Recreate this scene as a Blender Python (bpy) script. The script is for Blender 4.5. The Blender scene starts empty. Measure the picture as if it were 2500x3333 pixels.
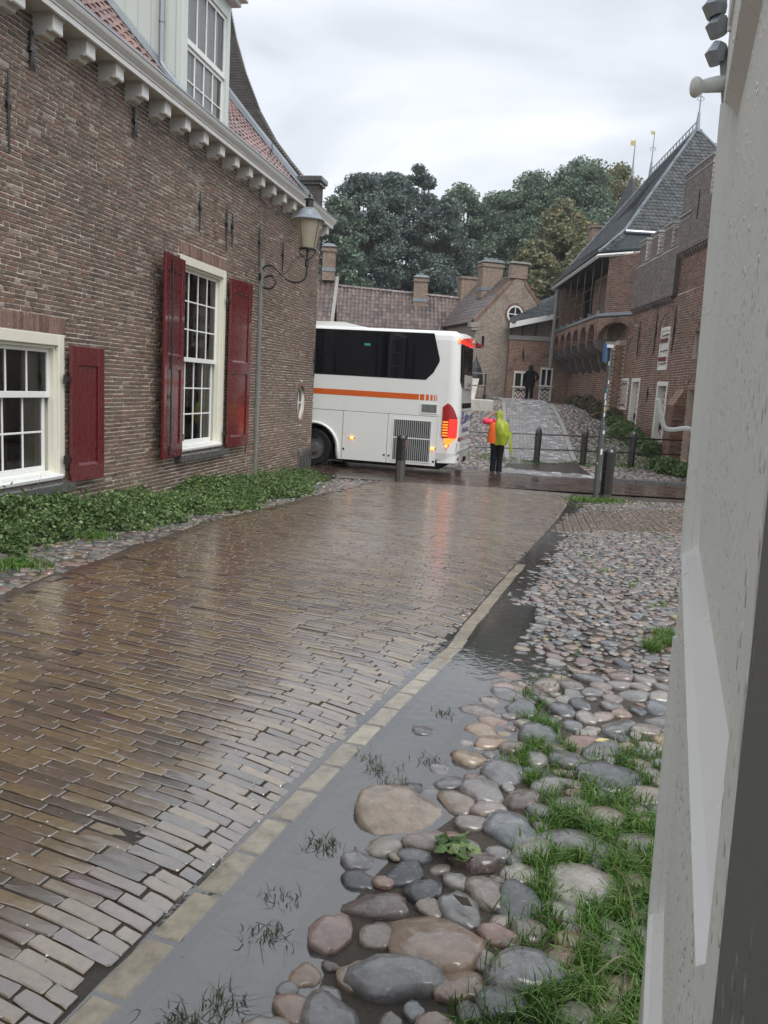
import bpy, math, random
import numpy as np
from mathutils import Matrix, Vector

random.seed(7)
rng = np.random.default_rng(7)
PI = math.pi
R = math.radians
sc = bpy.context.scene
COL = sc.collection

# ------------------------------------------------------------------ camera
CAM_H = 2.25            # above the cross street; about 1.6 m above the ground it stands by
FOCAL = 2600.0          # in pixels of the 2500 x 3333 photograph
PITCH, ROLL = R(8.95), R(3.37)
_f = np.array([0, math.cos(PITCH), -math.sin(PITCH)])
_u0 = np.array([0, math.sin(PITCH), math.cos(PITCH)])
_r0 = np.array([1.0, 0, 0])
_r = _r0 * math.cos(ROLL) + _u0 * math.sin(ROLL)
_u = -_r0 * math.sin(ROLL) + _u0 * math.cos(ROLL)
CAMP = np.array([0, 0, CAM_H])
cam_data = bpy.data.cameras.new('camera')
cam = bpy.data.objects.new('camera', cam_data)
COL.objects.link(cam)
cam.matrix_world = Matrix(((_r[0], _u[0], -_f[0], 0), (_r[1], _u[1], -_f[1], 0),
                           (_r[2], _u[2], -_f[2], CAM_H), (0, 0, 0, 1)))
cam_data.sensor_fit = 'VERTICAL'
cam_data.sensor_height = 36.0
cam_data.lens = FOCAL / 3333.0 * 36.0
cam_data.clip_start = 0.05
cam_data.clip_end = 3000
sc.camera = cam

# ------------------------------------------------------------------ sky, sun, exposure
SUN_EL, SUN_AZ = R(52), R(150)        # azimuth clockwise from +Y
world = bpy.data.worlds.new('World')
sc.world = world
world.use_nodes = True
wn, wl = world.node_tree.nodes, world.node_tree.links
wn.clear()
out = wn.new('ShaderNodeOutputWorld')
sky = wn.new('ShaderNodeTexSky')
sky.sky_type = 'NISHITA'
sky.sun_disc = False
sky.sun_elevation = SUN_EL
sky.sun_rotation = SUN_AZ
bg1 = wn.new('ShaderNodeBackground')
bg1.inputs[1].default_value = 0.08
wl.new(sky.outputs[0], bg1.inputs[0])
tc = wn.new('ShaderNodeTexCoord')
sep = wn.new('ShaderNodeSeparateXYZ')
wl.new(tc.outputs['Generated'], sep.inputs[0])
zc = wn.new('ShaderNodeMath'); zc.operation = 'ABSOLUTE'
wl.new(sep.outputs[2], zc.inputs[0])
za = wn.new('ShaderNodeMath'); za.operation = 'ADD'; za.inputs[1].default_value = 0.22
wl.new(zc.outputs[0], za.inputs[0])
dx = wn.new('ShaderNodeMath'); dx.operation = 'DIVIDE'
dy = wn.new('ShaderNodeMath'); dy.operation = 'DIVIDE'
wl.new(sep.outputs[0], dx.inputs[0]); wl.new(za.outputs[0], dx.inputs[1])
wl.new(sep.outputs[1], dy.inputs[0]); wl.new(za.outputs[0], dy.inputs[1])
cmb = wn.new('ShaderNodeCombineXYZ')
wl.new(dx.outputs[0], cmb.inputs[0]); wl.new(dy.outputs[0], cmb.inputs[1])
n1 = wn.new('ShaderNodeTexNoise')
n1.inputs['Scale'].default_value = 1.5
n1.inputs['Detail'].default_value = 4
n1.inputs['Roughness'].default_value = 0.5
n1.inputs['Distortion'].default_value = 0.5
wl.new(cmb.outputs[0], n1.inputs['Vector'])
cr = wn.new('ShaderNodeValToRGB')
cr.color_ramp.elements[0].position = 0.30
cr.color_ramp.elements[0].color = (0.44, 0.48, 0.54, 1)
cr.color_ramp.elements[1].position = 0.70
cr.color_ramp.elements[1].color = (0.86, 0.88, 0.91, 1)
wl.new(n1.outputs[0], cr.inputs[0])
bg2 = wn.new('ShaderNodeBackground')
bg2.inputs[1].default_value = 0.84
wl.new(cr.outputs[0], bg2.inputs[0])
mx = wn.new('ShaderNodeMixShader')
mx.inputs[0].default_value = 0.93          # a closed cloud deck, a little blue through it
wl.new(bg1.outputs[0], mx.inputs[1]); wl.new(bg2.outputs[0], mx.inputs[2])
wl.new(mx.outputs[0], out.inputs[0])

sun_data = bpy.data.lights.new('sun', 'SUN')
sun_data.energy = 1.5
sun_data.angle = R(40)
sun_data.color = (1.0, 0.97, 0.93)
sun = bpy.data.objects.new('sun', sun_data)
COL.objects.link(sun)
_sd = Vector((math.sin(SUN_AZ) * math.cos(SUN_EL), math.cos(SUN_AZ) * math.cos(SUN_EL), math.sin(SUN_EL)))
sun.rotation_euler = _sd.to_track_quat('Z', 'Y').to_euler()
sun.location = _sd * 60

sc.view_settings.view_transform = 'Standard'
sc.view_settings.look = 'None'
sc.view_settings.gamma = 1
sc.view_settings.exposure = 0.80
sc.view_settings.use_curve_mapping = False
sc.cycles.max_bounces = 6
sc.cycles.diffuse_bounces = 3
sc.cycles.glossy_bounces = 3
sc.cycles.transparent_max_bounces = 10
sc.cycles.caustics_reflective = False
sc.cycles.caustics_refractive = False
sc.cycles.use_denoising = True

# ------------------------------------------------------------------ measuring helpers
def ray(u, v):
    return _r * (u - 1250) / FOCAL - _u * (v - 1666.5) / FOCAL + _f
def proj(p):
    q = np.asarray(p, float) - CAMP
    z = q @ _f
    return 1250 + FOCAL * (q @ _r) / z, 1666.5 - FOCAL * (q @ _u) / z, z
def on_plane(u, v, p0, n):
    d = ray(u, v)
    return CAMP + d * (((np.asarray(p0) - CAMP) @ n) / (d @ n))
def at_depth(u, v, Y):
    d = ray(u, v)
    return CAMP + d * (Y / d[1])
def at_height(u, v, z):
    d = ray(u, v)
    return CAMP + d * ((z - CAM_H) / d[2])
def sm(x):
    x = np.clip(x, 0, 1)
    return x * x * (3 - 2 * x)
def g(Y):
    """height of the ground along the street"""
    return 0.68 * (1 - sm((np.asarray(Y, float) - 3.0) / 14.0)) + 1.95 * sm((np.asarray(Y, float) - 24.3) / 19.0)
def g1(y):
    a = min(1.0, max(0.0, (y - 3.0) / 14.0)); b = min(1.0, max(0.0, (y - 24.3) / 19.0))
    return 0.68 * (1 - a * a * (3 - 2 * a)) + 1.95 * b * b * (3 - 2 * b)
def gnd(u, v):
    d = ray(u, v)
    s = 0.3
    while CAMP[2] + d[2] * s > g1(d[1] * s) and s < 150:
        s *= 1.01
    lo, hi = s / 1.01, s
    for _ in range(30):
        m = (lo + hi) / 2
        if CAMP[2] + d[2] * m > g1(d[1] * m): lo = m
        else: hi = m
    return CAMP + d * lo

# ------------------------------------------------------------------ object helpers
def tag(o, label=None, cat=None, group=None, kind=None):
    if label: o['label'] = label
    if cat: o['category'] = cat
    if group: o['group'] = group
    if kind: o['kind'] = kind
    return o
def empty(name, loc=(0, 0, 0), rz=0.0, label=None, cat=None, group=None, kind=None):
    o = bpy.data.objects.new(name, None)
    o.empty_display_size = 0.2
    COL.objects.link(o)
    o.location = Vector([float(x) for x in loc]); o.rotation_euler = (0, 0, rz)
    return tag(o, label, cat, group, kind)
def link(name, me, mat=None, parent=None, smooth=False):
    if mat is not None and len(me.materials) == 0:
        me.materials.append(mat)
    if smooth:
        me.polygons.foreach_set('use_smooth', [True] * len(me.polygons))
    o = bpy.data.objects.new(name, me)
    COL.objects.link(o)
    if parent is not None: o.parent = parent
    return o
def copy_tree(o, parent=None):
    c = o.copy(); COL.objects.link(c); c.parent = parent
    for ch in list(o.children): copy_tree(ch, c)
    return c

class MB:
    """collects shapes and links them as one mesh object"""
    def __init__(s): s.v, s.f = [], []
    def add(s, vs, fs):
        k = len(s.v)
        s.v += [tuple(float(c) for c in p) for p in vs]
        s.f += [tuple(i + k for i in f) for f in fs]
        return s
    def box(s, x0, x1, y0, y1, z0, z1):
        return s.add([(x0, y0, z0), (x1, y0, z0), (x1, y1, z0), (x0, y1, z0), (x0, y0, z1), (x1, y0, z1), (x1, y1, z1), (x0, y1, z1)],
                     [(0, 3, 2, 1), (4, 5, 6, 7), (0, 1, 5, 4), (1, 2, 6, 5), (2, 3, 7, 6), (3, 0, 4, 7)])
    def bbox(s, x0, x1, y0, y1, z0, z1, b=0.008):
        """box with chamfered edges"""
        ax = [(x0, x1), (y0, y1), (z0, z1)]
        vs, idx = [], {}
        for sx in (0, 1):
            for sy in (0, 1):
                for sz in (0, 1):
                    sg = (sx, sy, sz)
                    for a in range(3):
                        p = [ax[k][sg[k]] + (b if sg[k] == 0 else -b) * (k != a) for k in range(3)]
                        idx[(sg, a)] = len(vs); vs.append(p)
        fs = []
        for a in range(3):
            b1, b2 = (a + 1) % 3, (a + 2) % 3
            for sd in (0, 1):
                q = []
                for t1, t2 in ((0, 0), (1, 0), (1, 1), (0, 1)):
                    sg = [0, 0, 0]; sg[a] = sd; sg[b1] = t1; sg[b2] = t2
                    q.append(idx[(tuple(sg), a)])
                fs.append(tuple(q if sd else q[::-1]))
        for a in range(3):
            b1, b2 = (a + 1) % 3, (a + 2) % 3
            for t1 in (0, 1):
                for t2 in (0, 1):
                    s0 = [0, 0, 0]; s1 = [0, 0, 0]
                    s0[b1] = s1[b1] = t1; s0[b2] = s1[b2] = t2; s1[a] = 1
                    s0, s1 = tuple(s0), tuple(s1)
                    q = (idx[(s0, b1)], idx[(s1, b1)], idx[(s1, b2)], idx[(s0, b2)])
                    fs.append(q if t1 != t2 else q[::-1])
        for sg in [(i, j, k) for i in (0, 1) for j in (0, 1) for k in (0, 1)]:
            q = tuple(idx[(sg, a)] for a in range(3))
            fs.append(q if sum(sg) % 2 else q[::-1])
        return s.add(vs, fs)
    def quad(s, a, b, c, d): return s.add([a, b, c, d], [(0, 1, 2, 3)])
    def tube(s, pts, rad, n=8, caps=True):
        pts = [np.asarray(p, float) for p in pts]
        m = len(pts)
        rad = [rad] * m if np.isscalar(rad) else list(rad)
        vs, prev = [], None
        for i, p in enumerate(pts):
            t = (pts[min(i + 1, m - 1)] - pts[max(i - 1, 0)]); t = t / (np.linalg.norm(t) + 1e-12)
            if prev is None:
                a = np.array([0, 0, 1.0]) if abs(t[2]) < 0.9 else np.array([1.0, 0, 0])
            else: a = prev
            x = a - t * (a @ t); x = x / (np.linalg.norm(x) + 1e-12); prev = x
            y = np.cross(t, x)
            for k in range(n):
                th = 2 * PI * k / n
                vs.append(p + rad[i] * (x * math.cos(th) + y * math.sin(th)))
        fs = [(i * n + k, i * n + (k + 1) % n, (i + 1) * n + (k + 1) % n, (i + 1) * n + k) for i in range(m - 1) for k in range(n)]
        if caps: fs += [tuple(range(n))[::-1], tuple((m - 1) * n + k for k in range(n))]
        return s.add(vs, fs)
    def lathe(s, prof, n=16, cx=0, cy=0, caps=True):
        m = len(prof)
        vs = [(cx + r * math.cos(2 * PI * k / n), cy + r * math.sin(2 * PI * k / n), z) for r, z in prof for k in range(n)]
        fs = [(i * n + k, i * n + (k + 1) % n, (i + 1) * n + (k + 1) % n, (i + 1) * n + k) for i in range(m - 1) for k in range(n)]
        if caps: fs += [tuple(range(n))[::-1], tuple((m - 1) * n + k for k in range(n))]
        return s.add(vs, fs)
    def extrude(s, poly, axis, a0, a1):
        """2-D polygon pushed along an axis; poly coordinates are the other two axes in order"""
        n = len(poly)
        def mk(p, a):
            q = list(p); q.insert(axis, a); return q
        vs = [mk(p, a0) for p in poly] + [mk(p, a1) for p in poly]
        fs = [tuple(range(n))[::-1], tuple(range(n, 2 * n))] + [(k, (k + 1) % n, n + (k + 1) % n, n + k) for k in range(n)]
        return s.add(vs, fs)
    def build(s, name, mat, parent=None, smooth=False, fix=True):
        me = bpy.data.meshes.new(name)
        me.from_pydata(s.v, [], s.f)
        if fix:
            import bmesh
            bm = bmesh.new(); bm.from_mesh(me)
            bmesh.ops.recalc_face_normals(bm, faces=bm.faces)
            bm.to_mesh(me); bm.free()
        o = link(name, me, mat, parent)
        if smooth: me.shade_smooth() if smooth is True else me.shade_smooth_by_angle(angle=R(smooth)) if hasattr(me, 'shade_smooth_by_angle') else None
        return o
def part(name, mat, parent, shape, smooth=False, fix=True):
    m = MB(); shape(m); return m.build(name, mat, parent, smooth, fix)

def mesh_np(name, V, F, mat=None):
    """mesh from numpy arrays; F is an (n,3) or (n,4) array or list of them"""
    me = bpy.data.meshes.new(name)
    if not isinstance(F, list): F = [F]
    F = [f for f in F if len(f)]
    me.vertices.add(len(V)); me.vertices.foreach_set('co', np.asarray(V, np.float32).ravel())
    nl = sum(f.size for f in F); npoly = sum(len(f) for f in F)
    me.loops.add(nl); me.polygons.add(npoly)
    me.loops.foreach_set('vertex_index', np.concatenate([f.ravel() for f in F]).astype(np.int32))
    tot = np.concatenate([np.full(len(f), f.shape[1]) for f in F])
    st = np.concatenate([[0], np.cumsum(tot)[:-1]])
    me.polygons.foreach_set('loop_start', st.astype(np.int32))
    me.update(calc_edges=True)
    me.polygons.foreach_set('use_smooth', [False] * npoly)
    if mat: me.materials.append(mat)
    return me

class Piece:
    """a small mesh that is laid many times"""
    def __init__(s, V, F): s.V = np.asarray(V, float); s.F = F   # F: list of tuples
def lay(parent, name, mass_name, variants, mats, mat, keep=300, smooth=False, world_of=None, size=1.0):
    """pieces = (variant, 4x4 in the parent's space): the largest ones in view become parts, the rest one mass"""
    if not mats: return
    M = np.array([m for _, m in mats]); K = np.array([k for k, _ in mats])
    W = np.eye(4) if world_of is None else np.array(world_of)
    cen = (W @ M[:, :, 3].T).T[:, :3]
    q = cen - CAMP
    z = q @ _f
    with np.errstate(divide='ignore', invalid='ignore'):
        u = 1250 + FOCAL * (q @ _r) / z; v = 1666.5 - FOCAL * (q @ _u) / z
    sc_ = np.cbrt(np.abs(np.linalg.det(M[:, :3, :3])))
    scr = np.where((z > 0.2) & (u > 0) & (u < 2500) & (v > 0) & (v < 3333), sc_ / np.maximum(z, 0.1), sc_ / np.maximum(np.abs(z), .1) * 1e-4)
    order = np.argsort(-scr)
    if len(order) <= keep: own, rest = order, order[:0]
    else: own, rest = order[:keep], order[keep:]
    mes = {}
    for i in own:
        k = K[i]
        if k not in mes:
            me = bpy.data.meshes.new(name); me.from_pydata([tuple(p) for p in variants[k].V], [], variants[k].F)
            me.materials.append(mat)
            if smooth: me.polygons.foreach_set('use_smooth', [True] * len(me.polygons))
            mes[k] = me
        o = bpy.data.objects.new(name, mes[k]); COL.objects.link(o); o.parent = parent
        o.matrix_basis = Matrix(M[i].tolist())
    if len(rest):
        Vs, F3, F4, off = [], [], [], 0
        for k in set(K[rest].tolist()):
            sel = rest[K[rest] == k]
            P = variants[k]
            h = np.c_[P.V, np.ones(len(P.V))]
            vv = np.einsum('nij,pj->npi', M[sel], h)[:, :, :3]
            n = len(P.V)
            base = (off + np.arange(len(sel)) * n)[:, None, None]
            t3 = np.array([f for f in P.F if len(f) == 3], int).reshape(-1, 3)
            t4 = np.array([f for f in P.F if len(f) == 4], int).reshape(-1, 4)
            if len(t3): F3.append((t3[None] + base).reshape(-1, 3))
            if len(t4): F4.append((t4[None] + base).reshape(-1, 4))
            Vs.append(vv.reshape(-1, 3)); off += n * len(sel)
        Fl = []
        if F3: Fl.append(np.concatenate(F3))
        if F4: Fl.append(np.concatenate(F4))
        me = mesh_np(mass_name, np.concatenate(Vs), Fl, mat)
        if smooth: me.polygons.foreach_set('use_smooth', [True] * len(me.polygons))
        o = link(mass_name, me, None, parent)
        o['kind'] = 'stuff'
def TRS(x, y, z, rz=0, sx=1, sy=1, sz=1, rx=0, ry=0):
    cx, sx_ = math.cos(rx), math.sin(rx); cy, sy_ = math.cos(ry), math.sin(ry); cz, sz_ = math.cos(rz), math.sin(rz)
    Rm = np.array([[cz * cy, cz * sy_ * sx_ - sz_ * cx, cz * sy_ * cx + sz_ * sx_],
                   [sz_ * cy, sz_ * sy_ * sx_ + cz * cx, sz_ * sy_ * cx - cz * sx_],
                   [-sy_, cy * sx_, cy * cx]])
    m = np.eye(4); m[:3, :3] = Rm @ np.diag([sx, sy, sz]); m[:3, 3] = (x, y, z)
    return m
def frame(origin, xdir):
    """4x4 whose X runs along xdir (horizontal), Z up"""
    x = np.asarray(xdir, float); x = x / np.linalg.norm(x)
    m = np.eye(4); m[:3, 0] = x; m[:3, 1] = np.cross([0, 0, 1], x); m[:3, 2] = (0, 0, 1); m[:3, 3] = origin
    return m
def inv_pt(m, p):
    return (np.asarray(p) - m[:3, 3]) @ m[:3, :3]
# ------------------------------------------------------------------ materials
MATS = {}
def newmat(name):
    m = bpy.data.materials.new(name); m.use_nodes = True
    nt = m.node_tree; nt.nodes.clear()
    o = nt.nodes.new('ShaderNodeOutputMaterial')
    MATS[name] = m
    return m, nt, o
def nd(nt, t, **kw):
    n = nt.nodes.new(t)
    for k, v in kw.items(): setattr(n, k, v)
    return n
def ramp(nt, stops, interp='LINEAR'):
    r = nd(nt, 'ShaderNodeValToRGB'); e = r.color_ramp.elements
    r.color_ramp.interpolation = interp
    while len(e) > 1: e.remove(e[0])
    e[0].position = stops[0][0]; e[0].color = (*stops[0][1], 1)
    for p, c in stops[1:]:
        x = e.new(p); x.color = (*c, 1)
    return r
def noise(nt, vec, scale, detail=4, rough=0.55, dist=0.0):
    n = nd(nt, 'ShaderNodeTexNoise')
    n.inputs['Scale'].default_value = scale; n.inputs['Detail'].default_value = detail
    n.inputs['Roughness'].default_value = rough; n.inputs['Distortion'].default_value = dist
    if vec is not None: nt.links.new(vec, n.inputs['Vector'])
    return n
def mix(nt, a, b, fac, mode='MIX'):
    m = nd(nt, 'ShaderNodeMix', data_type='RGBA', blend_type=mode)
    for sock, val in ((m.inputs[0], fac), (m.inputs[6], a), (m.inputs[7], b)):
        if hasattr(val, 'is_output'): nt.links.new(val, sock)
        else: sock.default_value = val if np.isscalar(val) else (*val, 1)
    return m.outputs[2]
def maprange(nt, val, a, b, c, d):
    m = nd(nt, 'ShaderNodeMapRange'); nt.links.new(val, m.inputs[0])
    for i, x in enumerate((a, b, c, d)): m.inputs[i + 1].default_value = x
    return m.outputs[0]
def bsdf(nt, o, color, rough=0.6, spec=0.5, metal=0.0, coat=0.0, coat_r=0.05, bump=None, bump_d=0.01, bump_s=0.5, emis=None, emis_s=0):
    b = nd(nt, 'ShaderNodeBsdfPrincipled')
    def put(k, v):
        if hasattr(v, 'is_output'): nt.links.new(v, b.inputs[k])
        else: b.inputs[k].default_value = v if np.isscalar(v) else (*v, 1)
    put('Base Color', color); put('Roughness', rough); put('Specular IOR Level', spec); put('Metallic', metal)
    put('Coat Weight', coat); put('Coat Roughness', coat_r)
    if emis is not None: put('Emission Color', emis); put('Emission Strength', emis_s)
    if bump is not None:
        bp = nd(nt, 'ShaderNodeBump'); bp.inputs['Strength'].default_value = bump_s; bp.inputs['Distance'].default_value = bump_d
        nt.links.new(bump, bp.inputs['Height']); nt.links.new(bp.outputs[0], b.inputs['Normal'])
    nt.links.new(b.outputs[0], o.inputs[0])
    return b
def piece_random(nt):
    """one random number for every separate piece"""
    ge = nd(nt, 'ShaderNodeNewGeometry'); oi = nd(nt, 'ShaderNodeObjectInfo')
    a = nd(nt, 'ShaderNodeMath', operation='ADD'); nt.links.new(ge.outputs['Random Per Island'], a.inputs[0]); nt.links.new(oi.outputs['Random'], a.inputs[1])
    f = nd(nt, 'ShaderNodeMath', operation='FRACT'); nt.links.new(a.outputs[0], f.inputs[0])
    return f.outputs[0]
def wpos(nt): return nd(nt, 'ShaderNodeNewGeometry').outputs['Position']
def opos(nt): return nd(nt, 'ShaderNodeTexCoord').outputs['Object']
def scaled(nt, vec, s):
    m = nd(nt, 'ShaderNodeMapping'); nt.links.new(vec, m.inputs[0]); m.inputs['Scale'].default_value = s
    return m.outputs[0]

def plain(name, col, rough=0.5, spec=0.5, metal=0.0, coat=0.0, var=0.15, scale=6.0, bump=0.0, coat_r=0.05, bscale=40.0, dirt=None, dirt_amt=0.5):
    m, nt, o = newmat(name)
    p = wpos(nt)
    n = noise(nt, p, scale, 5)
    c = mix(nt, tuple(x * (1 - var) for x in col), tuple(min(1, x * (1 + var)) for x in col), n.outputs[0])
    if dirt:
        n3 = noise(nt, scaled(nt, p, (3, 3, 0.7)), 2.2, 6, 0.7)
        c = mix(nt, c, dirt, maprange(nt, n3.outputs[0], 0.52, 0.75, 0, dirt_amt))
    r = maprange(nt, noise(nt, p, scale * 2.3, 3).outputs[0], 0.3, 0.7, max(0.02, rough * 0.75), min(1, rough * 1.25))
    b = noise(nt, p, bscale, 4).outputs[0] if bump else None
    bsdf(nt, o, c, r, spec, metal, coat, coat_r, b, 0.01, bump)
    return m
def pieces_mat(name, stops, rough=0.5, coat=0.0, coat_r=0.08, nscale=25.0, bump=0.4, spec=0.5, stain=None, bumpd=0.004, patch=None, wet=0.0, speck=0.0, coat_ior=1.5):
    m, nt, o = newmat(name)
    rd = piece_random(nt); p = wpos(nt)
    c = ramp(nt, stops).outputs[0]; nt.links.new(rd, c.node.inputs[0])
    n = noise(nt, p, nscale, 6, 0.65)
    c = mix(nt, c, mix(nt, c, (0.35, 0.33, 0.32), 1.0, 'MULTIPLY'), maprange(nt, n.outputs[0], 0.42, 0.72, 0, 0.75))
    if speck:
        n6 = noise(nt, p, nscale * .55, 5, 0.7, 1.5)
        c = mix(nt, c, (0.42, 0.40, 0.38), maprange(nt, n6.outputs[0], 0.55, 0.70, 0, .28))
        n5 = noise(nt, p, nscale * 5, 2, 0.5)
        c = mix(nt, c, (0.55, 0.52, 0.48), maprange(nt, n5.outputs[0], 0.60, 0.68, 0, speck))
    if stain:
        n2 = noise(nt, scaled(nt, p, (1, 1, 0.35)), 0.9, 6, 0.65)
        c = mix(nt, c, stain, maprange(nt, n2.outputs[0], 0.5, 0.72, 0, 0.65))
    if patch: c = patch(nt, c)
    r = maprange(nt, noise(nt, p, nscale * 0.5, 4).outputs[0], 0.3, 0.7, max(0.03, rough - 0.12), min(1, rough + 0.15))
    cw = coat
    if wet:
        cw = maprange(nt, noise(nt, p, 2.1, 5, 0.6).outputs[0], 0.35, 0.6, coat * (1 - wet), coat)
    b = bsdf(nt, o, c, r, spec, 0, cw, coat_r, noise(nt, p, nscale * 2.2, 5, 0.6).outputs[0], bumpd, bump)
    b.inputs['Coat IOR'].default_value = coat_ior
    return m

# --- brickwork
BRICK_L = [(0.0, (0.131, 0.096, 0.078)), (0.18, (0.177, 0.122, 0.096)), (0.38, (0.209, 0.148, 0.116)), (0.55, (0.186, 0.137, 0.112)),
           (0.72, (0.233, 0.158, 0.120)), (0.86, (0.224, 0.141, 0.106)), (0.92, (0.271, 0.148, 0.105)), (0.965, (0.313, 0.252, 0.208)), (1.0, (0.408, 0.342, 0.293))]
BRICK_G = [(0.0, (0.123, 0.077, 0.062)), (0.2, (0.199, 0.102, 0.073)), (0.42, (0.275, 0.137, 0.094)), (0.62, (0.232, 0.130, 0.096)),
           (0.8, (0.322, 0.156, 0.103)), (0.92, (0.359, 0.189, 0.124)), (1.0, (0.284, 0.208, 0.167))]
pieces_mat('brick_left', BRICK_L, rough=0.55, nscale=28, bump=0.7, spec=0.4, stain=(0.05, 0.042, 0.038), coat=0.10, coat_r=0.25)
pieces_mat('brick_pale', [(0, (0.22, 0.19, 0.165)), (0.5, (0.31, 0.27, 0.23)), (1, (0.17, 0.12, 0.10))], rough=0.7, nscale=28, bump=0.6)
pieces_mat('brick_gate', BRICK_G, rough=0.55, nscale=20, bump=0.7, stain=(0.075, 0.058, 0.05), coat=0.1, coat_r=0.25)
pieces_mat('brick_parapet', [(0, (0.124, 0.104, 0.096)), (0.4, (0.202, 0.166, 0.150)), (0.75, (0.267, 0.221, 0.195)), (1, (0.189, 0.143, 0.125))], rough=0.6, nscale=20, bump=0.6, stain=(0.078, 0.072, 0.070))
pieces_mat('brick_arch', [(0, (0.156, 0.094, 0.073)), (0.5, (0.247, 0.153, 0.117)), (1, (0.286, 0.192, 0.150))], rough=0.6, nscale=24, bump=0.5)
plain('mortar', (0.80, 0.73, 0.62), 0.85, 0.3, var=0.28, scale=3.0, bump=0.5, bscale=60, dirt=(0.22, 0.185, 0.155), dirt_amt=0.55)
plain('mortar_gate', (0.62, 0.53, 0.43), 0.85, 0.3, var=0.35, scale=2.2, bump=0.5, bscale=60, dirt=(0.13, 0.10, 0.08), dirt_amt=0.75)
plain('mortar_dark', (0.48, 0.44, 0.41), 0.85, 0.3, var=0.3, scale=2.2, bump=0.5, bscale=60, dirt=(0.10, 0.09, 0.085), dirt_amt=0.7)
def brick_tex(name, c1, c2, mort, bw=0.22, bh=0.065, ms=0.009, squash=1.0):
    m, nt, o = newmat(name)
    p = opos(nt)
    rot = nd(nt, 'ShaderNodeMapping'); nt.links.new(p, rot.inputs[0]); rot.inputs['Rotation'].default_value = (R(-90), 0, 0)
    b = nd(nt, 'ShaderNodeTexBrick'); nt.links.new(rot.outputs[0], b.inputs['Vector'])
    b.inputs['Color1'].default_value = (*c1, 1); b.inputs['Color2'].default_value = (*c2, 1); b.inputs['Mortar'].default_value = (*mort, 1)
    b.inputs['Scale'].default_value = 1; b.inputs['Mortar Size'].default_value = ms; b.inputs['Bias'].default_value = 0.0
    b.inputs['Brick Width'].default_value = bw; b.inputs['Row Height'].default_value = bh
    w = wpos(nt)
    c = mix(nt, b.outputs[0], (0.45, 0.42, 0.41), maprange(nt, noise(nt, w, 9, 5).outputs[0], 0.4, 0.7, 0, 0.8), 'MULTIPLY')
    c = mix(nt, c, (0.08, 0.068, 0.06), maprange(nt, noise(nt, w, 0.8, 6, 0.65).outputs[0], 0.5, 0.75, 0, 0.6))
    bsdf(nt, o, c, 0.65, 0.35, bump=b.outputs[1], bump_d=-0.008, bump_s=0.8)
    return m
brick_tex('brick_far', (0.213, 0.160, 0.125), (0.312, 0.237, 0.188), (0.525, 0.475, 0.413), 0.22, 0.075, 0.012)
brick_tex('brick_far_red', (0.260, 0.130, 0.088), (0.345, 0.176, 0.117), (0.390, 0.325, 0.260), 0.24, 0.085, 0.012)
brick_tex('brick_black', (0.055, 0.05, 0.05), (0.095, 0.083, 0.078), (0.13, 0.125, 0.12), 0.21, 0.062, 0.009)
brick_tex('brick_chimney', (0.213, 0.138, 0.103), (0.300, 0.198, 0.144), (0.450, 0.400, 0.338), 0.21, 0.062, 0.009)
# --- paint, metal, glass
plain('paint_white', (0.80, 0.81, 0.79), 0.32, 0.5, var=0.03, coat=0.25, coat_r=0.15)
plain('paint_cream', (0.74, 0.72, 0.61), 0.4, 0.5, var=0.05, coat=0.15, coat_r=0.2)
plain('paint_cornice', (0.74, 0.74, 0.71), 0.4, 0.5, var=0.06, dirt=(0.42, 0.42, 0.40), dirt_amt=0.35)
plain('paint_red', (0.105, 0.005, 0.008), 0.28, 0.5, var=0.12, coat=0.6, coat_r=0.08, bump=0.05, bscale=14)
plain('paint_green_grey', (0.60, 0.66, 0.62), 0.4, 0.5, var=0.04, coat=0.1)
plain('zinc', (0.36, 0.39, 0.42), 0.35, 0.5, metal=0.6, var=0.18, scale=3)
plain('lead', (0.24, 0.27, 0.30), 0.38, 0.5, metal=0.35, var=0.2, scale=3, bump=0.1, bscale=8)
plain('iron_black', (0.012, 0.012, 0.013), 0.32, 0.5, var=0.2, coat=0.4, coat_r=0.12)
plain('pipe_grey', (0.20, 0.21, 0.195), 0.4, 0.5, var=0.15, coat=0.2)
plain('stone_dark', (0.085, 0.088, 0.085), 0.28, 0.5, var=0.25, coat=0.5, coat_r=0.1, bump=0.2)
plain('stone_grey', (0.30, 0.29, 0.27), 0.6, 0.4, var=0.25, bump=0.4, dirt=(0.10, 0.10, 0.09))
plain('stone_pale', (0.52, 0.50, 0.45), 0.6, 0.4, var=0.2, bump=0.3, dirt=(0.2, 0.19, 0.17))
plain('stone_corbel', (0.12, 0.105, 0.095), 0.5, 0.4, var=0.35, scale=2, bump=0.3, dirt=(0.035, 0.033, 0.032))
plain('room_dark', (0.045, 0.034, 0.028), 0.8, 0.2, var=0.3)
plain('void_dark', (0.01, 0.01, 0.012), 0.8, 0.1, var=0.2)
plain('curtain', (0.46, 0.42, 0.33), 0.8, 0.2, var=0.1)
plain('drape_brown', (0.10, 0.065, 0.045), 0.8, 0.2, var=0.3, scale=3)
plain('wood_tar', (0.020, 0.018, 0.017), 0.30, 0.5, var=0.35, coat=0.45, coat_r=0.18, bump=0.25, bscale=30)
plain('wood_grey', (0.085, 0.08, 0.068), 0.5, 0.4, var=0.35, coat=0.3, coat_r=0.2, bump=0.4, bscale=30, dirt=(0.055, 0.065, 0.02), dirt_amt=0.6)
plain('timber_dark', (0.022, 0.021, 0.022), 0.5, 0.4, var=0.4)
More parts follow.
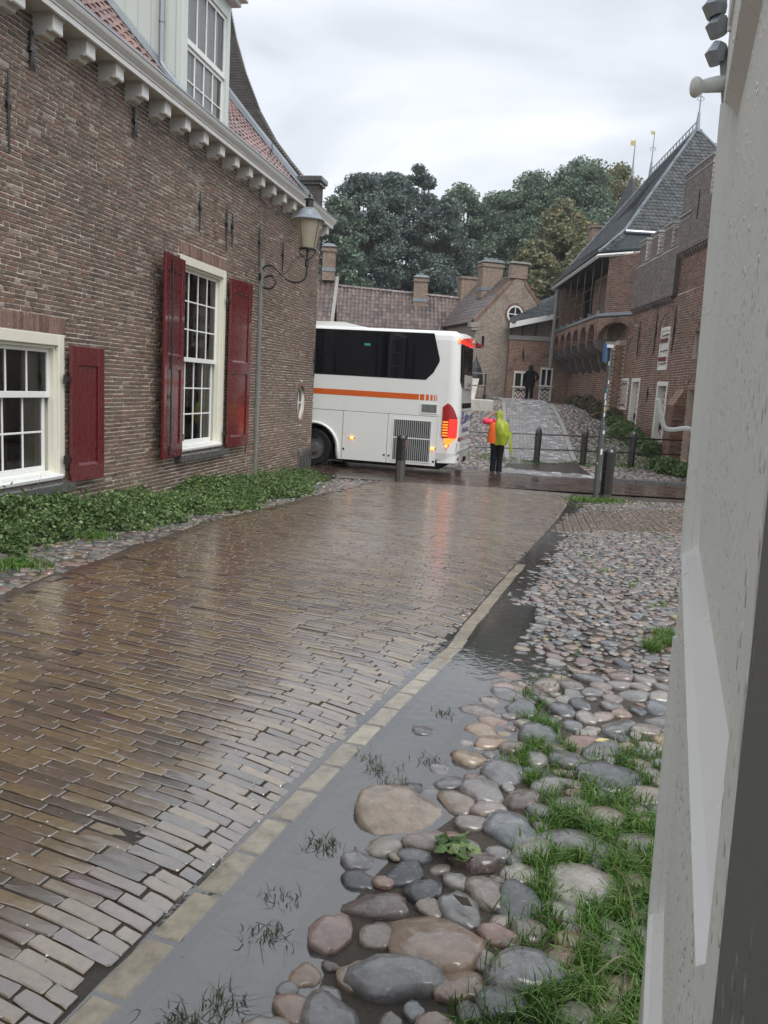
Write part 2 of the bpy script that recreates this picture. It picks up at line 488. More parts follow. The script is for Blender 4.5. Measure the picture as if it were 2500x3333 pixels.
def glass(name, tint=(0.9, 0.93, 0.95), dark=0.0, ior=1.5):
    m, nt, o = newmat(name)
    fr = nd(nt, 'ShaderNodeFresnel'); fr.inputs[0].default_value = ior
    tr = nd(nt, 'ShaderNodeBsdfTransparent'); tr.inputs[0].default_value = (*tint, 1)
    gl = nd(nt, 'ShaderNodeBsdfGlossy'); gl.inputs['Roughness'].default_value = 0.01
    gl.inputs['Color'].default_value = (1, 1, 1, 1)
    w = noise(nt, wpos(nt), 3.5, 2); bp = nd(nt, 'ShaderNodeBump'); bp.inputs['Strength'].default_value = 0.02; bp.inputs['Distance'].default_value = 0.01
    nt.links.new(w.outputs[0], bp.inputs['Height']); nt.links.new(bp.outputs[0], gl.inputs['Normal'])
    mxs = nd(nt, 'ShaderNodeMixShader'); nt.links.new(fr.outputs[0], mxs.inputs[0]); nt.links.new(tr.outputs[0], mxs.inputs[1]); nt.links.new(gl.outputs[0], mxs.inputs[2])
    nt.links.new(mxs.outputs[0], o.inputs[0])
    return m
glass('pane', (0.82, 0.85, 0.84))
glass('pane_old', (0.55, 0.58, 0.58))
def solid_glass(name, col, rough=0.03):
    m, nt, o = newmat(name); bsdf(nt, o, col, rough, 0.5); return m
solid_glass('bus_glass', (0.004, 0.005, 0.008), 0.03)
solid_glass('pane_dark', (0.02, 0.023, 0.027), 0.05)
# --- roofs
pieces_mat('tile_red', [(0, (0.13, 0.065, 0.06)), (0.35, (0.20, 0.105, 0.10)), (0.7, (0.25, 0.145, 0.14)), (0.9, (0.30, 0.15, 0.11)), (1, (0.17, 0.12, 0.12))], rough=0.32, coat=0.45, coat_r=0.12, nscale=12, bump=0.2)
pieces_mat('tile_brown', [(0, (0.077, 0.057, 0.052)), (0.3, (0.138, 0.102, 0.091)), (0.6, (0.176, 0.130, 0.114)), (0.85, (0.209, 0.156, 0.139)), (1, (0.094, 0.083, 0.077))], rough=0.4, coat=0.3, coat_r=0.15, nscale=8, bump=0.2, stain=(0.066, 0.055, 0.050))
pieces_mat('tile_dark', [(0, (0.06, 0.043, 0.04)), (0.4, (0.098, 0.07, 0.063)), (0.8, (0.13, 0.094, 0.085)), (1, (0.07, 0.06, 0.055))], rough=0.4, coat=0.3, coat_r=0.15, nscale=8, bump=0.2)
pieces_mat('slate', [(0, (0.036, 0.047, 0.053)), (0.4, (0.047, 0.059, 0.065)), (0.75, (0.057, 0.070, 0.075)), (1, (0.042, 0.051, 0.055))], rough=0.5, coat=0.0, spec=0.3, nscale=6, bump=0.1)
# --- ground
PAVER = [(0.0, (0.052, 0.032, 0.018)), (0.2, (0.095, 0.058, 0.026)), (0.42, (0.145, 0.092, 0.036)), (0.6, (0.175, 0.115, 0.045)), (0.72, (0.12, 0.075, 0.045)),
         (0.84, (0.105, 0.062, 0.042)), (0.93, (0.20, 0.135, 0.055)), (0.965, (0.075, 0.022, 0.018)), (1.0, (0.12, 0.10, 0.085))]
pieces_mat('paver', PAVER, rough=0.40, coat=1.0, coat_r=0.19, nscale=30, bump=0.42, bumpd=0.004, wet=0.15, coat_ior=3.0)
pieces_mat('paver_edge', [(0, (0.27, 0.235, 0.175)), (0.5, (0.34, 0.30, 0.225)), (1, (0.25, 0.215, 0.165))], rough=0.35, coat=0.7, coat_r=0.1, nscale=18, bump=0.4)
pieces_mat('paver_dark', [(0, (0.06, 0.036, 0.03)), (0.5, (0.088, 0.053, 0.043)), (1, (0.07, 0.048, 0.04))], rough=0.35, coat=0.6, coat_r=0.16, nscale=16, bump=0.3)
pieces_mat('paver_small', [(0, (0.10, 0.072, 0.055)), (0.5, (0.15, 0.108, 0.08)), (1, (0.18, 0.135, 0.105))], rough=0.42, coat=0.45, coat_r=0.16, nscale=18, bump=0.4)
pieces_mat('slab', [(0, (0.26, 0.265, 0.26)), (0.5, (0.33, 0.33, 0.315)), (1, (0.24, 0.235, 0.22))], rough=0.4, coat=0.5, coat_r=0.1, nscale=9, bump=0.3)
COB = [(0.0, (0.045, 0.05, 0.058)), (0.12, (0.10, 0.105, 0.112)), (0.25, (0.20, 0.195, 0.19)), (0.36, (0.165, 0.112, 0.10)), (0.47, (0.25, 0.232, 0.205)),
       (0.57, (0.12, 0.132, 0.145)), (0.67, (0.27, 0.205, 0.145)), (0.76, (0.22, 0.135, 0.112)), (0.86, (0.32, 0.305, 0.28)), (0.93, (0.085, 0.05, 0.048)), (0.975, (0.19, 0.17, 0.15)), (1.0, (0.33, 0.235, 0.105))]
pieces_mat('cobble', COB, rough=0.42, coat=1.0, coat_r=0.12, nscale=16, bump=0.5, bumpd=0.008, wet=0.5, speck=0.12, coat_ior=1.6)
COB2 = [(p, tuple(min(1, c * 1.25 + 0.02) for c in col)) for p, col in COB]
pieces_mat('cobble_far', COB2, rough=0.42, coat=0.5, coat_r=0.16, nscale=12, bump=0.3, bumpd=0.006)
def soil():
    m, nt, o = newmat('soil'); p = wpos(nt)
    c = mix(nt, (0.038, 0.031, 0.024), (0.085, 0.071, 0.056), noise(nt, p, 6, 8, 0.7).outputs[0])
    c = mix(nt, c, (0.15, 0.14, 0.125), maprange(nt, noise(nt, p, 120, 2).outputs[0], 0.66, 0.72, 0, 0.8))
    r = maprange(nt, noise(nt, p, 1.8, 5, 0.6).outputs[0], 0.4, 0.6, 0.18, 0.6)
    bsdf(nt, o, c, r, 0.5, bump=noise(nt, p, 70, 6, 0.7).outputs[0], bump_d=0.012, bump_s=0.8)
soil()
def joint():
    m, nt, o = newmat('joint_sand'); p = wpos(nt)
    c = mix(nt, (0.018, 0.015, 0.012), (0.055, 0.046, 0.036), noise(nt, p, 14, 8, 0.7).outputs[0])
    bsdf(nt, o, c, 0.25, 0.5, bump=noise(nt, p, 80, 5, 0.7).outputs[0], bump_d=0.01, bump_s=0.6)
joint()
def cross_road():
    m, nt, o = newmat('cross_street'); p = wpos(nt)
    rot = nd(nt, 'ShaderNodeMapping'); nt.links.new(p, rot.inputs[0]); rot.inputs['Rotation'].default_value = (0, 0, R(52))
    b = nd(nt, 'ShaderNodeTexBrick'); nt.links.new(rot.outputs[0], b.inputs['Vector'])
    b.inputs['Color1'].default_value = (0.062, 0.036, 0.03, 1); b.inputs['Color2'].default_value = (0.098, 0.058, 0.046, 1); b.inputs['Mortar'].default_value = (0.03, 0.025, 0.02, 1)
    b.inputs['Scale'].default_value = 1; b.inputs['Mortar Size'].default_value = 0.006; b.inputs['Brick Width'].default_value = 0.21; b.inputs['Row Height'].default_value = 0.105
    wv = nd(nt, 'ShaderNodeTexWave'); nt.links.new(rot.outputs[0], wv.inputs['Vector']); wv.inputs['Scale'].default_value = 0.42; wv.inputs['Distortion'].default_value = 1.2; wv.bands_direction = 'Y'
    c = mix(nt, b.outputs[0], (0.55, 0.5, 0.48), maprange(nt, wv.outputs[0], 0.3, 0.7, 0, 0.6), 'MULTIPLY')
    r = maprange(nt, noise(nt, p, 1.3, 5).outputs[0], 0.35, 0.65, 0.16, 0.42)
    bsdf(nt, o, c, r, 0.5, coat=0.5, coat_r=0.14, bump=b.outputs[1], bump_d=-0.006, bump_s=0.5)
cross_road()
def water():
    m, nt, o = newmat('puddle_water'); p = wpos(nt)
    fr = nd(nt, 'ShaderNodeFresnel'); fr.inputs[0].default_value = 2.7
    gl = nd(nt, 'ShaderNodeBsdfGlossy'); gl.inputs['Roughness'].default_value = 0.02
    tr = nd(nt, 'ShaderNodeBsdfTransparent'); tr.inputs[0].default_value = (0.90, 0.89, 0.87, 1)
    df = nd(nt, 'ShaderNodeBsdfDiffuse'); df.inputs[0].default_value = (0.50, 0.50, 0.48, 1)  # pale murk: partly mud, partly sky brightness put into the water colour
    m1 = nd(nt, 'ShaderNodeMixShader'); m1.inputs[0].default_value = 0.09
    nt.links.new(tr.outputs[0], m1.inputs[1]); nt.links.new(df.outputs[0], m1.inputs[2])
    m2 = nd(nt, 'ShaderNodeMixShader'); nt.links.new(fr.outputs[0], m2.inputs[0]); nt.links.new(m1.outputs[0], m2.inputs[1]); nt.links.new(gl.outputs[0], m2.inputs[2])
    bp = nd(nt, 'ShaderNodeBump'); bp.inputs['Strength'].default_value = 0.12; bp.inputs['Distance'].default_value = 0.01
    nt.links.new(noise(nt, p, 18, 2).outputs[0], bp.inputs['Height']); nt.links.new(bp.outputs[0], gl.inputs['Normal']); nt.links.new(bp.outputs[0], fr.inputs['Normal'])
    nt.links.new(m2.outputs[0], o.inputs[0])
water()
# --- plants
def leafmat(name, stops, trans=0.25, rough=0.45):
    m, nt, o = newmat(name)
    rd = piece_random(nt)
    c = ramp(nt, stops).outputs[0]; nt.links.new(rd, c.node.inputs[0])
    n = noise(nt, wpos(nt), 0.35, 3)
    c = mix(nt, c, (0.7, 0.72, 0.74), maprange(nt, n.outputs[0], 0.42, 0.62, 0, 0.7), 'MULTIPLY')
    b = nd(nt, 'ShaderNodeBsdfPrincipled'); nt.links.new(c, b.inputs['Base Color']); b.inputs['Roughness'].default_value = rough
    t = nd(nt, 'ShaderNodeBsdfTranslucent'); nt.links.new(c, t.inputs[0])
    mxs = nd(nt, 'ShaderNodeMixShader'); mxs.inputs[0].default_value = trans
    nt.links.new(b.outputs[0], mxs.inputs[1]); nt.links.new(t.outputs[0], mxs.inputs[2]); nt.links.new(mxs.outputs[0], o.inputs[0])
leafmat('leaf_weed', [(0, (0.055, 0.100, 0.032)), (0.5, (0.120, 0.205, 0.062)), (0.85, (0.190, 0.285, 0.095)), (1, (0.34, 0.41, 0.19))], 0.28)
leafmat('leaf_grass', [(0, (0.05, 0.12, 0.02)), (0.5, (0.10, 0.22, 0.035)), (0.85, (0.16, 0.30, 0.055)), (0.95, (0.26, 0.27, 0.10)), (1, (0.15, 0.24, 0.05))], 0.25, 0.35)
leafmat('leaf_dark', [(0, (0.086, 0.121, 0.120)), (0.5, (0.132, 0.180, 0.164)), (0.9, (0.198, 0.253, 0.209)), (1, (0.248, 0.294, 0.237))], 0.2)  # blue raised in the tree greens, putting some haze into the leaf colour
leafmat('leaf_mid', [(0, (0.103, 0.154, 0.127)), (0.5, (0.165, 0.243, 0.173)), (0.9, (0.248, 0.331, 0.209)), (1, (0.314, 0.367, 0.237))], 0.25)
leafmat('leaf_autumn', [(0, (0.136, 0.177, 0.105)), (0.5, (0.231, 0.263, 0.150)), (0.8, (0.335, 0.298, 0.166)), (0.95, (0.446, 0.298, 0.176)), (1, (0.319, 0.312, 0.176))], 0.25)
leafmat('leaf_dry', [(0, (0.10, 0.085, 0.05)), (0.6, (0.16, 0.14, 0.08)), (1, (0.24, 0.21, 0.12))], 0.2)
plain('bark', (0.055, 0.045, 0.036), 0.85, 0.2, var=0.4, scale=8, bump=0.5)
# --- bus
plain('bus_white', (0.76, 0.78, 0.76), 0.22, 0.5, var=0.02, coat=0.8, coat_r=0.04, scale=1.5)
plain('bus_grey', (0.30, 0.31, 0.31), 0.4, 0.5, var=0.08)
plain('bus_orange', (0.62, 0.115, 0.018), 0.25, 0.5, var=0.04, coat=0.6, coat_r=0.05)
plain('bus_red', (0.22, 0.01, 0.012), 0.25, 0.5, var=0.05, coat=0.6)
plain('lettering_blue', (0.025, 0.03, 0.16), 0.35, var=0.05)
plain('lettering_grey', (0.16, 0.17, 0.18), 0.35, var=0.05)
plain('sign_green', (0.05, 0.33, 0.22), 0.4, var=0.1)
plain('rubber', (0.012, 0.012, 0.013), 0.6, 0.3, var=0.3)
plain('underbody', (0.008, 0.008, 0.009), 0.8, 0.2, var=0.3)
plain('rim_metal', (0.28, 0.28, 0.28), 0.35, metal=0.7, var=0.3)
plain('chrome', (0.55, 0.55, 0.55), 0.15, metal=1.0, var=0.1)
def glow(name, col, s, base=None):
    m, nt, o = newmat(name); bsdf(nt, o, base or col, 0.15, 0.5, coat=0.6, emis=col, emis_s=s)
glow('lamp_red', (1.0, 0.03, 0.02), 0.7, (0.35, 0.01, 0.01))
glow('lamp_red_dim', (0.8, 0.01, 0.01), 0.10, (0.16, 0.004, 0.006))
glow('lamp_orange', (1.0, 0.26, 0.02), 5.0, (0.5, 0.2, 0.02))
glow('lamp_orange_low', (1.0, 0.20, 0.02), 1.2, (0.5, 0.15, 0.02))
# --- people and odds
plain('coat_green', (0.29, 0.36, 0.022), 0.42, 0.5, var=0.15, scale=5, bump=0.2, bscale=9)
plain('vest_orange', (0.85, 0.14, 0.02), 0.6, var=0.12)
plain('shirt_pink', (0.80, 0.04, 0.10), 0.6, var=0.12)
plain('trousers_navy', (0.006, 0.007, 0.014), 0.8, 0.2, var=0.3)
plain('coat_black', (0.005, 0.0055, 0.007), 0.8, 0.15, var=0.3)
plain('skin', (0.50, 0.29, 0.21), 0.5, var=0.08)
plain('shoe_black', (0.012, 0.012, 0.012), 0.4, var=0.2)
plain('shoe_white', (0.6, 0.6, 0.6), 0.5, var=0.1)
plain('hair_brown', (0.06, 0.04, 0.025), 0.6, var=0.3)
plain('sign_blue', (0.015, 0.13, 0.42), 0.35, var=0.05)
plain('post_grey', (0.10, 0.115, 0.115), 0.45, metal=0.3, var=0.2)
plain('sticker_white', (0.7, 0.7, 0.68), 0.5, var=0.1)
plain('sticker_yellow', (0.55, 0.48, 0.22), 0.5, var=0.1)
plain('gold', (0.50, 0.40, 0.16), 0.4, metal=0.3, var=0.1)
plain('canvas_black', (0.018, 0.021, 0.022), 0.35, 0.5, var=0.3, coat=0.3, coat_r=0.2)
plain('hatch_red', (0.16, 0.012, 0.014), 0.5, var=0.15)
plain('hatch_white', (0.78, 0.75, 0.68), 0.5, var=0.06)
def lantern():
    m, nt, o = newmat('lantern_glass')
    n = noise(nt, wpos(nt), 5, 4)
    c = mix(nt, (0.52, 0.47, 0.33), (0.78, 0.75, 0.62), n.outputs[0])
    b = nd(nt, 'ShaderNodeBsdfPrincipled'); nt.links.new(c, b.inputs['Base Color']); b.inputs['Roughness'].default_value = 0.25
    t = nd(nt, 'ShaderNodeBsdfTranslucent'); nt.links.new(c, t.inputs[0])
    mxs = nd(nt, 'ShaderNodeMixShader'); mxs.inputs[0].default_value = 0.55
    nt.links.new(b.outputs[0], mxs.inputs[1]); nt.links.new(t.outputs[0], mxs.inputs[2]); nt.links.new(mxs.outputs[0], o.inputs[0])
lantern()
def wet_paint(name, col, drops):
    m, nt, o = newmat(name); p = wpos(nt)
    v = nd(nt, 'ShaderNodeTexVoronoi'); nt.links.new(scaled(nt, p, (1, 1, 0.6)), v.inputs['Vector']); v.inputs['Scale'].default_value = 75
    d = maprange(nt, v.outputs['Distance'], 0.0, 0.33, 1, 0)
    n = noise(nt, p, 14, 5, 0.6)
    c = mix(nt, tuple(x * 0.88 for x in col), col, n.outputs[0])
    c = mix(nt, c, (0.25, 0.25, 0.23), maprange(nt, noise(nt, scaled(nt, p, (2, 2, 0.5)), 5, 8, 0.75).outputs[0], 0.62, 0.8, 0, 0.5))
    ox = nd(nt, 'ShaderNodeSeparateXYZ'); nt.links.new(opos(nt), ox.inputs[0])
    ch = nd(nt, 'ShaderNodeMath', operation='MULTIPLY'); nt.links.new(maprange(nt, ox.outputs[0], 1.345, 1.385, 0, 1), ch.inputs[0]); nt.links.new(maprange(nt, noise(nt, p, 26, 6, 0.7).outputs[0], 0.50, 0.56, 0, 1), ch.inputs[1])
    if drops > .8: c = mix(nt, c, (0.14, 0.085, 0.06), ch.outputs[0])      # paint chipped off along the hinge edge
    msk = nd(nt, 'ShaderNodeMath', operation='MULTIPLY'); nt.links.new(d, msk.inputs[0]); nt.links.new(maprange(nt, noise(nt, p, 9, 4).outputs[0], 0.40, 0.62, 0, 1), msk.inputs[1])
    bsdf(nt, o, c, maprange(nt, msk.outputs[0], 0.1, 0.5, 0.7, 0.2), maprange(nt, msk.outputs[0], 0.1, 0.5, 0.12, 0.6), bump=msk.outputs[0], bump_d=0.006, bump_s=drops)
wet_paint('paint_shutter_wet', (0.86, 0.89, 0.85), 1.0)
wet_paint('paint_shutter_edge', (0.86, 0.89, 0.86), 0.4)
plain('rain_drop', (0.72, 0.75, 0.72), 0.08, 0.8, var=0.02, coat=1.0, coat_r=0.02)
wet_paint('paint_jamb_grey', (0.20, 0.205, 0.195), 0.5)
M = MATS
# ------------------------------------------------------------------ ground, streets, cobbles
def poly_px(pts): return np.array([gnd(u, v)[:2] for u, v in pts])
EDGE_L = poly_px([(0, 1960), (330, 1835), (700, 1700), (1000, 1625), (1240, 1562)])
EDGE_R = poly_px([(330, 3333), (740, 2890), (1080, 2530), (1500, 2110), (1700, 1850), (1870, 1630)])
EDGE_L = np.vstack([EDGE_L[0] + (EDGE_L[0] - EDGE_L[1]) * 3.2 + np.array([-0.55, 0.0]), EDGE_L, [0.15, 19.55]])
EDGE_R = np.vstack([EDGE_R[0] + (EDGE_R[0] - EDGE_R[2]) * 0.9, EDGE_R, [4.55, 18.75]])
def polydist(P, line):
    """signed distance to a polyline running up the street; positive to the right of it"""
    P = np.atleast_2d(P).astype(float)
    best = np.full(len(P), 1e9); sgn = np.ones(len(P)); arc = np.zeros(len(P)); acc = 0
    for a, b in zip(line[:-1], line[1:]):
        ab = b - a; L = np.linalg.norm(ab); t = np.clip(((P - a) @ ab) / L ** 2, 0, 1)
        c = a + t[:, None] * ab; d = np.linalg.norm(P - c, axis=1)
        cr_ = ab[1] * (P[:, 0] - a[0]) - ab[0] * (P[:, 1] - a[1])
        m = d < best - 1e-9
        best[m] = d[m]; sgn[m] = np.where(cr_[m] >= 0, 1, -1); arc[m] = acc + t[m] * L; acc += L
    return best * sgn, arc
def inside(P, poly):
    P = np.atleast_2d(P); x, y = P[:, 0], P[:, 1]; c = np.zeros(len(P), bool); n = len(poly); j = n - 1
    for i in range(n):
        xi, yi = poly[i]; xj, yj = poly[j]
        k = ((yi > y) != (yj > y)) & (x < (xj - xi) * (y - yi) / (yj - yi + 1e-15) + xi)
        c ^= k; j = i
    return c
_ph = rng.random((6, 3)) * 6.28
def wob(x, y, s):
    v = 0
    for k in range(5):
        f = s * (1.0 + 0.73 * k); v = v + np.sin(x * f * math.cos(1.9 * k) + y * f * math.sin(1.9 * k) + _ph[k, 0]) / (1 + k * .6)
    return v / 2.6
def surf(x, y):
    x = np.asarray(x, float); y = np.asarray(y, float)
    sh = x.shape
    d, _ = polydist(np.c_[x.ravel(), y.ravel()], EDGE_R); d = d.reshape(sh)
    wr = 0.34 + 0.75 * np.exp(-((y - 4.3) / 1.2) ** 2) + 0.15 * np.exp(-((y - 7.4) / 1.2) ** 2)
    wl = 0.20 + 0.12 * np.exp(-((y - 4.0) / 1.2) ** 2)
    w = np.where(d > 0, wr, wl)
    dip = -0.050 * np.exp(-(d / w) ** 2)
    crown = np.where(d < 0, 0.045 * (1 - np.exp(-(d / 1.5) ** 2)), 0.03 * (1 - np.exp(-(d / 1.3) ** 2)))
    lat = np.where(d < 0, 0.0045 * wob(x, y, 1.9), 0.012 * wob(x, y, 3.1))
    fade = 1 - sm((y - 17.5) / 1.5)
    return g(y) + (dip + crown + lat) * fade
XS = np.unique(np.concatenate([np.linspace(-400, -14, 14), np.arange(-14, -5, 0.6), np.arange(-5, 9.3, 0.13), np.arange(9.3, 22, 0.7), np.linspace(22, 500, 14)]))
YS = np.unique(np.concatenate([np.linspace(-120, -4, 8), np.arange(-4, 0.4, 0.5), np.arange(0.4, 19.5, 0.13), np.arange(19.5, 60, 0.7), np.linspace(60, 900, 18)]))
gx, gy = np.meshgrid(XS, YS)
gz = np.where((gy < 0.4), g(0.4), surf(gx, gy)) - 0.035
nx, ny = len(XS), len(YS)
idx = np.arange(nx * ny).reshape(ny, nx)
F = np.stack([idx[:-1, :-1], idx[:-1, 1:], idx[1:, 1:], idx[1:, :-1]], -1).reshape(-1, 4)
ground_o = link('ground', mesh_np('ground', np.stack([gx, gy, gz], -1).reshape(-1, 3), F, M['soil']), smooth=True)
tag(ground_o, 'dark wet sandy soil between the cobbles and under the streets', kind='structure')

def sheet(name, poly, step, lift, mat, label, x0=None):
    poly = np.asarray(poly); lo, hi = poly.min(0) - step, poly.max(0) + step
    xs = np.arange(lo[0], hi[0], step); ys = np.arange(lo[1], hi[1], step)
    X, Y = np.meshgrid(xs, ys); n_, m_ = len(xs), len(ys)
    ii = np.arange(n_ * m_).reshape(m_, n_)
    c = inside(np.c_[(X[:-1, :-1] + step / 2).ravel(), (Y[:-1, :-1] + step / 2).ravel()], poly)
    f = np.stack([ii[:-1, :-1], ii[:-1, 1:], ii[1:, 1:], ii[1:, :-1]], -1).reshape(-1, 4)[c]
    used, inv = np.unique(f, return_inverse=True)
    V = np.c_[X.ravel(), Y.ravel(), (surf(X, Y) + lift).ravel()][used]
    o = link(name, mesh_np(name, V, inv.reshape(-1, 4), M[mat]), smooth=True)
    return tag(o, label, kind='structure')

# --- brick street ------------------------------------------------
STREET = np.vstack([EDGE_L, EDGE_R[::-1]])
street = sheet('brick_street', STREET, 0.12, -0.0055, 'joint_sand', 'wet yellow-brown brick street running from the lower left to the cross street')
def paver_variant(L, W, T, c=0.007, j=0.0025):
    v = []
    for zz, ins in ((-T, 0), (-c, 0), (0, c)):
        for sx, sy in ((-1, -1), (1, -1), (1, 1), (-1, 1)):
            v.append((sx * (L / 2 - ins) + random.uniform(-j, j), sy * (W / 2 - ins) + random.uniform(-j, j), zz + random.uniform(-j, j) * (zz == 0)))
    f = [(8, 9, 10, 11)] + [(k, (k + 1) % 4, 4 + (k + 1) % 4, 4 + k) for k in range(4)] + [(4 + k, 4 + (k + 1) % 4, 8 + (k + 1) % 4, 8 + k) for k in range(4)]
    return Piece(v, f)
def worn_paver(L, W, T, seed):
    r_ = random.Random(seed); c = .0032
    a, b, k = L / 2, W / 2, W * .10
    out_ = [(-a, -b + k), (-a + k, -b), (-a * .35, -b), (a * .35, -b), (a - k, -b), (a, -b + k), (a, b - k), (a - k, b), (a * .35, b), (-a * .35, b), (-a + k, b), (-a, b - k)]
    out_ = [(x + r_.uniform(-.0035, .0035), y + r_.uniform(-.0032, .0032)) for x, y in out_]
    n = len(out_); v = [(x, y, -T) for x, y in out_] + [(x, y, -c * r_.uniform(.8, 1.3)) for x, y in out_]
    v += [(x * (1 - c / a * 1.2), y * (1 - c / b * 1.1), r_.uniform(-.0004, .0003)) for x, y in out_]
    v += [(-a * .4, 0, r_.uniform(.0, .0006)), (a * .4, 0, r_.uniform(.0, .0006))]
    f = [(i * n + q, i * n + (q + 1) % n, (i + 1) * n + (q + 1) % n, (i + 1) * n + q) for i in range(2) for q in range(n)]
    A, B = 3 * n, 3 * n + 1
    for q in range(n):
        f.append((2 * n + q, 2 * n + (q + 1) % n, B if 3 <= q <= 8 else A))
    f += [(A, 2 * n + 3, B), (B, 2 * n + 9, A)]
    return Piece(v, f)
PV = [worn_paver(0.2025 + random.uniform(-.004, .004), 0.0468, 0.045, 300 + k) for k in range(10)]
rdir = np.array([math.cos(R(-20.5)), math.sin(R(-20.5))]); qdir = np.array([-rdir[1], rdir[0]])
items = []
for k in range(-10, 480):
    off = random.uniform(0, 0.209)
    xs = np.arange(-9, 9, 0.2085) + off
    bend = 0.006 * math.sin(k * 0.19)
    P = xs[:, None] * rdir + (k * 0.0518 + bend) * qdir
    ok = inside(P, STREET) & (P[:, 1] > 0.9)
    d, _ = polydist(P, EDGE_R); ok &= d < -0.05
    dl, _ = polydist(P, EDGE_L); ok &= dl > 0.10
    P = P[ok]; d = d[ok]
    if len(P) == 0: continue
    over = np.maximum(0, d + 0.102 + 0.128); lenf = 1 - over / .204        # cut the last brick of a row to the edging
    P = P - rdir * (over / 2)[:, None]; ok = lenf > .22; P = P[ok]; lenf = lenf[ok]
    if len(P) == 0: continue
    z = surf(P[:, 0], P[:, 1]); e = 0.06
    zx = (surf(P[:, 0] + rdir[0] * e, P[:, 1] + rdir[1] * e) - surf(P[:, 0] - rdir[0] * e, P[:, 1] - rdir[1] * e)) / (2 * e)
    zy = (surf(P[:, 0] + qdir[0] * e, P[:, 1] + qdir[1] * e) - surf(P[:, 0] - qdir[0] * e, P[:, 1] - qdir[1] * e)) / (2 * e)
    for (x, y), zz, a, b, lf_ in zip(P, z, zx, zy, lenf):
        items.append((random.randrange(10), TRS(x, y, zz + random.gauss(0, .0020), R(-20.5) + random.gauss(0, .012), lf_, random.uniform(.97, 1.03), 1,
                                                math.atan(b) + random.gauss(0, .009), -math.atan(a) + random.gauss(0, .007))))
lay(street, 'paving_brick', 'paving_brickwork', PV, items, M['paver'])
# edge course along both sides
def course(line, off, L, mat, name, W=0.10, ylim=(0.9, 19), par=None, wet=None):
    seg = np.linalg.norm(np.diff(line, axis=0), axis=1); cum = np.r_[0, np.cumsum(seg)]
    it = []
    for s in np.arange(0.05, cum[-1] - 0.1, L + 0.012):
        i = min(np.searchsorted(cum, s, 'right') - 1, len(seg) - 1)
        t = (line[i + 1] - line[i]) / seg[i]; p = line[i] + t * (s - cum[i]) + np.array([t[1], -t[0]]) * off
        if not (ylim[0] < p[1] < ylim[1]): continue
        e = .1
        sl = (surf(p[0] + t[0] * e, p[1] + t[1] * e) - surf(p[0] - t[0] * e, p[1] - t[1] * e)) / (2 * e)
        zz = float(surf(p[0], p[1])) if wet is None else float(g(p[1])) + wet
        if wet is not None: sl = (g(p[1] + t[1] * e) - g(p[1] - t[1] * e)) / (2 * e)
        it.append((0, TRS(p[0] + random.gauss(0, .004), p[1], zz + random.gauss(0, .003 if wet is None else .0008), math.atan2(t[1], t[0]) + random.gauss(0, .015), 1, 1, 1, random.gauss(0, .015), -math.atan(float(sl)))))
    lay(par, name, name + 'work', [paver_variant(L, W, 0.05)], it, M[mat], keep=120)
course(EDGE_R, -0.07, 0.225, 'paver_edge', 'edge_brick', 0.095, (0.9, 8.5), par=street, wet=-.0345)
course(EDGE_L, 0.05, 0.21, 'paver_dark', 'kerb_brick', 0.10, par=street)
# grey stone slabs in the gutter
course(EDGE_R, 0.15, 0.36, 'slab', 'gutter_slab', 0.27, (0.9, 7.2), par=street, wet=-.048)

# --- cobblestones ------------------------------------------------
def cobble_variant(seed, n=11, flat=0.5, seg3=True):
    r_ = random.Random(seed)
    a = [1 + r_.uniform(-.30, .24) for _ in range(n)]
    a = [(a[k] * 3 + a[k - 1] + a[(k + 1) % n]) / 5 for k in range(n)]
    v, f = [], []
    prof = ((1.0, -0.55), (1.02, 0.06), (0.88, 0.36), (0.55, 0.47)) if seg3 else ((1.0, -0.4), (0.95, 0.12), (0.6, 0.5))
    for rr, zz in prof:
        for k in range(n):
            th = 2 * PI * k / n; q = rr * a[k]
            v.append((q * math.cos(th) + r_.uniform(-.03, .03), q * math.sin(th) + r_.uniform(-.03, .03), zz * flat * 2 * (1 + r_.uniform(-.22, .18))))
    v.append((r_.uniform(-.15, .15), r_.uniform(-.15, .15), 0.50 * flat * 2))
    m_ = len(prof)
    for i in range(m_ - 1):
        for k in range(n): f.append((i * n + k, i * n + (k + 1) % n, (i + 1) * n + (k + 1) % n, (i + 1) * n + k))
    c = m_ * n
    for k in range(n): f.append(((m_ - 1) * n + k, (m_ - 1) * n + (k + 1) % n, c))
    return Piece(v, f)
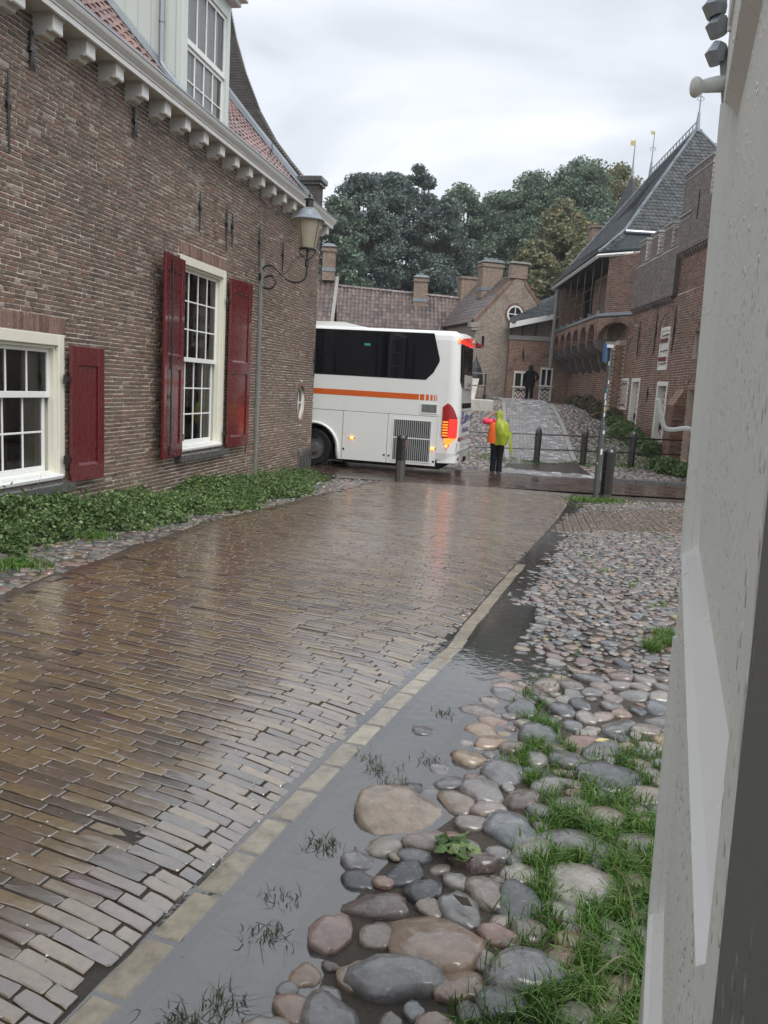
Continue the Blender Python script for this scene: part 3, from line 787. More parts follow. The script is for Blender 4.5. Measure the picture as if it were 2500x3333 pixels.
def field_stone(seed, n=15):
    r_ = random.Random(seed)
    ph = [r_.uniform(0, 6.28) for _ in range(5)]; am = [r_.uniform(.03, .13), r_.uniform(.03, .11), r_.uniform(.02, .07), r_.uniform(.01, .04)]
    def rad(t): return 1 + am[0] * math.sin(2 * t + ph[0]) + am[1] * math.sin(3 * t + ph[1]) + am[2] * math.sin(5 * t + ph[2]) + am[3] * math.sin(8 * t + ph[3])
    tx, ty = r_.uniform(-.25, .25), r_.uniform(-.25, .25); v, f = [], []
    prof = ((1.0, -.5), (1.03, .0), (.98, .22), (.84, .40), (.55, .50), (.25, .53))
    for rr, zz in prof:
        for k in range(n):
            t = 2 * PI * k / n; q = rr * rad(t) + r_.uniform(-.03, .03) * (rr > .5); x, y = q * math.cos(t), q * math.sin(t)
            v.append((x, y, zz + (tx * x + ty * y) * .5 * (zz > .1) + (r_.uniform(-.045, .045) if zz > .1 else 0)))
    v.append((0, 0, .53))
    for i in range(len(prof) - 1):
        for k in range(n): f.append((i * n + k, i * n + (k + 1) % n, (i + 1) * n + (k + 1) % n, (i + 1) * n + k))
    b = (len(prof) - 1) * n; c = len(v) - 1
    for k in range(n): f.append((b + k, b + (k + 1) % n, c))
    return Piece(v, f)
CV = [cobble_variant(50 + k) for k in range(14)] + [field_stone(700 + k) for k in range(24)]
CVs = [cobble_variant(90 + k, 7, 0.5, False) for k in range(10)]
def darts(ok, bounds, rad, tries, fixed=(), pack=0.92):
    """random close packing of discs; rad(x, y) -> radius; ok(P) -> mask"""
    (x0, x1), (y0, y1) = bounds; cell = 0.28; H = {}; out_ = []
    def put(x, y, r):
        out_.append((x, y, r)); H.setdefault((int(x // cell), int(y // cell)), []).append((x, y, r))
    for x, y, r in fixed: put(x, y, r)
    P = np.c_[rng.uniform(x0, x1, tries), rng.uniform(y0, y1, tries)]
    P = P[ok(P)]
    for j, (x, y) in enumerate(P):
        r = rad(x, y, j / len(P)); i0, j0 = int(x // cell), int(y // cell); good = True
        for a in (-1, 0, 1):
            for b in (-1, 0, 1):
                for (u, v, w) in H.get((i0 + a, j0 + b), ()):
                    if (x - u) ** 2 + (y - v) ** 2 < ((r + w) * pack) ** 2: good = False; break
                if not good: break
            if not good: break
        if good: put(x, y, r)
    return out_
# right yard: outline from the gutter to the house the camera looks out of
yard_poly = np.vstack([EDGE_R[:-1], poly_px([(1900, 1625), (2235, 1640)]), [[8.2, 18.6], [3.2, 6.4], [1.7, 2.6], [1.3, 0.9]]])
yard = sheet('cobbled_yard', yard_poly, 0.12, -0.02, 'soil', 'cobbled yard of rounded field stones right of the brick street')
hero_px = [(1330, 2625, 290), (1660, 2690, 170), (1860, 2750, 175), (1900, 2890, 220), (1410, 3060, 270), (1290, 3170, 210), (1495, 3190, 150), (1075, 3300, 170), (1710, 3170, 190),
           (1590, 2900, 140), (1500, 2950, 130), (1400, 2720, 130), (1230, 2930, 140), (1080, 3010, 140), (1380, 2890, 110), (1170, 2770, 100), (1250, 2850, 60), (1690, 2940, 150), (1990, 2540, 180),
           (1960, 2440, 120), (1890, 2415, 110), (1760, 2380, 130), (1390, 2345, 100), (1370, 2420, 90), (1530, 2440, 110), (1320, 2530, 110), (1700, 2590, 120), (1640, 2500, 140), (1860, 2620, 110), (2070, 2760, 130),
           (1830, 2300, 90), (2010, 2360, 110), (1180, 3150, 130), (960, 3250, 110), (1820, 3120, 110), (1860, 3060, 90), (1730, 2770, 110), (1540, 2790, 120), (1590, 2620, 90)]
fixed = []
for u, v, w in hero_px:
    p = gnd(u, v); fixed.append((p[0], p[1], w / 2 * np.linalg.norm(p - CAMP) / FOCAL * 0.93))
patch_poly = poly_px([(1842, 1662), (2240, 1665), (2240, 1742), (1795, 1722)])
def yard_ok(P):
    d, _ = polydist(P, EDGE_R)
    near = P[:, 1] < 6.4
    return inside(P, yard_poly) & ~inside(P, patch_poly) & (d > np.where(near, 0.33, 0.05))
def yard_r(x, y, q):
    if y < 4.5: return random.uniform(.045, .088) if q < .5 else random.uniform(.022, .05)
    return random.uniform(.036, .055) if q < .08 else random.uniform(.022, .038) if q < .6 else random.uniform(.013, .022)
stones = darts(yard_ok, ((-0.6, 8.2), (1.0, 18.7)), yard_r, 95000, fixed, .90)
items = []
for k, (x, y, r) in enumerate(stones):
    s = float(surf(x, y)); el = random.uniform(1.0, 1.32); th = random.gauss(0, .6) if random.random() < .8 else random.uniform(0, PI)
    hgt = min(r, .10) * (random.uniform(.50, .80) if y < 4.6 else random.uniform(.34, .60))
    items.append((14 + random.randrange(24) if y < 4.6 and r > .03 else random.randrange(14), TRS(x, y, s - 0.012 + random.uniform(-.006, .006), th, r * el * 1.06, r / el * 1.12, hgt, random.gauss(0, .10), random.gauss(0, .10))))
lay(yard, 'cobblestone', 'cobblestones', CV, items, M['cobble'], smooth=True)
YARD_STONES = np.array(stones)
# the little brick patch across the yard
items = []
for i in range(70):
    for j in range(60):
        P = np.array([2.3 + i * 0.070 + j * 0.02, 12.2 + j * 0.205 * .5 + (i % 2) * 0.05])
        items.append(P)
items = np.array(items); items = items[inside(items, patch_poly)]
lay(yard, 'small_paver', 'small_pavers', [paver_variant(0.062, 0.095, 0.04)], [(0, TRS(x, y, float(surf(x, y)) + 0.008 + random.gauss(0, .004), random.gauss(0, .05), 1, 1, 1, random.gauss(0, .03), random.gauss(0, .03))) for x, y in items], M['paver_small'], keep=300)

# left verge
HO = gnd(1008, 1525); HA = R(10.8)
ht = np.array([math.sin(HA), math.cos(HA), 0]); hn = np.array([math.cos(HA), -math.sin(HA), 0])
wall_pt = lambda x, y: HO[:2] + ht[:2] * x - hn[:2] * y
verge_poly = np.vstack([wall_pt(-19, -.3), EDGE_L[:-1], [[-0.35, 19.5]], [wall_pt(-.1, -.25)]])
verge = sheet('cobbled_verge', verge_poly, 0.14, -0.02, 'soil', 'cobbled verge with moss between the house and the brick street')
def verge_ok(P):
    d, _ = polydist(P, EDGE_L); return inside(P, verge_poly) & (d < -0.05)
stones_v = darts(verge_ok, ((-6.5, 0.2), (3.2, 19.6)), lambda x, y, q: random.uniform(.045, .07) if q < .3 else random.uniform(.025, .045), 45000)
items = [(random.randrange(14), TRS(x, y, float(surf(x, y)) - 0.022, random.gauss(0, .5), r * 1.25, r * .98, min(r, .08) * .5, random.gauss(0, .10), random.gauss(0, .10))) for x, y, r in stones_v]
lay(verge, 'cobblestone', 'cobblestones', CV, items, M['cobble'], smooth=True)

# cross street, slope and ramp beyond it
def strip(name, quads, lift, mat, label, ny=1):
    m = MB(); 
    V, Fq = [], []
    left, right = quads
    for (a, b) in zip(left, right):
        for t in np.linspace(0, 1, 9):
            x, y = a[0] + (b[0] - a[0]) * t, a[1] + (b[1] - a[1]) * t
            V.append((x, y, float(g(y)) + lift))
    for i in range(len(left) - 1):
        for k in range(8): Fq.append((i * 9 + k, i * 9 + k + 1, (i + 1) * 9 + k + 1, (i + 1) * 9 + k))
    o = link(name, mesh_np(name, np.array(V), np.array(Fq), M[mat]), smooth=True)
    return tag(o, label, kind='structure')
strip('cross_street', ([(-14, 19.2), (-14, 24.6)], [(13, 19.05), (13, 21.6)]), 0.004, 'cross_street', 'smooth dark brown cross street the coach stands on')
NEARE = lambda x: 24.6 - (x + 14) * 3.0 / 27.0
# ramp (path)
rampL = [gnd(u, v)[:2] for u, v in [(1659, 1501), (1655, 1450), (1650, 1400), (1647, 1350), (1645, 1315)]]
rampR = [gnd(u, v)[:2] for u, v in [(1862, 1501), (1845, 1450), (1830, 1400), (1808, 1350), (1789, 1317)]]
def resamp(L, n):
    L = np.array(L); s = np.r_[0, np.cumsum(np.linalg.norm(np.diff(L, axis=0), axis=1))]; t = np.linspace(0, s[-1], n)
    return np.c_[np.interp(t, s, L[:, 0]), np.interp(t, s, L[:, 1])]
rampL = np.vstack([[3.15, NEARE(3.15) + .02], resamp(rampL, 14), [rampL[-1] + np.array([.5, 8.5])]])
rampR = np.vstack([[5.95, NEARE(5.95) + .02], resamp(rampR, 14), [rampR[-1] + np.array([.3, 8.0])]])
ramp_o = strip('ramp_path', (rampL, rampR), 0.006, 'joint_sand', 'wet grey paved path climbing the slope to the far doors')
ramp_poly = np.vstack([rampL, rampR[::-1]])
pieces_mat('ramp_stone', [(0, (0.20, 0.20, 0.21)), (0.5, (0.27, 0.27, 0.28)), (1, (0.235, 0.23, 0.23))], rough=0.35, coat=1.0, coat_r=0.2, nscale=10, bump=0.3, coat_ior=2.0)
items = []
for j in range(200):
    y0 = 22.6 + j * 0.155
    for i in range(16):
        x = 2.6 + i * 0.29 + (j % 2) * .14 + (y0 - 23) * 0.145
        if inside(np.array([[x, y0]]), ramp_poly)[0] and y0 < 46:
            sl = float(g(y0 + .1) - g(y0 - .1)) / .2
            items.append((random.randrange(3), TRS(x, y0, float(g(y0)) + 0.028 + random.gauss(0, .003), random.gauss(0, .02) - .14, 1, 1, 1, math.atan(sl) + random.gauss(0, .01), random.gauss(0, .01))))
lay(ramp_o, 'paving_stone', 'paving_stones', [paver_variant(0.27, 0.142, 0.03) for _ in range(3)], items, M['ramp_stone'], keep=300)
for nm, L_, s_ in (('ramp_border', rampL, 1), ('ramp_border', rampR, -1)):
    m = MB()
    for a, b in zip(L_[1:-1], L_[2:]):
        t = (b - a) / np.linalg.norm(b - a); nrm = np.array([t[1], -t[0]]) * -s_
        p = [a, b, b + nrm * .16, a + nrm * .16]
        zz = [float(g(q[1])) for q in p]
        m.add([(q[0], q[1], z + .045) for q, z in zip(p, zz)] + [(q[0], q[1], z - .1) for q, z in zip(p, zz)], [(0, 1, 2, 3), (0, 4, 5, 1), (1, 5, 6, 2), (2, 6, 7, 3), (3, 7, 4, 0)])
    m.build(nm, M['stone_grey'], ramp_o)
slope_poly = np.array([[0.5, NEARE(.5) + .1], [9.9, NEARE(9.9) + .1], [10.1, 28], [10.4, 36], [9.2, 39], [9.2, 41.5], [4.5, 41.5], [0.5, 33]])
slope = strip('cobbled_slope', ([(0.5, NEARE(.5) + .06)] + [(0.5, y) for y in np.arange(25, 44, 1.5)], [(10.2, NEARE(10.2) + .06)] + [(10.5, y) for y in np.arange(25, 44, 1.5)]), -0.01, 'soil', 'cobbled slope with grass on either side of the paved path')
def slope_ok(P): return inside(P, slope_poly) & ~inside(P, ramp_poly)
st = darts(slope_ok, ((0.4, 10.5), (22, 41)), lambda x, y, q: random.uniform(.07, .12) if q < .4 else random.uniform(.045, .07), 26000)
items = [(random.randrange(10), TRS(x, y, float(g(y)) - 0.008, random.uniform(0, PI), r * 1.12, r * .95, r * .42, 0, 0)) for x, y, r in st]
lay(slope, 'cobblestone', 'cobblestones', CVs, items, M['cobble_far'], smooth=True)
# kerb between cross street and slope
kb = [(x, NEARE(x) + .05) for x in np.arange(-1, 11.5, 0.8)]
for i, (a, b) in enumerate(zip(kb[:-1], kb[1:])):
    if a[0] < 5.8: continue
    o = part('kerb_stone', M['stone_dark'], slope, lambda m: m.bbox(-.395, .395, -.07, .07, -.1, .075, .012))
    o.location = ((a[0] + b[0]) / 2, (a[1] + b[1]) / 2, 0); o.rotation_euler = (0, 0, math.atan2(b[1] - a[1], b[0] - a[0]))

# --- water standing in the gutter
seg = np.linalg.norm(np.diff(EDGE_R, axis=0), axis=1); cum = np.r_[0, np.cumsum(seg)]
V, Fq = [], []
ss = np.arange(0.0, cum[-1] - 1.2, 0.15); ds = np.linspace(-0.9, 1.5, 17)
for s in ss:
    i = min(np.searchsorted(cum, s, 'right') - 1, len(seg) - 1); t = (EDGE_R[i + 1] - EDGE_R[i]) / seg[i]; p = EDGE_R[i] + t * (s - cum[i])
    for d in ds:
        q = p + np.array([t[1], -t[0]]) * d
        V.append((q[0], q[1], float(g(p[1])) - 0.0385 - 0.004 * sm((p[1] - 5.0) / 2)))
n_ = len(ds)
for i in range(len(ss) - 1):
    for k in range(n_ - 1): Fq.append((i * n_ + k, i * n_ + k + 1, (i + 1) * n_ + k + 1, (i + 1) * n_ + k))
puddle = link('puddle', mesh_np('puddle', np.array(V), np.array(Fq), M['puddle_water']), smooth=True)
tag(puddle, 'shallow grey rain puddle standing in the gutter beside the cobbles', kind='structure')
# ------------------------------------------------------------------ brick helpers
def brick_variant(seed, L=1.0, Hh=1.0, D=1.0):
    r_ = random.Random(seed); j = .018
    q = lambda a: a + r_.uniform(-j, j)
    # unit brick: x,z in [-.5,.5]; front face at y=-1 (outward); open back
    v = [(-.5, 0, -.5), (.5, 0, -.5), (.5, 0, .5), (-.5, 0, .5)]
    v += [(q(-.5) * .995, -.8 + r_.uniform(-.2, .1), q(-.5) * .98), (q(.5) * .995, -.8 + r_.uniform(-.2, .1), q(-.5) * .98), (q(.5) * .995, -.8 + r_.uniform(-.2, .1), q(.5) * .98), (q(-.5) * .995, -.8 + r_.uniform(-.2, .1), q(.5) * .98)]
    v += [(-.455, -1 + r_.uniform(-.25, .15), -.36), (.455, -1 + r_.uniform(-.25, .15), -.36), (.455, -1 + r_.uniform(-.25, .15), .36), (-.455, -1 + r_.uniform(-.25, .15), .36)]
    f = [(8, 9, 10, 11)] + [(4 + k, 4 + (k + 1) % 4, 8 + (k + 1) % 4, 8 + k) for k in range(4)] + [(k, (k + 1) % 4, 4 + (k + 1) % 4, 4 + k) for k in range(4)]
    return Piece(v, f)
BV = [brick_variant(k) for k in range(12)]
def cut(iv, a, b):
    o = []
    for x0, x1 in iv:
        if b <= x0 or a >= x1: o.append((x0, x1))
        else:
            if a > x0: o.append((x0, a))
            if b < x1: o.append((b, x1))
    return o
def courses(x0, x1, z0, z1, ch, L, mj=.010, holes=(), zmax=None, xlim=None, wav=0.0):
    """bricks of a wall in its own plane: (x, z, length, height) tuples; holes are functions z -> (a, b) or None"""
    out_ = []; k = 0; z = z0
    while z + ch <= z1 + 1e-6:
        zc_ = z + ch / 2
        iv = [(x0, x1)] if xlim is None else [xlim(zc_)]
        for h in holes:
            r_ = h(zc_)
            if r_: iv = cut(iv, *r_)
        hd = (k % 2 == 1)
        for a, b in iv:
            x = a - random.uniform(0, L)
            while x < b:
                l = (L * .5 if (hd and random.random() < .72) or random.random() < .15 else L) * random.uniform(.93, 1.05)
                p, q = max(x, a), min(x + l, b); x += l
                if q - p < .035: continue
                out_.append(((p + q) / 2, zc_ + (wav * math.sin(p * 1.3 + k * .21) if wav else 0) + random.gauss(0, .0013), q - p - mj, ch - mj))
        z += ch; k += 1
    return out_
def rect_hole(a, b, z0, z1): return lambda z: (a, b) if z0 < z < z1 else None
def oval_hole(cx, cz, rx, rz): return lambda z: (cx - rx * math.sqrt(1 - ((z - cz) / rz) ** 2), cx + rx * math.sqrt(1 - ((z - cz) / rz) ** 2)) if abs(z - cz) < rz else None
def lay_bricks(parent, wo, bricks, mat, depth=.012, y=0.0, name='brick', mass='brickwork', keep=300, jit=.0025, pick=None):
    its = [(random.randrange(12), TRS(x, y + random.gauss(0, jit), z, 0, l, depth, h, 0, random.gauss(0, .003))) for x, z, l, h in bricks]
    lay(parent, name, mass, BV, its, M[mat], keep=keep, world_of=wo)
def wall_mesh(m, x0, x1, z0, z1, holes, y0, y1):
    """solid wall (front at y0) with rectangular openings cut out"""
    xs = sorted({x0, x1, *[h[0] for h in holes], *[h[1] for h in holes]}); zs = sorted({z0, z1, *[h[2] for h in holes], *[h[3] for h in holes]})
    xs = [x for x in xs if x0 <= x <= x1]; zs = [z for z in zs if z0 <= z <= z1]
    for a, b in zip(xs[:-1], xs[1:]):
        for c, d in zip(zs[:-1], zs[1:]):
            mx_, mz_ = (a + b) / 2, (c + d) / 2
            if any(h[0] < mx_ < h[1] and h[2] < mz_ < h[3] for h in holes): continue
            m.quad((a, y0, c), (b, y0, c), (b, y0, d), (a, y0, d))
    for h in holes:
        a, b, c, d = h
        m.quad((a, y0, c), (a, y1, c), (a, y1, d), (a, y0, d)); m.quad((b, y0, c), (b, y0, d), (b, y1, d), (b, y1, c))
        m.quad((a, y0, d), (a, y1, d), (b, y1, d), (b, y0, d)); m.quad((a, y0, c), (b, y0, c), (b, y1, c), (a, y1, c))
    m.quad((x0, y0, z1), (x1, y0, z1), (x1, y1, z1), (x0, y1, z1))
    m.quad((x1, y0, z0), (x1, y1, z0), (x1, y1, z1), (x1, y0, z1)); m.quad((x0, y0, z0), (x0, y0, z1), (x0, y1, z1), (x0, y1, z0))

# ------------------------------------------------------------------ house on the left
HRZ = PI / 2 - HA
HW = frame((HO[0], HO[1], 0), ht)                     # local X along the wall away from the camera, Y into the house
house = empty('brick_house', (HO[0], HO[1], 0), HRZ, 'old dark brick house with dark red shutters and white bracketed cornice on the left', 'house')
W2 = (-7.85, -5.98, 0.98, 4.14)
W1 = (-12.95, -11.04, 0.88, 2.64)
OV = (-1.03, 1.72, 0.40, 0.53)
hole_boxes = [W1, W2, (-1.30, -0.76, 1.28, 2.16)]
m = MB(); wall_mesh(m, -15.5, 0.0, -0.3, 6.07, hole_boxes, 0.0, 0.28); wall_o = m.build('wall', M['mortar'], house)
part('unseen_wall', M['brick_far'], house, lambda m: m.box(-27, -15.5, 0.0, .28, -.3, 5.95))  # unseen run of wall, extended for the coach windows to reflect
part('end_wall', M['brick_chimney'], house, lambda m: m.box(-.28, 0, .285, 7, -.3, 5.95))
holes = [rect_hole(*h) for h in (W1, W2)] + [oval_hole(OV[0], OV[1], OV[2] + .005, OV[3] + .005)]
holes += [rect_hole(W2[0] - .06, W2[1] + .06, W2[3], W2[3] + .22), rect_hole(W1[0] - .06, W1[1] + .06, W1[3], W1[3] + .22)]
br = courses(-14.6, 0.0, -0.05, 6.06, .0580, .200, .0135, holes, wav=.004)
pale = [b for b in br if (-7.75 < b[0] < -7.05 and 4.4 < b[1] < 5.7 and random.random() < (.42 if abs(b[0] + 7.4) < .28 else .18)) or (-6.0 < b[0] < -5.45 and 4.3 < b[1] < 5.25 and random.random() < .35)]
ps = set(pale); br = [b for b in br if b not in ps]
lay_bricks(wall_o, HW, br, 'brick_left', .011)
lay_bricks(wall_o, HW, pale, 'brick_pale', .011, keep=0, mass='pale_brickwork')
# soldier courses over the windows, ring of the oval window
def soldiers(x0, x1, z, h=.20, w=.052):
    n = int((x1 - x0) / (w + .007)); st_ = (x1 - x0) / n
    return [(x0 + (i + .5) * st_, z + h / 2, st_ - .008, h) for i in range(n)]
sol = soldiers(W2[0] - .05, W2[1] + .05, W2[3] + .005) + soldiers(W1[0] - .05, W1[1] + .05, W1[3] + .005)
its = [(random.randrange(12), TRS(x, 0, z, 0, l, .014, h)) for x, z, l, h in sol]
for k in range(44):
    a = 2 * PI * k / 44
    its.append((random.randrange(12), TRS(OV[0] + (OV[2] - .052) * math.cos(a), 0, OV[1] + (OV[3] - .06) * math.sin(a), 0, .098, .016, .050, 0, -a)))
lay(wall_o, 'lintel_brick', 'lintel_bricks', BV, its, M['brick_arch'], world_of=HW)
# tarred plinth
part('plinth', M['stone_dark'], house, lambda m: [m.bbox(-1.1 + k * .27, -.84 + k * .27, -.05, .01, -.1, .56 - .02 * (k % 2), .02) for k in range(4)])

def sash(par, x0, x1, z0, z1, cols, rows, y, st=.055, rail_b=.055, mun=.024, glassmat='pane', skew=.0):
    s = part('sash', M['paint_white'], par, lambda m: (m.bbox(x0, x0 + st, y, y + .045, z0, z1, .004), m.bbox(x1 - st, x1, y, y + .045, z0, z1, .004),
             m.bbox(x0 + st, x1 - st, y + .001, y + .044, z0, z0 + rail_b, .004), m.bbox(x0 + st, x1 - st, y + .001, y + .044, z1 - st, z1, .004)))
    gx0, gx1, gz0, gz1 = x0 + st, x1 - st, z0 + rail_b, z1 - st
    for i in range(1, cols):
        x = gx0 + (gx1 - gx0) * i / cols
        part('glazing_bar', M['paint_white'], s, lambda m: m.bbox(x - mun / 2, x + mun / 2, y + .006, y + .04, gz0, gz1, .004))
    for j in range(1, rows):
        z = gz0 + (gz1 - gz0) * j / rows
        part('glazing_bar', M['paint_white'], s, lambda m: m.bbox(gx0, gx1, y + .008, y + .038, z - mun / 2, z + mun / 2, .004))
    for i in range(cols):
        for j in range(rows):
            a, b = gx0 + (gx1 - gx0) * i / cols, gx0 + (gx1 - gx0) * (i + 1) / cols
            c, d = gz0 + (gz1 - gz0) * j / rows, gz0 + (gz1 - gz0) * (j + 1) / rows
            t1, t2 = random.uniform(-.0008, .0008), random.uniform(-.0008, .0008)
            part('pane', M[glassmat], s, lambda m: m.quad((a, y + .025 + t1 + skew, c), (b, y + .025 + t2 - skew, c), (b, y + .025 - t1 - skew, d), (a, y + .025 - t2 + skew, d)), fix=False)
    return s
def room(par, x0, x1, z0, z1, y, deep=1.4):
    part('room', M['room_dark'], par, lambda m: (m.quad((x0 - .4, y + deep, z0 - .3), (x1 + .4, y + deep, z0 - .3), (x1 + .4, y + deep, z1 + .3), (x0 - .4, y + deep, z1 + .3)),
         m.quad((x0 - .4, y, z0 - .3), (x0 - .4, y + deep, z0 - .3), (x0 - .4, y + deep, z1 + .3), (x0 - .4, y, z1 + .3)), m.quad((x1 + .4, y, z0 - .3), (x1 + .4, y + deep, z0 - .3), (x1 + .4, y + deep, z1 + .3), (x1 + .4, y, z1 + .3)),
         m.quad((x0 - .4, y, z0 - .3), (x1 + .4, y, z0 - .3), (x1 + .4, y + deep, z0 - .3), (x0 - .4, y + deep, z0 - .3)), m.quad((x0 - .4, y, z1 + .3), (x1 + .4, y, z1 + .3), (x1 + .4, y + deep, z1 + .3), (x0 - .4, y + deep, z1 + .3))))
def drape(par, x0, x1, z0, z1, y, mat='curtain', n=7):
    pts = [(x0 + (x1 - x0) * k / (n * 4), y + .035 * math.sin(k / 4 * 2 * PI)) for k in range(n * 4 + 1)]
    part('curtain', M[mat], par, lambda m: [m.quad((a[0], a[1], z0), (b[0], b[1], z0), (b[0], b[1], z1), (a[0], a[1], z1)) for a, b in zip(pts[:-1], pts[1:])], smooth=True)
def big_window(name, Wd, cols, up_rows, low_rows, zr):
    x0, x1, z0, z1 = Wd
    w = part(name, M['paint_cream'], house, lambda m: (m.bbox(x0, x0 + .12, -.03, .20, z0, z1 - .005, .008), m.bbox(x1 - .12, x1, -.03, .20, z0, z1 - .005, .008), m.bbox(x0 + .12, x1 - .12, -.028, .20, z1 - .14, z1 - .005, .008),
             m.bbox(x0 + .12, x0 + .15, .02, .11, z0, z1 - .14, .004), m.bbox(x1 - .15, x1 - .12, .02, .11, z0, z1 - .14, .004), m.bbox(x0 + .15, x1 - .15, .02, .11, z1 - .175, z1 - .14, .004)))
    sash(w, x0 + .14, x1 - .14, zr, z1 - .17, cols, up_rows, .085, rail_b=.075, skew=.0065)
    sash(w, x0 + .17, x1 - .17, z0 + .06, zr + .055, cols, low_rows, .135, rail_b=.09, skew=.0065)
    part('sill', M['paint_white'], w, lambda m: m.extrude([(.03, z0 + .0), (-.035, z0 - .01), (-.045, z0 + .025), (-.03, z0 + .05), (.13, z0 + .085), (.13, z0)], 0, x0 + .05, x1 - .05))
    part('stone_sill', M['stone_dark'], w, lambda m: m.extrude([(-.14, z0 - .16), (-.14, z0 - .06), (.12, z0 - .012), (.12, z0 - .16)], 0, x0 - .07, x1 + .07))
    room(w, x0, x1, z0, z1, .205)
    return w
win2 = big_window('tall_window', W2, 4, 3, 3, 2.46)
drape(win2, W2[1] - .38, W2[1] - .13, W2[2], W2[3], .30)
drape(win2, W2[0] + .13, W2[0] + .42, W2[2], W2[3], .30)
win1 = big_window('low_window', W1, 4, 1, 2, 1.87)
drape(win1, W1[1] - .42, W1[1] - .13, W1[2], W1[3], .27)
drape(win1, W1[1] - 1.25, W1[1] - .42, W1[2], W1[3], .50, 'drape_brown', 9)
# shutters
def shutter(x, side, w, z0, z1, panels, ang, label):
    """hinged at x; side +1 opens away, -1 towards the camera"""
    e = empty('shutter', (x, -.075, 0)); e.parent = house; e.rotation_euler = (0, 0, -side * ang); e['label'] = label
    th = .045
    a, b = (0, w) if side > 0 else (-w, 0)
    sw = .13
    zs = [z0] + panels + [z1]
    part('stile', M['paint_red'], e, lambda m: m.bbox(a, a + sw, -th, 0, z0, z1, .006)); part('stile', M['paint_red'], e, lambda m: m.bbox(b - sw, b, -th, 0, z0, z1, .006))
    rails = [(z0, z0 + .2)] + [(p - .11, p + .11) for p in panels] + [(z1 - .24, z1)]
    for c, d in rails: part('rail', M['paint_red'], e, lambda m: m.bbox(a + sw - .002, b - sw + .002, -th + .001, -.001, c, d, .006))
    for (c, d), (c2, d2) in zip(rails[:-1], rails[1:]):
        nb = 5
        for k in range(nb):
            xa = a + sw + (b - a - 2 * sw) * k / nb; xb = a + sw + (b - a - 2 * sw) * (k + 1) / nb
            part('panel_board', M['paint_red'], e, lambda m: m.bbox(xa + .0008, xb - .0008, -.022, -.004, d, c2, .0025))
        part('bead', M['paint_red'], e, lambda m: m.extrude([(-th + .004, d), (-.022, d + .028), (-.022, d)], 0, a + sw, b - sw))
    for zh in (z0 + .28, z1 - .42):
        part('hinge', M['iron_black'], e, lambda m: (m.box(-side * .10, side * .02, -.03, .0, zh - .02, zh + .03) if side > 0 else m.box(-.02, .10, -.03, 0, zh - .02, zh + .03), m.tube([(-side * .1, -.015, zh - .05), (-side * .1, -.015, zh + .06)], .018, 8)))
    return e
s1 = shutter(-11.02, 1, .66, .82, 2.52, [], R(5), 'short dark red shutter beside the low window')
s2 = shutter(-7.88, -1, .90, .93, 4.03, [2.42], R(7), 'tall dark red shutter on the near side of the tall window')
part('bar', M['iron_black'], s2, lambda m: (m.tube([(-.62, -.06, .98), (-.62, -.06, 3.95)], .014, 6), m.box(-.66, -.58, -.07, -.045, 1.86, 1.92)))
s3 = shutter(-5.95, 1, .92, .93, 4.03, [2.42], R(4), 'tall dark red shutter on the far side of the tall window')
part('holdback', M['iron_black'], house, lambda m: m.tube([(-5.12, -.16, .78), (-5.12, -.16, .93)], .012, 6))
# oval window
ov = empty('oval_window', (0, 0, 0)); ov.parent = house
def oval_ring(m, rx, rz, wdt, y0, y1, n=28):
    a = [(OV[0] + rx * math.cos(2 * PI * k / n), OV[1] + rz * math.sin(2 * PI * k / n)) for k in range(n)]
    b = [(OV[0] + (rx - wdt) * math.cos(2 * PI * k / n), OV[1] + (rz - wdt) * math.sin(2 * PI * k / n)) for k in range(n)]
    v = [(p[0], y0, p[1]) for p in a] + [(p[0], y0, p[1]) for p in b] + [(p[0], y1, p[1]) for p in a] + [(p[0], y1, p[1]) for p in b]
    f = []
    for k in range(n):
        j = (k + 1) % n
        f += [(k, j, n + j, n + k), (n + k, n + j, 3 * n + j, 3 * n + k), (k, 2 * n + k, 2 * n + j, j)]
    m.add(v, f)
part('frame', M['paint_white'], ov, lambda m: oval_ring(m, .30, .415, .035, .05, .10))
part('glazing_bar', M['paint_white'], ov, lambda m: (m.box(OV[0] - .014, OV[0] + .014, .06, .09, OV[1] - .39, OV[1] + .39), m.box(OV[0] - .28, OV[0] + .28, .062, .088, OV[1] - .014, OV[1] + .014)))
part('pane', M['pane_old'], ov, lambda m: m.add([(OV[0] + .28 * math.cos(2 * PI * k / 24), .078, OV[1] + .4 * math.sin(2 * PI * k / 24)) for k in range(24)], [tuple(range(24))]), fix=False)
part('room', M['stone_pale'], ov, lambda m: m.box(OV[0] - .5, OV[0] + .5, .40, .45, OV[1] - .6, OV[1] + .6))
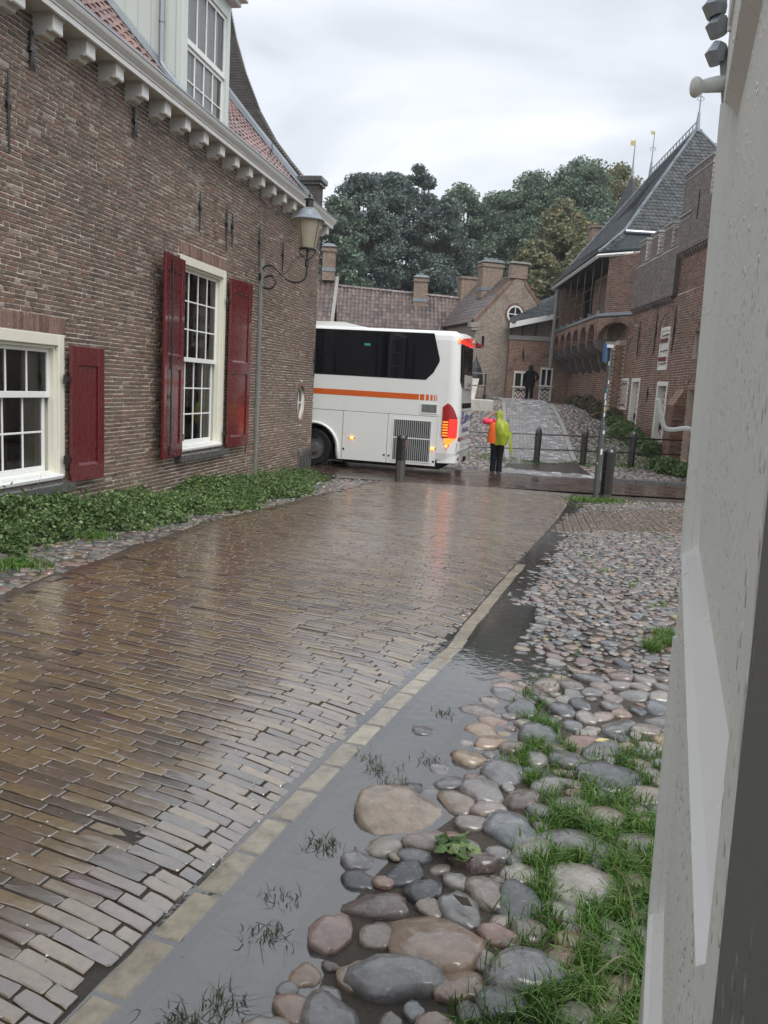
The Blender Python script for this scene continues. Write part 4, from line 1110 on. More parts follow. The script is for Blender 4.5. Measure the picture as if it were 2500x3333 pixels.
# wall anchors
for x, za_, zb_, kind in [(-12.05, 4.47, 5.33, 0), (-7.19, 4.61, 5.24, 0), (-6.05, 4.49, 5.27, 0), (-5.78, 4.62, 5.19, 0), (-4.36, 4.46, 5.28, 0), (-2.89, 4.53, 5.22, 0), (-11.65, 5.46, 5.86, 1), (-9.37, 5.44, 5.82, 1), (-.10, 2.35, 3.1, 0)]:
    def shp(m):
        if kind == 0:
            zm = za_ + (zb_ - za_) * .58
            m.tube([(x, -.035, za_), (x, -.035, zm - .06), (x, -.035, zm), (x, -.035, zm + .06), (x, -.035, zb_)], [.009, .018, .026, .018, .009], 6)
            m.box(x - .03, x + .03, -.05, -.01, zm - .03, zm + .03)
        else:
            m.tube([(x, -.035, za_ + .12), (x, -.035, zb_)], [.012, .028], 6); m.box(x - .045, x + .045, -.055, -.012, za_ + .19, za_ + .23)
            for s_ in (-1, 0, 1): m.tube([(x, -.04, za_ + .2), (x + s_ * .045, -.045, za_)], [.016, .010], 5)
    part('wall_anchor', M['iron_black'], house, shp)
# cornice with brackets and gutter
CX0, CX1 = -15.5, .02
part('soffit', M['paint_cornice'], house, lambda m: m.box(CX0, CX1, -.31, .02, 6.07, 6.10))
part('frieze_strip', M['paint_cornice'], house, lambda m: m.bbox(CX0, CX1, -.335, -.29, 6.045, 6.115, .006))
part('crown_moulding', M['paint_cornice'], house, lambda m: m.extrude([(-.32, 6.116), (-.345, 6.116), (-.352, 6.14), (-.37, 6.155), (-.405, 6.195), (-.418, 6.225), (-.418, 6.245), (-.32, 6.245)], 0, CX0, CX1))
part('gutter', M['zinc'], house, lambda m: (m.box(CX0, CX1, -.43, -.405, 6.247, 6.272), m.box(CX0, CX1, -.405, -.1, 6.23, 6.25)))
prof = [(0.0, 5.82), (-.05, 5.845), (-.095, 5.84), (-.135, 5.85), (-.165, 5.885), (-.205, 5.895), (-.22, 5.88), (-.25, 5.885), (-.26, 5.90), (-.26, 6.07), (0, 6.07)]
for k in range(21):
    x = -12.83 + .6645 * k
    if x > -.1: break
    b = part('bracket', M['paint_cornice'], house, lambda m: m.extrude(prof, 0, x - .095, x + .095))
    part('cap', M['paint_cornice'], b, lambda m: m.box(x - .108, x + .108, -.275, 0, 6.03, 6.068))
# roof
RS = 1.075
rz_ = lambda y: 6.46 + RS * y
part('roof_deck', M['timber_dark'], house, lambda m: m.extrude([(-.2, rz_(-.2) - .06), (3.6, rz_(3.6) - .06), (3.6, rz_(3.6) - .16), (-.2, rz_(-.2) - .16)], 0, -15.4, -.3))
def pantile(w=.22, L=.335, th=.014, n=8):
    """S-shaped roof tile lying along +y (up the slope), exposed lip at y=0"""
    xs = np.linspace(0, 1.13, n); prf = [(x * w, .030 * math.sin(x * 2 * PI / 1.13 - .6) + .012 * math.sin(x * 4 * PI / 1.13)) for x in xs]
    v, f = [], []
    for yy, zz in ((0, .022), (L, 0)):
        for x, z in prf: v.append((x, yy, z + zz))
    for x, z in prf: v.append((x, 0, z + .022 - th))
    for k in range(n - 1):
        f.append((k, k + 1, n + k + 1, n + k)); f.append((2 * n + k, 2 * n + k + 1, k + 1, k))
    return Piece(v, f)
PT = pantile()
sl_len = math.sqrt(1 + RS ** 2); ang = math.atan(RS)
items = []
for i in range(64):
    for j in range(14):
        x = -14.6 + i * .222; y = -.20 + j * .29 / sl_len
        if x > -.72: continue
        if -7.78 < x + .11 < -5.9 and y > .08: continue
        items.append((0, TRS(x, y, rz_(y) + random.gauss(0, .004), random.gauss(0, .01), 1, 1, 1, ang + random.gauss(0, .01), 0)))
lay(house, 'roof_tile', 'roof_tiles', [PT], items, M['tile_red'], world_of=HW)
# curved end parapet with lead flashing
curve = [(.02, 6.7), (.30, 7.0), (.47, 7.25), (.81, 7.61), (1.23, 8.10), (1.66, 8.77), (2.09, 9.70), (2.36, 10.48), (2.59, 11.4), (2.75, 12.4)]
par_o = part('gable_parapet', M['brick_black'], house, lambda m: m.extrude([(.0, 5.95)] + curve + [(3.6, 12.4), (3.6, 5.95)], 0, -.36, 0.0))
for a, b in zip(curve[1:-1], curve[2:]):
    n_ = max(2, int(math.hypot(b[0] - a[0], b[1] - a[1]) / .075))
    for k in range(n_):
        t0, t1 = k / n_, (k + 1) / n_ - .08
        p = (a[0] + (b[0] - a[0]) * t0, a[1] + (b[1] - a[1]) * t0); q = (a[0] + (b[0] - a[0]) * t1, a[1] + (b[1] - a[1]) * t1)
        nrm = (-(b[1] - a[1]), b[0] - a[0]); L_ = math.hypot(*nrm); nrm = (nrm[0] / L_ * .035, nrm[1] / L_ * .035)
        part('coping_brick', M['stone_grey'], par_o, lambda m: m.extrude([p, q, (q[0] + nrm[0], q[1] + nrm[1]), (p[0] + nrm[0], p[1] + nrm[1])], 0, -.38, .02))
part('parapet_block', M['brick_black'], par_o, lambda m: m.box(-.40, .03, -.02, .42, 6.0, 7.02))
part('parapet_cap', M['stone_dark'], par_o, lambda m: (m.bbox(-.47, .10, -.13, .52, 7.07, 7.20, .02), m.bbox(-.43, .06, -.08, .47, 7.0, 7.075, .01)))
fl = [(.10, 6.55 + .12), (.87, rz_(.87) + .12), (1.6, rz_(1.6) + .12), (2.54, rz_(2.54) + .18), (3.5, rz_(3.5) + .2)]
for a, b in zip(fl[:-1], fl[1:]):
    part('flashing', M['lead'], house, lambda m: m.add([(-.74, a[0], rz_(a[0]) + .07), (-.74, b[0], rz_(b[0]) + .07), (-.42, b[0], b[1] + .03), (-.42, a[0], a[1] + .03), (-.366, b[0], b[1] + .10), (-.366, a[0], a[1] + .10)], [(0, 1, 2, 3), (3, 2, 4, 5)]))
for x, y in ((-5.55, .35), (-2.3, .65)):
    part('snow_hook', M['iron_black'], house, lambda m: m.tube([(x, y, rz_(y) + .02), (x, y - .1, rz_(y) + .02), (x, y - .14, rz_(y) + .13), (x + .05, y - .12, rz_(y) + .26)], .014, 6))
# dormer
D0, D1, DZ0, DZ1 = -7.78, -5.93, 6.26, 8.62
dm = empty('dormer', (0, 0, 0)); dm.parent = house
for k in range(9):
    y0 = .14 + k * .22; 
    part('cheek_board', M['paint_green_grey'], dm, lambda m: m.extrude([(y0, rz_(y0) - .1), (y0 + .214, rz_(y0 + .214) - .1), (y0 + .214, DZ1), (y0, DZ1)], 0, D0, D0 + .03))
part('corner_post', M['paint_green_grey'], dm, lambda m: (m.bbox(D0 - .02, D0 + .17, 0.04, .15, DZ0, DZ1, .006), m.bbox(D1 - .13, D1, .04, .15, DZ0, DZ1, .006), m.bbox(D0 + .17, D1 - .13, .045, .15, DZ1 - .26, DZ1, .006), m.bbox(D0 + .17, D1 - .13, .045, .15, DZ0, DZ0 + .09, .006)))
sash(dm, D0 + .17, D1 - .13, 7.36, DZ1 - .26, 4, 1, .07, .06, .09, .026, 'pane')
sash(dm, D0 + .17, D1 - .13, DZ0 + .09, 7.36, 4, 2, .10, .06, .07, .026, 'pane')
part('pale_sheet', M['paint_white'], dm, lambda m: m.quad((D0 + .1, .165, DZ0), (D1 - .25, .165, DZ0), (D1 - .25, .165, DZ1), (D0 + .1, .165, DZ1)))  # white sheet added behind the panes, standing in for reflected sky
part('side_wall', M['paint_green_grey'], dm, lambda m: m.extrude([(.15, rz_(.15) - .1), (2.1, rz_(2.1) - .1), (2.1, DZ1), (.15, DZ1)], 0, D1 - .03, D1))
part('dormer_cornice', M['paint_cornice'], dm, lambda m: (m.bbox(D0 - .12, D1 + .12, -.10, 2.2, DZ1, DZ1 + .10, .01), m.bbox(D0 - .2, D1 + .2, -.2, 2.2, DZ1 + .10, DZ1 + .18, .01)))
part('dormer_roof', M['lead'], dm, lambda m: m.box(D0 - .2, D1 + .2, -.2, 2.2, DZ1 + .182, DZ1 + .21))
part('dormer_flashing', M['lead'], dm, lambda m: m.add([(D0 - .14, .05, rz_(.05) + .05), (D0 - .14, 2.2, rz_(2.2) + .05), (D0 - .01, 2.2, rz_(2.2) + .16), (D0 - .01, .05, rz_(.05) + .16)], [(0, 1, 2, 3)]))
part('downpipe', M['zinc'], dm, lambda m: (m.tube([(D0 - .07, .36, 9.0), (D0 - .07, .36, 6.98), (D0 - .07, .30, 6.88), (D0 - .05, .06, 6.62), (D0 - .03, -.12, 6.42)], .042, 10), m.tube([(D0 - .07, .36, 7.55), (D0 - .07, .36, 7.6)], .052, 10), m.tube([(D0 - .07, .36, 8.4), (D0 - .07, .36, 8.45)], .052, 10)))
# drain pipe on the wall (cable duct under the lamp)
part('wall_duct', M['pipe_grey'], house, lambda m: (m.bbox(-4.26, -4.17, -.075, -.012, .2, 4.62, .008), m.bbox(-4.24, -4.14, -.085, -.012, 4.42, 4.64, .006)))
# lamp on a scroll bracket: its own thing
lamp = empty('wall_lantern', tuple(HW @ np.array([-4.24, 0, 4.29, 1]))[:3], HRZ, 'old street lantern with milky glass on a black scroll bracket fixed to the brick house', 'lantern')
def sp(pts): return [(0, y, z - 4.29) for y, z in pts]
def smooth_line(P, n=6):
    P = [np.array(p, float) for p in P]; o = []
    for i in range(len(P) - 1):
        p0, p1, p2, p3 = P[max(i - 1, 0)], P[i], P[i + 1], P[min(i + 2, len(P) - 1)]
        for k in range(n):
            t = k / n; o.append(.5 * ((2 * p1) + (-p0 + p2) * t + (2 * p0 - 5 * p1 + 4 * p2 - p3) * t * t + (-p0 + 3 * p1 - 3 * p2 + p3) * t ** 3))
    return o + [P[-1]]
part('scroll_arm', M['iron_black'], lamp, lambda m: m.tube(smooth_line(sp([(-.12, 4.27), (-.20, 4.31), (-.31, 4.29), (-.36, 4.19), (-.31, 4.09), (-.21, 4.055), (-.10, 4.09), (-.035, 4.19), (-.03, 4.32), (-.06, 4.43), (-.17, 4.51), (-.30, 4.49), (-.42, 4.40), (-.56, 4.28), (-.70, 4.21), (-.84, 4.205), (-.95, 4.26), (-1.0, 4.34)])), .019, 8), smooth=True)
part('clamp', M['iron_black'], lamp, lambda m: m.box(-.05, .05, -.06, -.005, -.06, .06))
part('post', M['iron_black'], lamp, lambda m: m.tube(sp([(-1.0, 4.30), (-1.0, 4.50), (-1.0, 4.52), (-1.0, 4.62), (-1.0, 4.64), (-1.0, 4.84)]), [.022, .022, .045, .045, .024, .024], 10))
for s_ in (-1, 1): part('cradle', M['iron_black'], lamp, lambda m: m.tube(smooth_line(sp([(-1.0, 4.62), (-1.0 - s_ * .05, 4.66), (-1.0 - s_ * .15, 4.76), (-1.0 - s_ * .17, 4.84)]), 4), .010, 6))
part('cable', M['iron_black'], lamp, lambda m: m.tube(smooth_line(sp([(-.42, 4.37), (-.52, 4.36), (-.62, 4.43), (-.72, 4.60), (-.84, 4.70), (-.97, 4.72)]), 5), .007, 5))
part('base_ring', M['iron_black'], lamp, lambda m: m.lathe([(.0, 4.83 - 4.29), (.16, 4.82 - 4.29), (.185, 4.845 - 4.29), (.17, 4.865 - 4.29), (0, 4.86 - 4.29)], 20, 0, -1.0, False), smooth=30)
part('glass_shade', M['lantern_glass'], lamp, lambda m: m.lathe([(.155, .57), (.27, 1.12)], 20, 0, -1.0, False), smooth=True)
for k in range(4):
    a = PI / 4 + k * PI / 2 + .35
    part('rib', M['iron_black'], lamp, lambda m: m.tube([(.16 * math.cos(a), -1 + .16 * math.sin(a), .57), (.275 * math.cos(a), -1 + .275 * math.sin(a), 1.12)], .006, 5))
part('hood', M['lead'], lamp, lambda m: m.lathe([(.25, 1.115), (.315, 1.10), (.318, 1.115), (.25, 1.18), (.17, 1.29), (.105, 1.345), (.085, 1.35)], 24, 0, -1.0, True), smooth=30)
part('chimney', M['iron_black'], lamp, lambda m: m.lathe([(.09, 1.34), (.075, 1.36), (.075, 1.49), (.115, 1.50), (.09, 1.52), (.03, 1.545), (.018, 1.56), (.03, 1.58), (.012, 1.61), (.006, 1.68)], 16, 0, -1.0, True), smooth=30)
# ------------------------------------------------------------------ the coach
BS = at_height(1415, 1517, 0.25); BYAW = R(-13.0)
bus = empty('coach', (BS[0], BS[1], 0), BYAW, 'white touring coach with an orange stripe, its rear lamps lit, turning behind the brick house', 'coach')
BW, BL, RX, RC = 2.5, 11.6, 0.56, 0.30         # width, length ahead of the seam, rear overhang, corner radius
def outline(s):
    """point on the plan of the tail: s = 0 at the side seam, growing round the rear; returns x, y, nx, ny"""
    a = RX - RC
    if s <= a: return s, 0, 0, -1
    s -= a; q = RC * PI / 2
    if s <= q:
        t = s / RC; return a + RC * math.sin(t), RC - RC * math.cos(t), math.sin(t), -math.cos(t)
    s -= q; b = BW - 2 * RC
    if s <= b: return RX, RC + s, 1, 0
    s -= b
    if s <= q:
        t = s / RC; return a + RC * math.cos(t), BW - RC + RC * math.sin(t), math.cos(t), math.sin(t)
    s -= q; return a - s, BW, 0, 1
S_REAR = (RX - RC) + RC * PI / 2                # where the flat of the rear begins
S_END = 2 * (RX - RC) + RC * PI + BW - 2 * RC
def lean(z): return -0.035 * max(0, z - 1.6) + (-0.05 * max(0, 0.8 - z))
def tail_patch(m, s0, s1, zb, zt, off=.004, n=12, both=True):
    """curved shell on the tail; zb and zt are numbers or functions of s"""
    fb = zb if callable(zb) else (lambda s: zb); ft = zt if callable(zt) else (lambda s: zt)
    V, Fq, k = [], [], 4
    for i in range(n + 1):
        s = s0 + (s1 - s0) * i / n; x, y, nx_, ny_ = outline(s)
        for j in range(k + 1):
            z = fb(s) + (ft(s) - fb(s)) * j / k
            V.append((x + nx_ * off + lean(z) * (x > .05), y + ny_ * off, z))
    for i in range(n):
        for j in range(k): Fq.append((i * (k + 1) + j, (i + 1) * (k + 1) + j, (i + 1) * (k + 1) + j + 1, i * (k + 1) + j + 1))
    m.add(V, Fq)
# upper body: lofted rounded plan, roof rounded in
def ring(z, ins):
    P = [(-BL + ins, ins), (-BL * .5, ins)]
    ss = [0.0, .15] + list(np.linspace(RX - RC, S_REAR, 9)) + [S_REAR + .5, S_REAR + 1.1] + list(np.linspace(S_REAR + BW - 2 * RC, S_REAR + BW - 2 * RC + RC * PI / 2, 9)) + [S_END]
    for s in ss:
        x, y, nx_, ny_ = outline(s); P.append((x - nx_ * ins + lean(z) * (x > .05), y - ny_ * ins))
    P += [(-BL * .5, BW - ins), (-BL + ins, BW - ins)]
    return [(x, y, z) for x, y in P]
def loft(m, rings, cap=True):
    n = len(rings[0]); V = [p for r_ in rings for p in r_]
    Fq = [(i * n + k, i * n + (k + 1) % n, (i + 1) * n + (k + 1) % n, (i + 1) * n + k) for i in range(len(rings) - 1) for k in range(n)]
    if cap: Fq += [tuple(range(n))[::-1], tuple((len(rings) - 1) * n + k for k in range(n))]
    m.add(V, Fq)
part('body', M['bus_white'], bus, lambda m: loft(m, [ring(z, i) for z, i in ((1.545, 0), (2.0, 0), (2.6, 0), (3.2, .01), (3.50, .02), (3.62, .045), (3.70, .10), (3.745, .19), (3.76, .35))]), smooth=30)
part('roof_unit', M['bus_white'], bus, lambda m: m.extrude([(-7.0, 3.74), (-6.8, 3.90), (-2.75, 3.88), (-2.35, 3.80), (-2.0, 3.75)], 1, .35, 2.15))
# tail below the belt line
def tail_ring(z, ins):
    P = []
    for s in [0.0, .15] + list(np.linspace(RX - RC, S_REAR, 9)) + [S_REAR + .5, S_REAR + 1.1] + list(np.linspace(S_REAR + BW - 2 * RC, S_REAR + BW - 2 * RC + RC * PI / 2, 9)) + [S_END]:
        x, y, nx_, ny_ = outline(s); P.append((x - nx_ * ins + lean(z) * (x > .05), y - ny_ * ins, z))
    return P
part('tail', M['bus_white'], bus, lambda m: loft(m, [tail_ring(z, i) for z, i in ((.36, .10), (.42, .03), (.60, .0), (.98, .0), (1.0, .004), (1.54, .004))]), smooth=30)
part('bumper', M['bus_white'], bus, lambda m: (tail_patch(m, .05, S_END - .05, lambda s: .34 + .03 * math.sin(s), lambda s: .40 + .24 * sm((s - .05) / .85) if s < S_END / 2 else .40 + .24 * sm((S_END - s - .05) / .85), .028, 26),), smooth=30)
part('bumper_step', M['bus_grey'], bus, lambda m: tail_patch(m, .55, S_END - .55, .60, .625, .03, 22))
part('boot_lid', M['bus_white'], bus, lambda m: tail_patch(m, S_REAR - .18, S_END - S_REAR + .18, .66, .90, .02, 14), smooth=30)
part('plate_recess', M['underbody'], bus, lambda m: m.box(RX - .04, RX + .005, .95, 1.45, .46, .60)); 
part('number_plate', M['sticker_yellow'], bus, lambda m: m.box(RX - .03, RX + .012, 1.0, 1.4, .485, .575))
part('tow_coupling', M['underbody'], bus, lambda m: (m.bbox(RX - .1, RX + .06, 1.15, 1.4, .34, .46, .02),))
# lower side panels (near side), each its own panel with seams between
zb, zt = .24, 1.533
SE = .006
def panel(a, b, nm='side_panel', mat='bus_white'): return part(nm, M[mat], bus, lambda m: m.bbox(a + SE, b - SE, .0, .05, zb, zt, .004))
p_en = panel(-1.33, 0.0, 'engine_flap'); p_lg = panel(-2.57, -1.33, 'luggage_flap'); 
WX, WZ, WR = -3.38, .50, .50
def archpanel(m):
    a0, a1 = WX - .86, -2.57
    R1 = .64; pts = [(a1 - SE, zb), (a1 - SE, zt), (a0 + SE, zt), (a0 + SE, zb), (WX - R1, zb)]
    for k in range(0, 13):
        t = PI - PI * k / 12; pts.append((WX + R1 * math.cos(t), WZ + (R1 + .0) * math.sin(t) ** .8 if math.sin(t) > 0 else WZ))
    pts.append((WX + R1, zb))
    # triangulate by strips: left post, right post, top
    n = 24; V, Fq = [], []
    xs = np.linspace(a0 + SE, a1 - SE, 60)
    def low(x):
        u = (x - WX) / R1
        return zb if abs(u) >= 1 else WZ + R1 * math.sqrt(1 - u * u) if True else zb
    for x in xs:
        lo = max(zb, low(x))
        V += [(x, 0, lo), (x, 0, zt), (x, .05, lo), (x, .05, zt)]
    for i in range(len(xs) - 1):
        b_, c_ = i * 4, i * 4 + 4
        Fq += [(b_, c_, c_ + 1, b_ + 1), (b_ + 2, b_ + 3, c_ + 3, c_ + 2), (b_, b_ + 2, c_ + 2, c_)]
    m.add(V, Fq)
part('wheel_arch_panel', M['bus_white'], bus, archpanel)
lipn = 18
part('wheel_arch_lip', M['bus_white'], bus, lambda m: m.tube([(WX + .70, -.012, zb)] + [(WX + .70 * math.cos(PI * k / lipn), -.012, WZ + .68 * math.sin(PI * k / lipn)) for k in range(0, lipn + 1)] + [(WX - .70, -.012, zb)], .035, 6), smooth=True)
part('front_side_panel', M['bus_white'], bus, lambda m: (m.bbox(-BL + .1, WX - .86 - SE, 0, .05, zb, zt, .004), m.bbox(-BL + .1, -.0, BW - .05, BW, zb, zt, .004), m.box(-BL, -BL + .1, 0.05, BW - .05, zb, zt)))
part('underbody_block', M['underbody'], bus, lambda m: (m.box(-BL + .15, .1, .45, BW - .1, .16, 1.52), m.box(-2.55, .1, .06, .45, .16, 1.5), m.box(-BL + .15, -4.3, .06, .45, .3, 1.5), m.box(-4.2, -2.6, .44, .5, .28, 1.5)))  # underbody mass, set low to block light beneath the coach
def wheel(x, y):
    w = empty('wheel', (x, y, WZ)); w.parent = bus
    cyl = lambda m, r0, r1, ya, yb, n=28: m.add([(r0 * math.cos(2 * PI * k / n), ya, r0 * math.sin(2 * PI * k / n)) for k in range(n)] + [(r1 * math.cos(2 * PI * k / n), yb, r1 * math.sin(2 * PI * k / n)) for k in range(n)], [(k, (k + 1) % n, n + (k + 1) % n, n + k) for k in range(n)])
    part('tyre', M['rubber'], w, lambda m: (cyl(m, .46, .50, -.13, -.09), cyl(m, .50, .50, -.09, .13), cyl(m, .31, .46, -.125, -.13), cyl(m, .50, .31, .13, .14)), smooth=30)
    part('rim', M['rim_metal'], w, lambda m: (cyl(m, .315, .30, -.13, -.11), cyl(m, .30, .27, -.11, -.03), cyl(m, .27, .14, -.03, -.045), cyl(m, .14, .135, -.045, -.12), cyl(m, .135, .01, -.12, -.125)), smooth=30)
    part('trim_ring', M['chrome'], w, lambda m: (cyl(m, .325, .32, -.132, -.139), cyl(m, .32, .305, -.139, -.132)))
    for k in range(10):
        t = 2 * PI * k / 10; part('wheel_nut', M['rim_metal'], w, lambda m: m.tube([(.215 * math.cos(t), -.03, .215 * math.sin(t)), (.215 * math.cos(t), -.07, .215 * math.sin(t))], .018, 6))
for x in (WX, -9.3):
    wheel(x, .17); wheel(x, BW - .17)
# side glass with its cut corner, seals, stripe
gl = [(-BL + .5, 2.47), (-.39, 2.47), (-.20, 2.66), (-.055, 2.95), (-.055, 3.02), (-.24, 3.66), (-BL + .5, 3.66)]
part('side_window', M['bus_glass'], bus, lambda m: m.extrude([(x, z) for x, z in gl], 1, -.006, .03))
for x in (-1.85, -3.3, -4.9): part('window_joint', M['underbody'], bus, lambda m: m.box(x - .006, x + .006, -.0075, 0, 2.48, 3.65))
part('exit_sign', M['sign_green'], bus, lambda m: m.box(-2.08, -1.92, -.009, -.004, 3.27, 3.33))
part('stripe', M['bus_orange'], bus, lambda m: m.box(-BL + .1, -.54, -.003, .01, 1.945, 2.095))
for a, b in ((-.515, -.395), (-.355, -.275), (-.235, -.175), (-.14, -.105), (-.075, -.055)):
    part('stripe_bar', M['bus_orange'], bus, lambda m: m.box(a, b, -.003, .01, 1.945, 2.095))
# louvres and grille
def louvre(nm, x0, x1, z0, z1, n, mids=0):
    e = empty(nm, (0, 0, 0)); e.parent = bus
    part('backing', M['underbody'], e, lambda m: m.box(x0, x1, -.004, .002, z0, z1))
    part('surround', M['bus_white'], e, lambda m: (m.box(x0 - .03, x0, -.014, .0, z0 - .03, z1 + .03), m.box(x1, x1 + .03, -.014, 0, z0 - .03, z1 + .03), m.box(x0, x1, -.013, 0, z1, z1 + .03), m.box(x0, x1, -.013, 0, z0 - .03, z0)))
    for k in range(n):
        x = x0 + (x1 - x0) * (k + .5) / n; w = (x1 - x0) / n * .24
        part('slat', M['bus_grey'], e, lambda m: m.box(x - w, x + w, -.012, -.004, z0, z1))
    for k in range(mids):
        z = z0 + (z1 - z0) * (k + .56) ; part('cross_bar', M['bus_white'], e, lambda m: m.box(x0, x1, -.016, -.012, z - .015, z + .015))
louvre('grille', -1.16, -.17, .34, 1.40, 18, 1)
louvre('air_louvre', -.45, -.05, 1.63, 1.84, 13)
# small marker lamps and locks
def marker(x, z, mat='lamp_orange'):
    e = empty('side_marker', (x, -.001, z)); e.parent = bus
    part('lamp', M[mat], e, lambda m: m.tube([(-.045, -.012, 0), (-.03, -.02, 0), (.03, -.02, 0), (.045, -.012, 0)], [.012, .022, .022, .012], 8)); part('base', M['underbody'], e, lambda m: m.box(-.085, .085, -.008, 0, -.014, .014))
marker(-2.30, .83); marker(-.09, .70)
for x, z in ((-2.52, .52), (-1.39, .44), (-1.26, .43), (-.05, .36)): part('lock', M['underbody'], bus, lambda m: m.tube([(x, -.006, z), (x, .0, z)], .03, 8))
# tail lamps
def lamp_top(s): return 1.90 - .55 * max(0, (s - .24) / .32) ** 2 - .10 * max(0, (.24 - s) / .12)
def lamp_bot(s): return .84 + .30 * max(0, (.25 - s) / .14) ** 2 + (.22 * max(0, (s - .34) / .22))
for flip in (False, True):
    e = empty('tail_lamp', (0, 0, 0)); e.parent = bus
    T = (lambda s: S_END - s) if flip else (lambda s: s)
    fz = lambda f: (lambda s: f(S_END - s)) if flip else f
    part('lens_upper', M['lamp_red_dim'], e, lambda m: tail_patch(m, T(.12), T(.53), fz(lambda s: 1.50), fz(lambda s: max(1.5, lamp_top(s))), .02, 12), smooth=True)
    part('lens_brake', M['lamp_red'], e, lambda m: tail_patch(m, T(.30), T(.53), fz(lambda s: max(lamp_bot(s), 1.0)), fz(lambda s: min(1.50, lamp_top(s))), .02, 10), smooth=True)
    part('lens_side', M['lamp_red_dim'], e, lambda m: tail_patch(m, T(.12), T(.30), fz(lambda s: max(lamp_bot(s), 1.0)), fz(lambda s: 1.50), .02, 8), smooth=True)
    for k in range(6): part('flasher_row', M['lamp_orange_low'], e, lambda m: tail_patch(m, T(.14), T(.28), 1.05 + k * .07, 1.085 + k * .07, .024, 5))
    part('lens_indicator', M['lamp_orange_low'], e, lambda m: tail_patch(m, T(.20), T(.50), fz(lambda s: lamp_bot(s)), fz(lambda s: max(lamp_bot(s) + .02, 1.0)), .022, 8), smooth=True)
part('clearance_lamp', M['lamp_red'], bus, lambda m: m.tube([(.30, -.03, .80), (.33, -.055, .80)], .028, 8)); part('clearance_lamp_front', M['lamp_orange'], bus, lambda m: m.tube([(.27, -.055, .80), (.30, -.03, .80)], .026, 8))
part('reflector', M['bus_red'], bus, lambda m: tail_patch(m, .62, .74, .43, .50, .035, 4))
# rear window, top lamps, band, intake
part('rear_window', M['bus_glass'], bus, lambda m: tail_patch(m, S_REAR - .16, S_END - S_REAR + .16, lambda s: 2.62 - .35 * math.exp(-((min(s - S_REAR, S_END - S_REAR - s) + .02) / .14) ** 2) if True else 2.3, 3.42, .006, 22), smooth=True)
part('rear_hump', M['bus_white'], bus, lambda m: tail_patch(m, S_REAR + .12, S_END - S_REAR - .12, 2.30, 2.66, .035, 12), smooth=30)
for a, b in ((S_REAR - .20, S_REAR + .55), (S_END - S_REAR - .55, S_END - S_REAR + .20)): part('top_lamp', M['lamp_red'], bus, lambda m: tail_patch(m, a, b, 3.45, 3.53, .012, 8), smooth=True)
part('top_lamp_centre', M['lamp_red'], bus, lambda m: tail_patch(m, S_REAR + .60, S_END - S_REAR - .60, 3.44, 3.56, .04, 8), smooth=True)
part('top_flasher', M['lamp_orange_low'], bus, lambda m: (tail_patch(m, S_REAR - .26, S_REAR - .20, 3.45, 3.56, .014, 3), tail_patch(m, S_END - S_REAR + .20, S_END - S_REAR + .26, 3.45, 3.56, .014, 3)))
part('spoiler', M['bus_white'], bus, lambda m: m.extrude([(RX - .5, 3.74), (RX - .05, 3.70), (RX + .10, 3.64), (RX + .10, 3.60), (RX - .1, 3.58), (RX - .5, 3.66)], 1, .40, BW - .40))
part('camera_pod', M['bus_red'], bus, lambda m: m.bbox(RX + .02, RX + .2, BW - .55, BW - .3, 3.44, 3.58, .03))
part('intake', M['underbody'], bus, lambda m: tail_patch(m, S_REAR + .05, S_END - S_REAR - .05, 1.78, 1.92, .012, 10)); part('intake_lip', M['bus_white'], bus, lambda m: tail_patch(m, S_REAR, S_END - S_REAR, 1.72, 1.78, .03, 10))
part('rear_band', M['bus_red'], bus, lambda m: tail_patch(m, .60, S_END - .60, .93, 1.03, .010, 18), smooth=True)
def text_on(par, body, mat, origin, xdir, up, size, shear=0.0, name='lettering', thick=.002):
    cu = bpy.data.curves.new(name, 'FONT'); cu.body = body; cu.size = size; cu.shear = shear; cu.extrude = thick; cu.materials.append(mat)
    t_ = bpy.data.objects.new(name, cu); COL.objects.link(t_)
    me = bpy.data.meshes.new_from_object(t_.evaluated_get(bpy.context.evaluated_depsgraph_get()))
    bpy.data.objects.remove(t_); bpy.data.curves.remove(cu)
    if len(me.materials) == 0: me.materials.append(mat)
    o = bpy.data.objects.new(name, me); COL.objects.link(o); o.parent = par
    x = Vector(xdir).normalized(); z = Vector(up).normalized(); n = x.cross(z)
    o.matrix_basis = Matrix(((x.x, z.x, n.x, origin[0]), (x.y, z.y, n.y, origin[1]), (x.z, z.z, n.z, origin[2]), (0, 0, 0, 1)))
    return o
text_on(bus, 'SCANIA', M['lettering_grey'], (RX + .018, .98, 2.36), (0, 1, 0), (0, 0, 1), .20)
text_on(bus, 'Bak', M['lettering_blue'], (RX + .012, .36, 1.36), (0, 1, .12), (0, 0, 1), .46, .35)
text_on(bus, 'Alkmaar', M['lettering_blue'], (RX + .012, 1.12, 1.43), (0, 1, .12), (0, 0, 1), .27, .35)
text_on(bus, '072-5111644', M['lettering_blue'], (RX + .012, .72, 1.13), (0, 1, .03), (0, 0, 1), .19)
